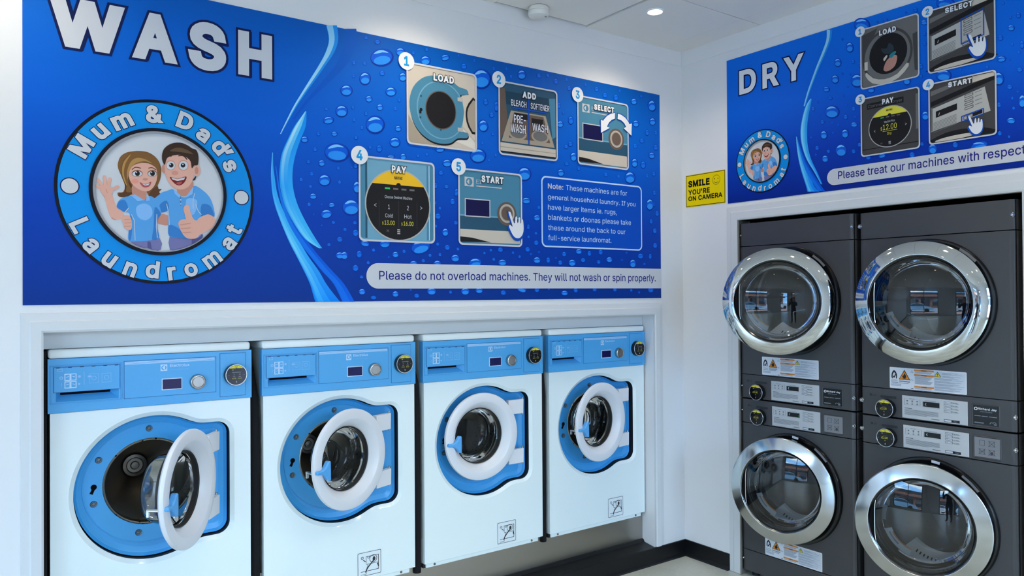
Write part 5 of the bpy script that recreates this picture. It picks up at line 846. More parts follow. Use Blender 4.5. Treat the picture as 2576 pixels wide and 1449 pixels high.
# ---------------------------------------------------------------- the small yellow notice
nu0, nu1, nv0, nv1 = .030, .319, 2.0615, 2.252
t = empty('notice_sign', 'small yellow notice reading SMILE YOU\'RE ON CAMERA beside the dry sign', 'sign', (0, -(nu0 + nu1) / 2, nv0), -PI / 2); PU, PV = (nu0 + nu1) / 2, nv0
bm = BM(); box(bm, nu0 - PU, nu1 - PU, -.0015, -.0003, 0, nv1 - nv0); obj('panel', bm, mat('notice_yellow', (236, 210, 0), .6, 0, .1), t)
Y = lambda x, y: DP(1700 + x / 7.244, 400 + y / 7.244)
a = Art(Y); a.poly(rect(nu0 + .002, nu1 - .002, nv0 + .004, nv1 - .003), P_DARK, 1, holes=[rect(nu0 + .0055, nu1 - .0055, nv0 + .0075, nv1 - .0065)], T=False)
a.build('border', t, PU, PV, .0016)
a = Art(Y); NB = mat('ink_notice_black', (18, 16, 12), .5, 0, .16)
a.ptext('SMILE', (232, 520), (622, 468), (232, 405), NB, 2, bold=.042); a.ptext("YOU'RE", (232, 660), (624, 612), (232, 572), NB, 2, bold=.026); a.ptext('ON CAMERA', (235, 772), (855, 692), (235, 688), NB, 2, bold=.026)
a.build('lettering', t, PU, PV, .0016)
a = Art(Y); u, v = Y(742, 376); r1 = .0275
a.ring(u, v, r1 - .0016, r1, NB, 2, 40)
for s in (-1, 1): a.poly(circ(u + s * .0125, v + .006, .003, 12), NB, 2, T=False)
a.line([(u + .0155 * math.cos(q), v - .002 + .0155 * math.sin(q)) for q in [PI + .45 + (PI - .9) * i / 12 for i in range(13)]], .002, NB, 2, T=False)
a.build('smiling_face', t, PU, PV, .0016)

# ---------------------------------------------------------------- washing machines
M_WHITE = mat('washer_enamel', (228, 241, 243), .22, spec=.5, coat=.3)
M_LID = mat('washer_lid', (236, 243, 243), .3)
M_FASCIA = mat('fascia_blue', (80, 170, 230), .32, spec=.45)
M_SEAM_SHADE = mat('fascia_seam_shade', (44, 98, 160), .5)  # darker blue paints in the shade of the gaps round the plates
M_PLATE = mat('surround_blue', (64, 164, 232), .34, spec=.5)
M_RUBBER_AND_SHADE = mat('black_rubber_and_shade', (12, 12, 13), .55)
M_DOORW = mat('door_white', (222, 225, 231), .32, spec=.5)
M_HANDLE = mat('handle_blue', (88, 168, 232), .35)
M_CHROME = mat('polished_steel', (206, 206, 204), .10, metal=1.0)
M_KNOB = mat('knob_steel', (178, 176, 172), .26, metal=1.0)
M_KNOB2 = mat('knob_face', (158, 156, 152), .36, metal=1.0)
M_GLASSW = glass('washer_door_glass', (.52, .55, .56), 1.38)
M_SCREEN = mat('dark_display', (14, 16, 78), .2, spec=.3)
M_READ = mat('reader_black', (14, 14, 16), .3); M_READF = mat('reader_face', (8, 9, 12), .12, spec=.4)
M_INKW = mat('fascia_print', (196, 224, 250), .4); M_INKW2 = mat('fascia_print_faint', (142, 198, 244), .4)
def drum_mat():
    m = mat('drum_steel', (150, 146, 138), .34, metal=1.0); n = m.node_tree; b = n.nodes['Principled BSDF']
    t = n.nodes.new('ShaderNodeTexCoord'); v = n.nodes.new('ShaderNodeTexVoronoi'); r = n.nodes.new('ShaderNodeValToRGB')
    v.inputs['Scale'].default_value = 55; r.color_ramp.elements[0].position = .18; r.color_ramp.elements[0].color = lin((14, 14, 14)); r.color_ramp.elements[1].position = .26; r.color_ramp.elements[1].color = lin((150, 146, 138))
    n.links.new(t.outputs['Object'], v.inputs['Vector']); n.links.new(v.outputs['Distance'], r.inputs['Fac']); n.links.new(r.outputs['Color'], b.inputs['Base Color']); return m
M_DRUM = drum_mat()
M_DRUMBACK = mat('drum_back_steel', (126, 120, 112), .36, metal=1.0)
DCX, DCZ, DR = .351, .8265, .272
def surround_outline():
    """round opening that runs out into a squared pocket for the hinge on the right"""
    hz, xr, rc = .2255, .631, .05
    P = [(DCX + DR * math.cos(math.radians(a)), DCZ + DR * math.sin(math.radians(a))) for a in range(62, 299, 4)]
    P += [(.500, DCZ - hz - .006), (.522, DCZ - hz - .001), (.548, DCZ - hz)]
    P += [(xr - rc + rc * math.cos(a), DCZ - hz + rc + rc * math.sin(a)) for a in [-PI / 2 + PI / 2 * i / 6 for i in range(7)]]
    P += [(xr - rc + rc * math.cos(a), DCZ + hz - rc + rc * math.sin(a)) for a in [PI / 2 * i / 6 for i in range(7)]]
    P += [(.548, DCZ + hz), (.522, DCZ + hz + .001), (.500, DCZ + hz + .006)]
    return chaikin(P, 1)
OUT = surround_outline()
WW, WD = .712, .60
ICX, ICZ, IR = .3445, .840, .166
def screw(bm, x, z, y, r=.006, dome=.004):
    lathe(bm, [(r, 0), (r * .8, -dome * .7), (r * .35, -dome), (.0002, -dome)], x, z, y, 12)
def make_washer(x, ang, label, seen_sticker=True):
    t = empty('washing_machine', label, 'washing machine', (x, .07, 0), group='front-loading washers along the wash wall')
    # cabinet: front sheet with the shaped opening, sides, back, base lip
    bm = BM(); zb, zt = .283, 1.138
    out = offset_loop(OUT, .016)
    plate(bm, rect(.006, WW - .001, zb, zt), [out], 0.0); loop_strip(bm, out, 0.0, offset_loop(OUT, .010), .004); loop_strip(bm, offset_loop(OUT, .010), .004, OUT, .011)
    loop_strip(bm, OUT, .011, OUT, .075, 1)  # inner wall is black: the opening's shade is put into its colour
    for a, b in (((.006, zb), (.006, 1.336)), ((WW - .001, zb), (WW - .001, 1.336))): 
        v = [bm.verts.new((a[0], 0, a[1])), bm.verts.new((b[0], 0, b[1])), bm.verts.new((b[0], WD, b[1])), bm.verts.new((a[0], WD, a[1]))]; bm.faces.new(v)
    v = [bm.verts.new(p) for p in ((.006, WD, zb), (WW - .001, WD, zb), (WW - .001, WD, 1.336), (.006, WD, 1.336))]; bm.faces.new(v)
    v = [bm.verts.new(p) for p in ((.006, 0, zb), (WW - .001, 0, zb), (WW - .001, WD, zb), (.006, WD, zb))]; bm.faces.new(v)
    obj('cabinet', bm, [M_WHITE, M_RUBBER_AND_SHADE], t)
    bm = BM(); box(bm, .016, WW - .028, .004, WD, .262, .2825, .002, 1); box(bm, .004, .016, .012, .05, .262, .282, 0, 2, 1); lip = obj('base_rail', bm, [M_WHITE, M_RUBBER_AND_SHADE], t)
    for sx in (.061, .640): bm = BM(); screw(bm, sx, .2735, .0035, .006); obj('screw', bm, M_DARKSTEEL, lip, smooth=30)
    bm = BM(); box(bm, .0, WW - .002, -.008, WD, 1.3345, 1.367, .010, 4); obj('lid', bm, M_LID, t, smooth=40)
    # fascia with drawer pocket
    bm = BM(); pk = rect(.024, .226, 1.1785, 1.2125)
    x0, x1, z0, z1, y = -.001, WW + .003, 1.1395, 1.3335, -.005
    plate(bm, rect(x0, x1, z0, z1), [pk], y)
    for a, b in zip(rect(x0, x1, z0, z1), rect(x0, x1, z0, z1)[1:] + rect(x0, x1, z0, z1)[:1]):
        bm.faces.new([bm.verts.new(p) for p in ((a[0], y, a[1]), (b[0], y, b[1]), (b[0], .03, b[1]), (a[0], .03, a[1]))])
    Q = rect(.040, .202, 1.2005, 1.2105)
    def quad(p, mi=0): f = bm.faces.new([bm.verts.new(q) for q in p]); f.material_index = mi
    q3 = lambda p, yy: (p[0], yy, p[1]); PK = pk
    quad([q3(PK[0], y), q3(PK[1], y), q3(Q[1], .026), q3(Q[0], .026)]); quad([q3(PK[1], y), q3(PK[2], y), q3(Q[2], .026), q3(Q[1], .026)]); quad([q3(PK[3], y), q3(PK[0], y), q3(Q[0], .026), q3(Q[3], .026)]); quad([q3(PK[2], y), q3(PK[3], y), q3(Q[3], .026), q3(Q[2], .026)]); quad([q3(p, .026) for p in Q], 1)
    fa = obj('control_panel', bm, [M_FASCIA, M_VOID], t)
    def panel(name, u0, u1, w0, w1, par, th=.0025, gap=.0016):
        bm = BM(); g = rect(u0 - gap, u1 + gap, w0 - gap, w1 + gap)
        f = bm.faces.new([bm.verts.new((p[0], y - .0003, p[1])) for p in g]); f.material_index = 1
        box(bm, u0, u1, y - th, y - .0004, w0, w1, .0008, 1); return obj(name, bm, [M_FASCIA, M_SEAM_SHADE], par)
    bm = BM()   # raised lip round the drawer
    for a in ((.006, .2365, 1.307, 1.3105), (.006, .2365, 1.1715, 1.1750), (.006, .0100, 1.175, 1.307), (.2325, .2365, 1.175, 1.307)): box(bm, a[0], a[1], y - .003, y - .0002, a[2], a[3], .0008, 1)
    obj('drawer_lip', bm, M_FASCIA, fa)
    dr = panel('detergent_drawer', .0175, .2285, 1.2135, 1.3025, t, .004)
    a = Art(); N = M_INKW; Nf = M_INKW2
    for k in range(6): a.poly(rect(.024 + k * .0375, .036 + k * .0375, 1.3005, 1.3022), M_VOID, 1, T=False)
    for z0_, z1_ in ((1.2535, 1.279), (1.2265, 1.2515)):
        a.poly(rect(.050, .088, z0_, z1_), N, 1, T=False)
        for p in (rect(.053, .066, z0_ + .003, z1_ - .003), rect(.072, .085, z0_ + .003, z1_ - .003)): a.poly(p, M_FASCIA, 2, T=False)
        a.line([(.056, (z0_ + z1_) / 2), (.0635, (z0_ + z1_) / 2 + .003)], .002, N, 3, T=False); a.line([(.0755, (z0_ + z1_) / 2 + .003), (.083, (z0_ + z1_) / 2)], .002, N, 3, T=False)
    a.poly(rect(.1115, .1130, 1.236, 1.284), Nf, 1, T=False)
    for u in (.128, .169):
        a.poly(rect(u, u + .031, 1.240, 1.274), Nf, 1, holes=[rect(u + .0012, u + .0298, 1.2412, 1.2728)], T=False); a.poly(circ(u + .016, 1.258, .008, 16), Nf, 1, holes=[circ(u + .016, 1.258, .0065, 16)], T=False)
    a.poly(rect(.124, .136, 1.262, 1.268), Nf, 2, T=False); a.poly(circ(.0405, 1.265, .006, 14), Nf, 1, holes=[circ(.0405, 1.265, .003, 14)], T=False); a.poly(circ(.097, 1.267, .005, 14), Nf, 1, T=False); a.poly(circ(.096, 1.240, .004, 12), Nf, 1, T=False); a.poly(rect(.0405, .042, 1.235, 1.247), Nf, 1, T=False)
    a.poly(rect(.028, .044, 1.288, 1.298), Nf, 1, holes=[rect(.0295, .0425, 1.2895, 1.2965)], T=False)
    a.build('printed_symbols', dr, 0, 0, .0092)
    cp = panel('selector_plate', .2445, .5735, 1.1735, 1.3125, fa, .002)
    a = Art()
    for z in (1.3090, 1.3050, 1.3010): a.poly(rect(.2455, .5690, z - .0011, z + .0011), N, 1, T=False)
    a.poly(rect(.3695, .3935, 1.2685, 1.2935), N, 1, holes=[circ(.3815, 1.281, .0095, 24)], T=False); a.poly([(.3755, 1.2815), (.3835, 1.2905), (.3835, 1.2725)], N, 2, T=False); a.poly(rect(.3835, .3852, 1.2725, 1.2905), N, 2, T=False)
    a.text('Electrolux', .4035, .4745, 1.2825, 1.2930, N, 1, bold=.012); a.text('PROFESSIONAL', .4035, .4745, 1.2700, 1.2735, Nf, 1, track=.2)
    a.build('printed_lettering', fa, 0, 0, .0072)
    bm = BM(); box(bm, .3730, .4475, y - .0042, y - .0018, 1.1945, 1.2395, .0015, 2); d = obj('display_frame', bm, mat('display_frame_white', (206, 226, 244), .35), fa)
    bm = BM(); box(bm, .3765, .4440, y - .0048, y - .0040, 1.1980, 1.2360); obj('display_screen', bm, M_SCREEN, fa)
    bm = BM(); lathe(bm, [(.0295, 0), (.0295, -.008), (.0275, -.016), (.0255, -.0175), (.0225, -.0178), (.0215, -.0165)], .504, 1.219, y - .002, 48); obj('selector_knob', bm, M_KNOB, fa, smooth=35)
    bm = BM(); lathe(bm, [(.0213, -.0150), (.0205, -.0168), (.0001, -.0170)], .504, 1.219, y - .002, 40); obj('knob_face', bm, M_KNOB2, fa, smooth=35)
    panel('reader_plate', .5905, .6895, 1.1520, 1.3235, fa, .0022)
    rd = reader('payment_reader', t, .647, 1.2375, y - .002, .0425, ('washer', x))
    # surround plate, drum
    bm = BM()
    o1, o2, o3 = offset_loop(OUT, -.004), offset_loop(OUT, -.013), offset_loop(OUT, -.034)
    loop_strip(bm, o1, .040, o2, .054); loop_strip(bm, o2, .054, o3, .0605); plate(bm, o3, [circ(ICX, ICZ, IR, 72)], .0605); loop_strip(bm, circ(ICX, ICZ, IR, 72), .0605, circ(ICX, ICZ, IR, 72), .070)
    rp_ = [(ICX + .232 * math.cos(q), .0598, ICZ + .232 * math.sin(q)) for q in [math.radians(70 + 3.5 * k) for k in range(62)]]; tube(bm, rp_, .0022, 6)
    su = obj('door_surround', bm, M_PLATE, t, smooth=50)
    for dx, dz in ((.341, 1.043), (.167, .942), (.150, .780), (.303, .647)):
        bm = BM(); lathe(bm, [(.0125, .0), (.0115, -.0022), (.009, -.0008)], dx, dz, .0602, 20); screw(bm, dx, dz, .0600, .0075, .005); obj('screw', bm, [M_DARKSTEEL], su, smooth=30)
    a = Art(); a.poly(circ(.1505, .843, .0105, 20), M_VOID, 1, T=False); a.poly([(.147, .842), (.156, .838), (.147, .816), (.136, .821)], M_VOID, 1, T=False); a.build('latch_hole', su, 0, 0, -.0603)
    bm = BM(); lathe(bm, [(IR, .063), (IR - .004, .060), (IR - .008, .062), (IR - .010, .070), (IR - .010, .090), (.200, .108), (.240, .112), (.240, .44)], ICX, ICZ, 0, 72)
    dm = obj('drum', bm, M_DRUM, t, smooth=40)
    bm = BM(); lathe(bm, [(.240, .44), (.17, .45), (.055, .405), (.048, .398), (.046, .392), (.034, .390), (.030, .394), (.018, .394), (.014, .390), (.0001, .389)], ICX, ICZ, 0, 64); obj('drum_back', bm, M_DRUMBACK, dm, smooth=40)
    for q in (.3, 2.4, 4.5):
        bm = BM(); c, s = math.cos(q), math.sin(q); pts = [(ICX + .232 * c, .12 + .05 * k, ICZ + .232 * s) for k in range(7)]; tube(bm, pts, [.012, .026, .03, .03, .03, .028, .02], 8); obj('drum_lifter', bm, M_DRUMBACK, dm, smooth=50)
    # door, hinged on the right; its own origin is the hinge
    th = math.radians(ang); hx, hz = .5917, .8494
    bm = BM(); cx = -.2584
    lathe(bm, [(.150, .046), (.205, .022), (.2155, .012), (.216, .004), (.2135, -.0015), (.208, -.004), (.176, -.0035), (.170, -.002), (.1385, .034), (.1365, .040), (.1365, .052), (.150, .046)], cx, 0, 0, 96)
    dw = obj('door', bm, M_DOORW, t, smooth=35, loc=(hx, 0, hz), rotz=th)
    bm = BM(); lathe(bm, [(.1375, .030), (.134, .034), (.134, .058), (.148, .060), (.150, .048)], cx, 0, 0, 72); obj('door_gasket', bm, M_RUBBER_AND_SHADE, dw, smooth=40)
    bm = BM(); lathe(bm, [(.1345, .050), (.130, .056), (.124, .110), (.116, .128), (.100, .138), (.06, .142), (.0001, .143)], cx, 0, 0, 72); obj('glass_bowl', bm, M_GLASSW, dw, smooth=60)
    bm = BM(); lathe(bm, [(.1325, .052), (.1325, .062), (.1285, .062), (.1285, .052), (.1325, .052)], cx, 0, 0, 72); obj('bowl_rim', bm, M_CHROME, dw, smooth=40)
    bm = BM()   # flared handle at the free edge
    hp = spline([(-.207, -.010), (-.190, -.013), (-.176, -.016), (-.158, -.028), (-.146, -.044), (-.136, -.046), (-.130, -.041), (-.131, .026), (-.137, .034), (-.147, .032), (-.160, .014), (-.176, .004), (-.192, .003), (-.206, .004)], 3)
    hp = [(cx + p[0], p[1] - .016) for p in hp]; hi = offset_loop(hp, -.004)
    loop_strip(bm, hp, .004, hp, -.013); loop_strip(bm, hp, -.013, hi, -.0175); f = bm.faces.new([bm.verts.new((p[0], -.0175, p[1])) for p in hi])
    obj('door_handle', bm, M_HANDLE, dw, smooth=40)
    for s in (-1, 1):
        bm = BM(); zc = s * .127; Pp = [(cx + .165, zc - .036), (.000, zc - .036), (.002, zc + .036), (cx + .165, zc + .036)]
        loop_strip(bm, Pp, .004, Pp, .026); bm.faces.new([bm.verts.new((p[0], .004, p[1])) for p in Pp]); bm.faces.new([bm.verts.new((p[0], .026, p[1])) for p in Pp[::-1]]); obj('hinge_arm', bm, M_DOORW, dw)
        bm = BM(); tube(bm, [(.004, .018, zc - .044), (.004, .018, zc + .044)], .0055, 12)
        obj('hinge_bolt', bm, M_STEEL, dw, smooth=40)
    bm = BM(); tube(bm, [(cx - .190, .02, -.028), (cx - .190, .066, -.028)], .006, 10); box(bm, cx - .195, cx - .185, .058, .066, -.050, -.026); obj('latch', bm, M_CHROME, dw, smooth=30)
    # loading sticker near the foot
    if seen_sticker:
        a = Art(); u0, u1, w0, w1 = .421, .537, .2955, .4035; b = mat('sticker_line', (40, 44, 50), .5)
        a.poly(rrect(u0, u1, w0, w1, .006), mat('sticker_clear', (222, 234, 240), .3), 1, T=False); a.poly(rrect(u0 + .001, u1 - .001, w0 + .001, w1 - .001, .005), b, 2, holes=[rrect(u0 + .003, u1 - .003, w0 + .003, w1 - .003, .004)], T=False)
        S = lambda x, y: (u0 + x * (u1 - u0), w1 - y * (w1 - w0)); a.T = S
        a.line([(.36, .20), (.88, .20), (.88, .80), (.36, .80)], .022, b, 3); a.line([(.36, .20), (.36, .48)], .018, b, 3); a.line([(.14, .80), (.36, .80), (.36, .92)], .018, b, 3); a.line([(.14, .92), (.36, .92)], .014, b, 3); a.line([(.36, .52), (.86, .52)], .016, b, 3); a.line([(.44, .52), (.36, .78)], .016, b, 3)
        for cx_, cy_, r_ in ((.66, .33, .16), (.20, .23, .055), (.46, .24, .05)): a.poly(circ(cx_, cy_, r_, 24), b, 3, holes=[circ(cx_, cy_, r_ - .02, 24)])
        a.line(spline([(.70, .32), (.66, .42), (.54, .54), (.40, .70), (.34, .84)], 4, False), .05, b, 4); a.ell(.69, .34, .06, .09, b, 4); a.line([(.24, .32), (.33, .40)], .03, b, 4); a.line([(.84, .56), (.88, .68)], .05, b, 4)
        a.build('loading_sticker', t, 0, 0, .0004)
    return t
def reader(name, par, cx, cz, y, r, kind):
    """round card reader: black drum, bright rim, screen"""
    dep = .024 if kind[0] == 'washer' else .026
    bm = BM(); lathe(bm, [(r * 1.02, 0), (r * 1.02, -dep * .7), (r, -dep)], cx, cz, y, 48); o = obj(name, bm, M_READ, par, smooth=40)
    bm = BM(); lathe(bm, [(r, -dep), (r * .985, -dep - .0012), (r * .945, -dep - .0012), (r * .93, -dep)], cx, cz, y, 48); obj('bright_rim', bm, mat('reader_rim', (214, 216, 220), .2, metal=.6), o, smooth=30)
    a = Art(lambda x_, y_: (cx + x_ * r, cz + y_ * r)); ry = r * .93
    a.poly(circ(0, 0, .935, 48), M_READF, 0); a.poly([(.90 * math.cos(q), .90 * math.sin(q)) for q in [PI / 2 - .80 + 1.6 * i / 14 for i in range(15)]], P_YELL, 1); a.poly(circ(0, .61, .07, 12), M_READF, 2)
    a.text('NAYAX', cx - .12 * r, cx + .12 * r, cz + .72 * r, cz + .80 * r, P_DARK, 2, bold=.02)
    for q in range(4): a.poly(rect(-.40 + .23 * q, -.26 + .23 * q, .46, .51), I_WHITE if q == 0 else P_CHAR, 2)
    W_ = lambda b, x0, x1, z0, z1, m, **kk: a.text(b, cx + x0 * r, cx + x1 * r, cz + z0 * r, cz + z1 * r, m, 2, **kk)
    if kind[0] == 'dryer':
        W_('Machine Price', -.22, .24, .20, .28, P_CHARL); W_('$', -.44, -.36, -.10, .06, P_YELL); W_('12.00', -.32, .28, -.10, .13, P_YELL); W_('Dry', -.07, .07, -.33, -.23, P_YELL); W_('<', -.80, -.74, -.08, .06, P_TXTG); W_('>', .72, .78, -.08, .06, P_TXTG)
    else:
        W_('Choose Desired Machine', -.38, .42, .22, .29, P_TXTG)
        for px, n_, pr in ((-.22, '1', '13.00'), (.32, '2', '16.00')): W_(n_, px - .04, px + .04, .0, .12, I_WHITE); W_('Cold' if n_ == '1' else 'Hot', px - .1, px + .1, -.19, -.11, P_TXTG); W_('$' + pr, px - .17, px + .17, -.37, -.28, P_YELL)
        W_('<', -.72, -.66, -.04, .08, P_TXTG); W_('>', .68, .74, -.04, .08, P_TXTG)
    for q in range(3): a.poly(rect(-.05, .05, -.60 - .06 * q, -.57 - .06 * q), P_TXTG, 2)
    f = a.build('screen_face', o, 0, 0, 0); f.location = (0, y - dep - .0002, 0)
    return o
WX = (-3.243, -2.485, -1.729, -.9755); WA = (52.5, 21.8, 1.0, 10.3)
WL = ('white front-loading washer at the left end, its round door standing wide open', 'white front-loading washer second from the left, its door half open over the drum', 'white front-loading washer third from the left, its door swung shut', 'white front-loading washer at the right end by the corner, its door slightly ajar')
for i in range(4): make_washer(WX[i], WA[i], WL[i], i > 0)
for i, lb in enumerate(('black foam filler tube between the wide-open washer and the half-open washer', 'black foam filler tube between the half-open washer and the shut washer', 'black foam filler tube between the shut washer and the washer by the corner')):
    xl, xr = WX[i] + WW + .0035, WX[i + 1] - .0015; x = (xl + xr) / 2; g = (xr - xl) / 2 - .0005
    bm = BM(); tube(bm, [(x, .026, .245), (x, .026, .30), (x, .026, .70), (x, .028, 1.02), (x - .001, .040, 1.14), (x - .003, .085, 1.24), (x - .003, .15, 1.31), (x - .003, .24, 1.345)], [g * .97, g, g, g, g * .98, g * .92, g * .85, g * .75], 16)
    o = obj('gap_filler', bm, mat('black_foam_and_shade', (26, 27, 30), .85, spec=.15), smooth=60, loc=(0, .07, 0)); tag(o, lb, 'filler tube', 'black filler tubes between the washers')
bm = BM(); box(bm, -3.2605, -3.2445, .076, .20, .262, 1.362, .004, 2); o = obj('gap_filler', bm, mat('black_foam_and_shade', (26, 27, 30), .85, spec=.15)); tag(o, 'thin black strip added for the shade between the left door jamb and the wide-open washer', 'shade strip')  # added black strip standing for the dark gap beside the jamb

# ---------------------------------------------------------------- stacked tumble dryers
M_GRAPH = mat('dryer_graphite', (70, 70, 72), .32, spec=.42)
M_GRAPHD = mat('dryer_graphite_dark', (52, 54, 59), .35)
M_GLOSS = mat('bezel_black', (17, 18, 20), .16, spec=.55)
M_RINGU = mat('door_chrome', (196, 198, 198), .045, metal=1.0)
M_RINGL = mat('door_chrome_satin', (194, 196, 196), .13, metal=1.0)
M_GLASSD = glass('dryer_door_glass', (.60, .62, .64), 1.68)
M_GLASSI = glass('dryer_inner_glass', (.86, .87, .88), 1.4)
M_INNER = mat('dryer_drum', (96, 98, 100), .36, metal=.8)
M_PANELS = mat('panel_silver', (200, 202, 203), .38, metal=.2)
M_LABELW = mat('label_white', (226, 230, 236), .4)
L_OR = mat('label_orange', (224, 140, 66), .5); L_ORD = mat('label_warning_orange', (232, 142, 20), .5); L_GR = mat('label_grey_text', (150, 158, 168), .5); L_BG = mat('label_pale_grey', (206, 214, 224), .5); L_YE = mat('label_yellow', (232, 208, 40), .5); L_BK = mat('label_black', (16, 18, 34), .5)
M_LCD = mat('display_black', (12, 13, 15), .15); M_PICTO = mat('pictogram_plate', (130, 132, 136), .4); M_PICTOL = mat('pictogram_line', (62, 64, 70), .5)
M_LENGRAVE = mat('raised_dark_print', (34, 35, 38), .4)
DW = .674
def shell(bm, z0, z1, hole=None, depth=.62):
    """one band of the housing: flat front, rounded upright edges, sides"""
    rl, rr = .022, .026
    L = [(rl - rl * math.cos(q), rl - rl * math.sin(q)) for q in [PI / 2 * i / 5 for i in range(6)]]
    Rr = [(DW - rr + rr * math.sin(q), rr - rr * math.cos(q)) for q in [PI / 2 * i / 8 for i in range(9)]]
    def wall(P):
        for a, b in zip(P, P[1:]): bm.faces.new([bm.verts.new(p) for p in ((a[0], a[1], z0), (b[0], b[1], z0), (b[0], b[1], z1), (a[0], a[1], z1))])
    wall([(0, depth)] + L); wall(Rr + [(DW, depth)])
    plate(bm, rect(rl, DW - rr, z0, z1), [hole] if hole else [], 0)
    prof = [(0, depth)] + L + Rr + [(DW, depth)]
    for z in (z0, z1): bm.faces.new([bm.verts.new((p[0], p[1], z)) for p in prof])
def warning_label(par, u0, u1, z0, z1):
    S = lambda x, y: (u0 + x * (u1 - u0), z1 - y * (z1 - z0)); a = Art(S); h = lambda *q: R(a, *q)
    a.poly(rrect(u0, u1, z0, z1, .004), M_LABELW, 1, T=False); h(.595, .985, .05, .95, L_BG, 2)
    P = [(.062, .17), (.088, .26), (.100, .42), (.092, .50), (.086, .36), (.062, .25), (.040, .36), (.036, .46), (.028, .44), (.030, .32), (.044, .24)]
    a.poly([(.064, .14), (.092, .24), (.104, .38), (.100, .52), (.088, .53), (.090, .40), (.080, .30), (.064, .24), (.048, .31), (.042, .42), (.044, .54), (.030, .52), (.027, .38), (.038, .24)], L_BK, 3, 2); a.line([(.052, .42), (.062, .50), (.084, .34)], .014, L_BK, 4)
    a.poly([(.205, .09), (.283, .56), (.128, .56)], L_BK, 3); a.poly([(.205, .155), (.272, .535), (.139, .535)], L_ORD, 4); a.poly([(.205, .25), (.222, .33), (.232, .42), (.215, .485), (.195, .485), (.179, .42), (.190, .34), (.196, .38)], L_BK, 5, 2); h(.183, .229, .495, .515, L_BK, 5)
    a.poly([(.306, .08), (.326, .20), (.287, .20)], L_GR, 3); a.poly([(.306, .11), (.320, .19), (.293, .19)], M_LABELW, 4)
    for y in (.60, .64, .78, .82, .86): h(.018, .11 + .05 * (y > .7), y, y + .018, L_GR, 3)
    for y in (.605, .645): h(.13, .28, y, y + .02, L_BK if y > .64 else L_GR, 3)
    h(.02, .12, .70, .735, L_GR, 3); h(.13, .26, .71, .74, L_GR, 3); a.poly([(.290, .955), (.300, .925), (.320, .925), (.328, .955)], L_BK, 3, 0); a.line(spline([(.288, .56), (.306, .53), (.322, .56)], 3, False), .014, L_GR, 3)
    for y0_, y1_ in ((.035, .115), (.255, .335), (.80, .88)):
        h(.337, .594, y0_, y1_, L_OR, 3); a.text('WARNING', S(.43, 0)[0], S(.50, 0)[0], S(0, y1_ - .02)[1], S(0, y0_ + .02)[1], L_BK, 4, bold=.03)
    for y in [.14, .17, .20, .355, .385, .415, .445, .475, .51, .54, .57, .60, .63, .66, .69, .90, .93]: h(.345, .585 - .07 * ((y * 37) % 1), y, y + .016, L_GR, 3)
    a.poly([(.641, .07), (.686, .30), (.597, .30)], L_BK, 4); a.poly([(.641, .11), (.678, .285), (.605, .285)], L_YE, 5); h(.638, .645, .15, .235, L_BK, 6); h(.638, .645, .25, .27, L_BK, 6)
    for k in range(27):
        y = .07 + .032 * k; x0 = .70 if y < .32 else .605; h(x0, .975 - .22 * ((k * .37) % 1), y, y + .013, L_GR if k % 4 else M_LABELW, 4)
    a.build('warning_label', par, 0, 0, .0002)
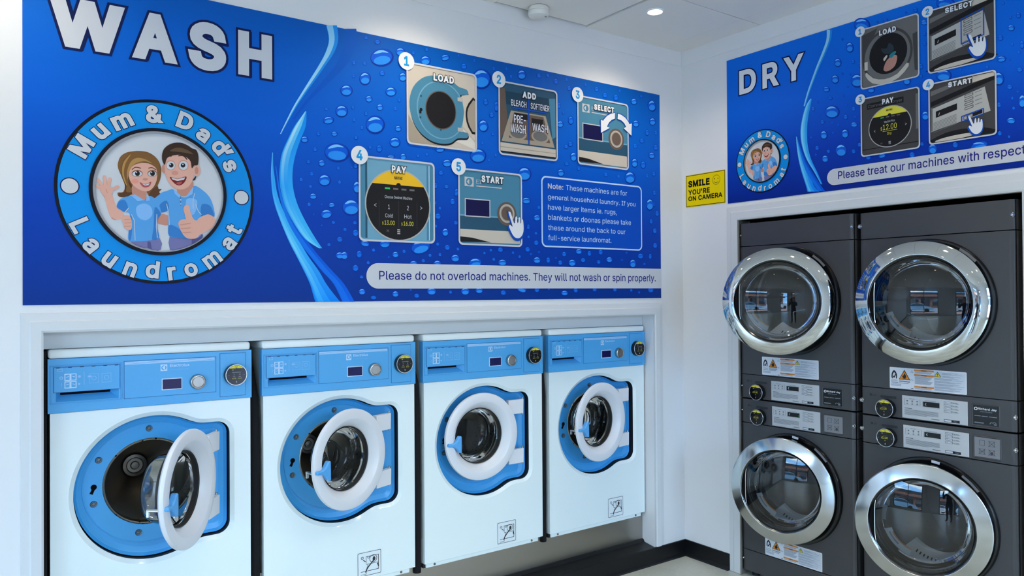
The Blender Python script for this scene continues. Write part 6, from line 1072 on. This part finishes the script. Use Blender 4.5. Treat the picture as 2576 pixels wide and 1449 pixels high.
def make_dryer(loc, upper, hx, ang, label):
    t = empty('tumble_dryer', label, 'tumble dryer', loc, -PI / 2, group='stacked graphite tumble dryers')
    zc = 1.5066 if upper else .535; du, dz = (0, 0) if upper else (.004, -.1345)
    bxc = .320; hole = circ(bxc, zc, .252, 72)
    bm = BM()
    if upper: shell(bm, 1.1065, 1.8030, hole); 
    else: shell(bm, .1470, .8375, hole)
    obj('cabinet', bm, M_GRAPH, t, smooth=30)
    bm = BM(); shell(bm, *((1.8072, 1.931) if upper else (.03, .1430))); tp = obj('top_panel' if upper else 'foot_panel', bm, M_GRAPH, t, smooth=30)
    bm = BM(); zz = (.9775, 1.929) if upper else (.032, .970); box(bm, .004, DW - .004, .006, .58, zz[0], zz[1])
    bmesh.ops.delete(bm, geom=[f for f in bm.faces if f.normal.y < -.9], context='FACES_ONLY'); obj('inner_frame', bm, M_VOID, t)
    if not upper:
        for fx in (.05, DW - .05):
            for fy in (.06, .54):
                bm = BM(); tube(bm, [(fx, fy, -loc[2]), (fx, fy, .012), (fx, fy, .012), (fx, fy, .034)], [.022, .022, .01, .01], 14); obj('foot', bm, M_RUBBER_AND_SHADE, t, smooth=40)
    bm = BM(); shell(bm, 1.1030 + dz - .1265, 1.1030 + dz); cp = obj('control_panel', bm, M_GRAPH, t, smooth=30)
    # the same fittings on both panels
    p0, p1, q0, q1 = .2005 + du, .4810 + du, .9800 + dz, 1.0820 + dz
    bm = BM(); box(bm, p0, p1, -.002, -.0003, q0, q1, .0007, 1); pl = obj('instruction_plate', bm, M_PANELS, cp)
    S = lambda x, y: (p0 + x * (p1 - p0), q1 - y * (q1 - q0)); a = Art(S); ik = mat('panel_print', (96, 100, 106), .5)
    tx = lambda b, x0, x1, y0, y1, m, L, **k: a.text(b, S(x0, 0)[0], S(x1, 0)[0], S(0, y1)[1], S(0, y0)[1], m, L, **k)
    a.line([(.04, .13), (.29, .13), (.29, .41), (.04, .41)], .004, ik, 1, closed=True); tx('Fabric care', .12, .20, .10, .15, ik, 2)
    for x in (.085, .165, .245):
        R(a, x - .012, x + .012, .20, .25, ik, 1); R(a, x - .007, x + .007, .285, .305, ik, 1); R(a, x - .013, x + .013, .34, .375, ik, 1)
    tx('LCD time remaining', .37, .53, .115, .155, ik, 1); a.line([(.33, .18), (.585, .18), (.585, .44), (.33, .44)], .003, ik, 1, closed=True)
    R(a, .338, .588, .19, .405, M_LCD, 2); a.line([(.385, .245), (.37, .30), (.385, .35)], .010, M_PANELS, 3)
    if not upper and loc[1] > -.9: R(a, .565, .572, .29, .37, P_GREEN, 3)
    R(a, .04, .16, .545, .57, ik, 1)
    for k in range(6): R(a, .04, .57 if k < 5 else .40, .61 + .042 * k, .625 + .042 * k, ik, 1)
    R(a, .46, .585, .90, .925, ik, 1)
    for k in range(4):
        y = .085 + .127 * k; a.poly([(.655, y), (.765, y), (.765, y + .085), (.655, y + .085)], ik, 1); a.poly([(.662, y + .014), (.758, y + .014), (.758, y + .071), (.662, y + .071)], mat('button_face', (206, 212, 218), .35), 2); R(a, .675, .695, y + .035, y + .05, ik, 3)
        tx(('High Temp', 'Med Temp', 'Low Temp', 'No Heat')[k], .775, .855, y + .012, y + .045, ik, 2, bold=.02); R(a, .775, .875, y + .06, y + .07, ik, 1)
    R(a, .655, .885, .845, .955, L_BK, 1); R(a, .662, .765, .862, .938, mat('button_face', (206, 212, 218), .35), 2); tx('Start', .80, .85, .88, .92, L_GR, 2)
    a.build('printed_controls', pl, 0, 0, .0021).location = (0, 0, 0)
    reader('payment_reader', t, (.129 if loc[1] < -.9 else .120) + du, 1.0135 + dz, 0, .0424, ('dryer', 0))
    a = Art(); a.poly(circ(.052 + du, 1.0695 + dz, .0062, 20), M_LENGRAVE, 1, T=False); a.text('LG', .061 + du, .0755 + du, 1.0645 + dz, 1.0740 + dz, M_LENGRAVE, 1, bold=.02)
    a.poly(rect(.099 + du, .1735 + du, 1.0605 + dz, 1.0715 + dz), M_LENGRAVE, 1, T=False); a.text('Commercial Dryer', .103 + du, .169 + du, 1.0640 + dz, 1.0680 + dz, M_GRAPHD, 2)
    a.build('raised_lettering', cp, 0, 0, .0002)
    f0, f1, g0, g1 = .4965 + du, .6060 + du, .9835 + dz, 1.0785 + dz
    bm = BM(); fr = rrect(f0, f1, g0, g1, .005); fi = rrect(f0 + .005, f1 - .004, g0 + .006, g1 - .005, .003)
    loop_strip(bm, fr, -.0004, offset_loop(fr, -.002), -.0022); loop_strip(bm, offset_loop(fr, -.002), -.0022, fi, -.0006)
    obj('plate_surround', bm, M_GRAPH, cp, smooth=40)
    S2 = lambda x, y: (f0 + .006 + x * (f1 - f0 - .011), g1 - .006 - y * (g1 - g0 - .013)); a = Art(S2)
    t2 = lambda b, x0, x1, y0, y1, m, **k: a.text(b, S2(x0, 0)[0], S2(x1, 0)[0], S2(0, y1)[1], S2(0, y0)[1], m, 2, **k)
    a.poly([(0, 0), (1, 0), (1, 1), (0, 1)], M_LCD if upper else M_PICTO, 1)
    if upper:
        a.poly(spline([(.055, .12), (.14, .10), (.17, .14), (.17, .22), (.13, .26), (.06, .25), (.04, .20)], 3), M_LABELW, 2, holes=[spline([(.075, .145), (.13, .14), (.145, .17), (.14, .21), (.11, .225), (.08, .22), (.07, .19)], 3)])
        t2('Richard Jay', .195, .93, .115, .225, M_LABELW, bold=.016); t2('1800 Richard', .27, .75, .285, .34, L_GR)
        for x0, x1 in ((.05, .30), (.34, .58), (.63, .93)): R(a, x0, x1, .53, .555, L_GR, 2)
        for y in (.87, .90): R(a, .05, .42, y, y + .015, L_GR, 2)
        a.line(spline([(.66, .90), (.70, .82), (.78, .84), (.84, .80), (.90, .84)], 3, False), .02, L_GR, 2); R(a, .80, .93, .88, .90, L_GR, 2); R(a, .82, .92, .92, .94, L_GR, 2)
    else:
        for ix, iy, kk in ((.30, .27, 0), (.68, .28, 1), (.30, .72, 2), (.68, .72, 3)):
            w_ = .10; a.line([(ix - w_, iy - .13), (ix + w_, iy - .13), (ix + w_, iy + .13), (ix - w_, iy + .13)], .014, M_PICTOL, 2, closed=True)
            if kk: a.line([(ix - .13, iy - .15), (ix + .13, iy + .15)], .016, M_PICTOL, 3); a.line([(ix + .13, iy - .15), (ix - .13, iy + .15)], .016, M_PICTOL, 3)
            if kk == 3: a.ell(ix, iy + .04, .06, .08, M_PICTOL, 3)
            if kk == 2: a.line([(ix - .08, iy), (ix + .08, iy - .02)], .014, M_PICTOL, 3)
    a.build('brand_plate' if upper else 'pictogram_plate', cp, 0, 0, .0003)
    for sx, sz, par in ((.006, 1.039 + dz, cp), (.660, 1.038 + dz, cp)) + (((.006, 1.868, tp), (.658, 1.868, tp)) if upper else ((.006, .09, tp), (.658, .09, tp))):
        yy = .002 if sx < .1 else .004
        bm = BM(); lathe(bm, [(.0105, 0), (.010, -.0015), (.0075, -.0012)], sx, sz, yy, 18); lathe(bm, [(.0068, -.001), (.005, -.0055), (.0002, -.0065)], sx, sz, yy, 14); obj('screw', bm, M_CHROME, par, smooth=40)
    if upper: warning_label(t, .1435, .4785, 1.1105, 1.2070)
    else: warning_label(t, .1530, .4880, .1485, .2440)
    # gasket ring round the loading hole, drum behind it
    bm = BM(); lathe(bm, [(.283, 0), (.2825, -.012), (.279, -.017), (.262, -.019), (.250, -.014), (.247, .0), (.247, .05)], bxc, zc, 0, 96); bz = obj('door_bezel', bm, M_GLOSS, t, smooth=40)
    for q0_, q1_, m_ in ((40, 58, M_PICTO),) if upper else ((79, 86.5, M_LABELW), (40, 58, M_PICTO)):
        a = Art(); pts = [(bxc + r_ * math.cos(math.radians(q)), zc + r_ * math.sin(math.radians(q))) for r_, qs in ((.2655, (q0_, (q0_ + q1_) / 2, q1_)), (.2770, (q1_, (q0_ + q1_) / 2, q0_))) for q in qs]
        a.poly(pts, m_, 1, T=False); a.build('rating_sticker', bz, 0, 0, .0195)
    bm = BM(); lathe(bm, [(.247, .05), (.235, .055), (.235, .075), (.290, .09), (.290, .56), (.0002, .57)], bxc, zc, 0, 64); dm = obj('drum', bm, M_INNER, t, smooth=40)
    for q in (.9, 3.0, 5.1):
        bm = BM(); tube(bm, [(bxc + .283 * math.cos(q), .12 + .07 * k, zc + .283 * math.sin(q)) for k in range(6)], [.015, .03, .034, .034, .03, .02], 8); obj('drum_lifter', bm, M_INNER, dm, smooth=50)
    # perforated lint screen in the sill of the hole
    a0, a1 = math.radians(228), math.radians(296); n = 14
    bm = BM()
    for k in range(n):
        for (ra, ya), (rb, yb) in (((.244, .010), (.236, .030)), ((.236, .030), (.158, .072)), ((.158, .072), (.150, .082))):
            A, B = a0 + (a1 - a0) * k / n, a0 + (a1 - a0) * (k + 1) / n
            bm.faces.new([bm.verts.new((bxc + r_ * math.cos(q), y_, zc + r_ * math.sin(q))) for r_, y_, q in ((ra, ya, A), (ra, ya, B), (rb, yb, B), (rb, yb, A))])
    for k in range(9):
        q = a0 + (a1 - a0) * (k + 2.5) / 13; qq = .011; f = bm.faces.new([bm.verts.new((bxc + r_ * math.cos(w_), y_, zc + r_ * math.sin(w_))) for r_, y_, w_ in ((.193, .0515, q), (.193, .0515, q + qq * 3), (.181, .0582, q + qq * 3), (.181, .0582, q))]); f.material_index = 1
    obj('lint_screen', bm, [mat('lint_screen_grey', (216, 220, 220), .4), M_VOID], t)
    # door, hinged on the right
    d = bm = BM(); cx = -.27
    up = [(.2702, -.0253), (.2692, -.0285), (.2625, -.0334), (.252, -.0375), (.241, -.0410), (.230, -.0440), (.220, -.0462), (.2125, -.0475), (.2112, -.0476), (.2102, -.0472), (.2096, -.0462), (.2070, -.0405), (.2060, -.0395)]
    lo = [(.2702, -.0253), (.2698, -.0282), (.2686, -.0300), (.2670, -.0310), (.2650, -.0316), (.2126, -.0470), (.2116, -.0472), (.2106, -.0469), (.2098, -.0460), (.2070, -.0405), (.2060, -.0395)]
    lathe(bm, up if upper else lo, cx, 0, 0, 160)
    dw = obj('door', bm, M_RINGU if upper else M_RINGL, t, smooth=32, loc=(hx, 0, zc), rotz=math.radians(ang))
    bm = BM(); lathe(bm, [(.2702, -.0253), (.2690, -.018), (.266, .012), (.250, .016), (.205, .016), (.1975, .006), (.1975, -.034), (.2062, -.0400)], cx, 0, 0, 96); obj('door_back', bm, M_GLOSS, dw, smooth=40)
    bm = BM(); sg = .026; lathe(bm, [(.2000 * s_, -.0380 - sg * (1 - s_ * s_)) for s_ in [1 - k / 14 for k in range(15)][:-1] + [.002]], cx, 0, 0, 96); obj('door_glass', bm, M_GLASSD, dw, smooth=80)
    bm = BM(); lathe(bm, [(.192, .012), (.186, .050), (.170, .092), (.135, .108), (.06, .112), (.0002, .113)], cx, 0, 0, 72); obj('glass_bowl', bm, M_GLASSI, dw, smooth=80)
    bm = BM(); arc = [math.radians(180 + v) for v in range(-27, 28, 3)]
    for k in range(len(arc) - 1):
        def P_(r_, y_, q): return bm.verts.new((cx + r_ * math.cos(q), y_, r_ * math.sin(q)))
        w0, w1 = (0.018 * math.cos((arc[k] - PI) * 3.2) if abs(arc[k] - PI) < .49 else 0), (0.018 * math.cos((arc[k + 1] - PI) * 3.2) if abs(arc[k + 1] - PI) < .49 else 0)
        f = bm.faces.new((P_(.2030, -.0470, arc[k]), P_(.2030, -.0470, arc[k + 1]), P_(.2030 - w1 - .002, -.0455, arc[k + 1]), P_(.2030 - w0 - .002, -.0455, arc[k])))
        f = bm.faces.new((P_(.2010 - w0, -.0465, arc[k]), P_(.2010 - w1, -.0465, arc[k + 1]), P_(.1990 - w1, -.0450, arc[k + 1]), P_(.1990 - w0, -.0450, arc[k]))); f.material_index = 1
    obj('handle_recess', bm, [M_VOID, M_CHROME], dw)
    a = Art(lambda x_, y_: (cx + x_ * math.cos(math.radians(y_)), x_ * math.sin(math.radians(y_))))
    a.poly([(.164, q) for q in range(198, 254, 4)] + [(.132, q) for q in range(250, 197, -4)], mat('inner_label_grey', (222, 226, 228), .5), 1); a.poly([(.138, q) for q in range(206, 254, 4)] + [(.132, q) for q in range(250, 205, -4)], L_OR, 2); a.poly([(.152, q) for q in range(204, 232, 4)] + [(.145, q) for q in range(228, 203, -4)], L_GR, 2)
    a.poly([(.168, q) for q in range(160, 185, 4)] + [(.150, q) for q in range(184, 159, -4)], mat('inner_label_dull', (150, 156, 158), .5), 1)
    a.build('inner_label', dw, 0, 0, -.030)
    return t
make_dryer((.003, -.4055, .004), True, .5722, 29.0, 'upper graphite dryer of the stack nearest the corner, its chrome door swung well open')
make_dryer((.003, -1.1025, 0), True, .5810, 11.9, 'upper graphite dryer of the stack at the right edge, its chrome door slightly ajar')
make_dryer((.003, -.4055, .004), False, .5722, 13.5, 'lower graphite dryer of the stack nearest the corner, its satin chrome door slightly ajar')
make_dryer((.003, -1.1025, 0), False, .5810, 17.9, 'lower graphite dryer of the stack at the right edge, its satin chrome door ajar')

# ---------------------------------------------------------------- the street seen through the shop front (and in the chrome)
M_PAVE = mat('paving_brick', (196, 150, 134), .8); M_ROAD = mat('asphalt', (170, 176, 184), .85); M_BRICK = mat('brick_wall', (140, 84, 62), .85); M_FASC = mat('shop_fascia_dark', (46, 56, 66), .5); M_PALE = mat('render_pale', (226, 230, 234), .7); M_SHOPGL = mat('shop_glass', (40, 52, 62), .08, spec=.7)
m = M_BRICK; n = m.node_tree; bt = n.nodes.new('ShaderNodeTexBrick'); t_ = n.nodes.new('ShaderNodeTexCoord'); bt.inputs['Scale'].default_value = 6; bt.inputs['Color1'].default_value = lin((176, 112, 86)); bt.inputs['Color2'].default_value = lin((160, 98, 74)); bt.inputs['Mortar'].default_value = lin((170, 150, 136))
mp_ = n.nodes.new('ShaderNodeMapping'); mp_.inputs['Rotation'].default_value = (PI / 2, 0, PI / 2); n.links.new(t_.outputs['Object'], mp_.inputs['Vector']); n.links.new(mp_.outputs['Vector'], bt.inputs['Vector']); n.links.new(bt.outputs['Color'], n.nodes['Principled BSDF'].inputs['Base Color'])
struct('ground', boxes((-40, 8, -40, 14, -.32, -.20)), M_ROAD)
bm = BM(); box(bm, -11.4, ROOM_X - .2, -9.4, 1.0, -.21, -.02); box(bm, ROOM_X - .2, 1.0, -9.4, ROOM_Y - .2, -.21, -.02)
struct('trim_7', bm, M_PAVE)
def shop(label, loc, rotz, wd, ht, wallm):
    t = empty('shop_building', label, 'building', loc, rotz, group='shop buildings across the street')
    obj('wall', boxes((-wd / 2, wd / 2, 0, 5, 0, ht)), wallm, t); obj('awning', boxes((-wd / 2 - .1, wd / 2 + .1, -1.3, 0, 2.7, 3.0)), M_FASC, t); obj('parapet', boxes((-wd / 2 - .05, wd / 2 + .05, -.08, .3, ht - .05, ht + .5)), M_FASC, t)
    x = -wd / 2 + .6
    while x < wd / 2 - 2.4: obj('shop_window', boxes((x, x + 2.2, -.04, .02, .5, 2.5)), M_SHOPGL, t); x += 2.9
shop('brick shop building across the street beyond the rear window', (-23, -2, -.2), PI / 2, 22, 3.9, M_BRICK)
shop('pale rendered shop building across the car park beyond the front window', (-3, -24, -.2), PI, 24, 3.9, M_PALE)
def car(label, loc, rotz, paint):
    t = empty('car', label, 'car', loc, rotz, group='parked cars outside')
    side = [(-2.1, .35), (-2.12, .62), (-2.0, .82), (-1.2, .92), (-.75, 1.36), (-.1, 1.46), (.75, 1.40), (1.45, .98), (2.0, .88), (2.12, .62), (2.08, .35)]
    def prism(p, w0, w1, name, m_):
        bm = BM(); zt = max(q[1] for q in p); f_ = lambda z: w0 + (w1 - w0) * max(0, (z - .9)) / .6
        A = [bm.verts.new((x, -f_(z), z)) for x, z in p]; B = [bm.verts.new((x, f_(z), z)) for x, z in p]
        for k in range(len(p)): bm.faces.new((A[k], A[(k + 1) % len(p)], B[(k + 1) % len(p)], B[k]))
        bm.faces.new(A); bm.faces.new(B[::-1]); return obj(name, bm, m_, t)
    prism(spline(side, 3), .86, .66, 'body', mat(paint[0], paint[1], .2, coat=.6, spec=.5))
    prism([(-1.05, .96), (-.70, 1.33), (-.1, 1.41), (.72, 1.36), (1.22, .99)], .865, .675, 'side_windows', M_SHOPGL)
    for x in (-1.3, 1.3):
        for y in (-.80, .80):
            bm = BM(); lathe(bm, [(.0001, -.1), (.2, -.1), (.3, -.11), (.33, -.08), (.33, .08), (.3, .11), (.0001, .1)], x, .33, y, 24); obj('wheel', bm, M_RUBBER_AND_SHADE, t, smooth=40)
car('pale blue car parked beyond the rear window', (-13.5, -1.0, -.2), PI / 2 + .05, ('car_pale_blue', (150, 190, 214)))
car('white car parked farther along beyond the rear window', (-13.6, -6.6, -.2), PI / 2 - .03, ('car_white', (214, 216, 218)))
car('red car parked beyond the front window', (-1.0, -13.0, -.2), .08, ('car_red', (150, 30, 40)))

# ---------------------------------------------------------------- the photographer, seen only in the chrome doors
M_SKIN = mat('skin', (206, 156, 132), .55); M_JACKET = mat('navy_jacket', (26, 30, 42), .8); M_TROUS = mat('black_trousers', (20, 20, 24), .8); M_SHOE = mat('black_shoe', (14, 14, 15), .4); M_HAIRP = mat('grey_hair', (98, 90, 84), .8)
px_, py_ = CAM.x - _f.x * .40, CAM.y - _f.y * .40
person = empty('person', 'person in dark jacket and trousers standing and holding a phone up with both hands', 'person', (px_, py_, 0), -YAW)
V, E_, Rr = [], [], []
def node(p, r, par=None):
    V.append(p); Rr.append(r if isinstance(r, tuple) else (r, r)); k_ = len(V) - 1
    if par is not None: E_.append((par, k_))
    return k_
pel = node((0, 0, .95), (.155, .115)); sp = node((0, -.01, 1.10), (.140, .105), pel); ch = node((0, -.01, 1.28), (.165, .115), sp); nb = node((0, .0, 1.42), (.085, .075), ch); nk = node((0, .015, 1.49), .055, nb)
jaw = node((0, .035, 1.555), (.066, .075), nk); hd = node((0, .030, 1.625), (.078, .092), jaw); cr = node((0, .02, 1.70), (.060, .072), hd)
for s in (-1, 1):
    sh = node((s * .185, -.01, 1.38), .070, ch); el = node((s * .245, .10, 1.165), .048, sh); fa_ = node((s * .185, .22, 1.33), .042, el); wr = node((s * .098, .325, 1.488), .028, fa_); pm = node((s * .090, .350, 1.535), (.030, .020), wr)
    for k_, (dx, dz, L_) in enumerate(((-.008, .040, 1.0), (-.004, .020, 1.08), (0, .0, 1.0), (.004, -.018, .85))):
        a_ = node((s * (.093 + .006 * L_), .385, 1.550 + dz), .0095, pm); b_ = node((s * .082, .402, 1.556 + dz), .0085, a_); node((s * (.060 + .004 * k_), .406, 1.558 + dz), .0075, b_)
    th = node((s * .070, .362, 1.560), .011, pm); node((s * .052, .372, 1.578), .009, th)
    hp = node((s * .095, .0, .88), .095, pel); kn = node((s * .105, .02, .50), .062, hp); cf = node((s * .108, -.01, .33), .060, kn); an = node((s * .110, -.02, .09), .040, cf); ft = node((s * .120, .05, .045), (.045, .038), an); node((s * .128, .15, .032), (.042, .028), ft)
me = bpy.data.meshes.new('figure'); me.from_pydata(V, E_, []); fo = bpy.data.objects.new('figure', me); COL.objects.link(fo)
md = fo.modifiers.new('skin', 'SKIN'); sv = me.skin_vertices[0].data
for k_, r_ in enumerate(Rr): sv[k_].radius = r_
sv[0].use_root = True
fo.modifiers.new('smooth', 'SUBSURF').levels = 1
bpy.context.view_layer.update()
bme = bpy.data.meshes.new_from_object(fo.evaluated_get(bpy.context.evaluated_depsgraph_get())); bpy.data.objects.remove(fo)
bme.name = 'body'; bme.materials.clear()
for m_ in (M_JACKET, M_SKIN, M_TROUS, M_SHOE): bme.materials.append(m_)
for p in bme.polygons:
    c = p.center; p.use_smooth = True
    p.material_index = 1 if (c.z > 1.455 and (abs(c.x) < .08 and c.y < .2 or c.y > .315)) else (2 if c.z < .93 and abs(c.x) < .22 else 0)
    if c.z < .10: p.material_index = 3
body = bpy.data.objects.new('body', bme); COL.objects.link(body); body.parent = person
bm = BM(); bmesh.ops.create_uvsphere(bm, u_segments=20, v_segments=14, radius=1.0); bmesh.ops.scale(bm, vec=(.084, .098, .085), verts=bm.verts[:]); bmesh.ops.translate(bm, vec=(0, .008, 1.672), verts=bm.verts[:])
bmesh.ops.delete(bm, geom=[v for v in bm.verts if v.co.z < 1.655 and v.co.y > .0 or v.co.z < 1.60], context='VERTS'); obj('hair', bm, M_HAIRP, person, smooth=80)
bm = BM()
for s in (-1, 1): bmesh.ops.create_uvsphere(bm, u_segments=10, v_segments=8, radius=.011, matrix=Matrix.Translation((s * .031, .107, 1.632)))
obj('eyes', bm, mat('eye_white', (220, 220, 218), .3), person, smooth=60)
bm = BM(); tube(bm, [(0, .108, 1.640), (0, .124, 1.612), (0, .128, 1.598), (0, .112, 1.592)], [.007, .012, .014, .008], 10); obj('nose', bm, M_SKIN, person, smooth=60)
bm = BM(); tube(bm, [(-.024, .104, 1.567), (0, .113, 1.565), (.024, .104, 1.567)], [.003, .006, .003], 8); obj('mouth', bm, mat('lips', (160, 96, 88), .5), person, smooth=60)
bm = BM()
for s in (-1, 1): bmesh.ops.create_uvsphere(bm, u_segments=10, v_segments=8, radius=1, matrix=Matrix.Translation((s * .083, .015, 1.612)) @ Matrix.Diagonal((.010, .022, .032, 1)))
obj('ears', bm, M_SKIN, person, smooth=60)
t = empty('phone', 'black phone held up sideways by the person in the dark jacket', 'phone', (CAM.x - _f.x * .012, CAM.y - _f.y * .012, CAM.z - .026), -YAW)
bm = BM(); box(bm, -.045, .105, -.004, .004, -.012, .062, .0035, 2); obj('case', bm, mat('phone_black', (16, 16, 18), .3), t)
bm = BM(); box(bm, -.041, .101, -.0046, -.0038, -.008, .058); obj('screen', bm, mat('phone_screen', (40, 60, 90), .1), t)
bm = BM(); lathe(bm, [(.008, .004), (.008, .0062), (.006, .0064), (.0001, .005)], 0, .026, 0, 20); obj('lens', bm, mat('phone_lens', (10, 10, 14), .08), t, smooth=40)
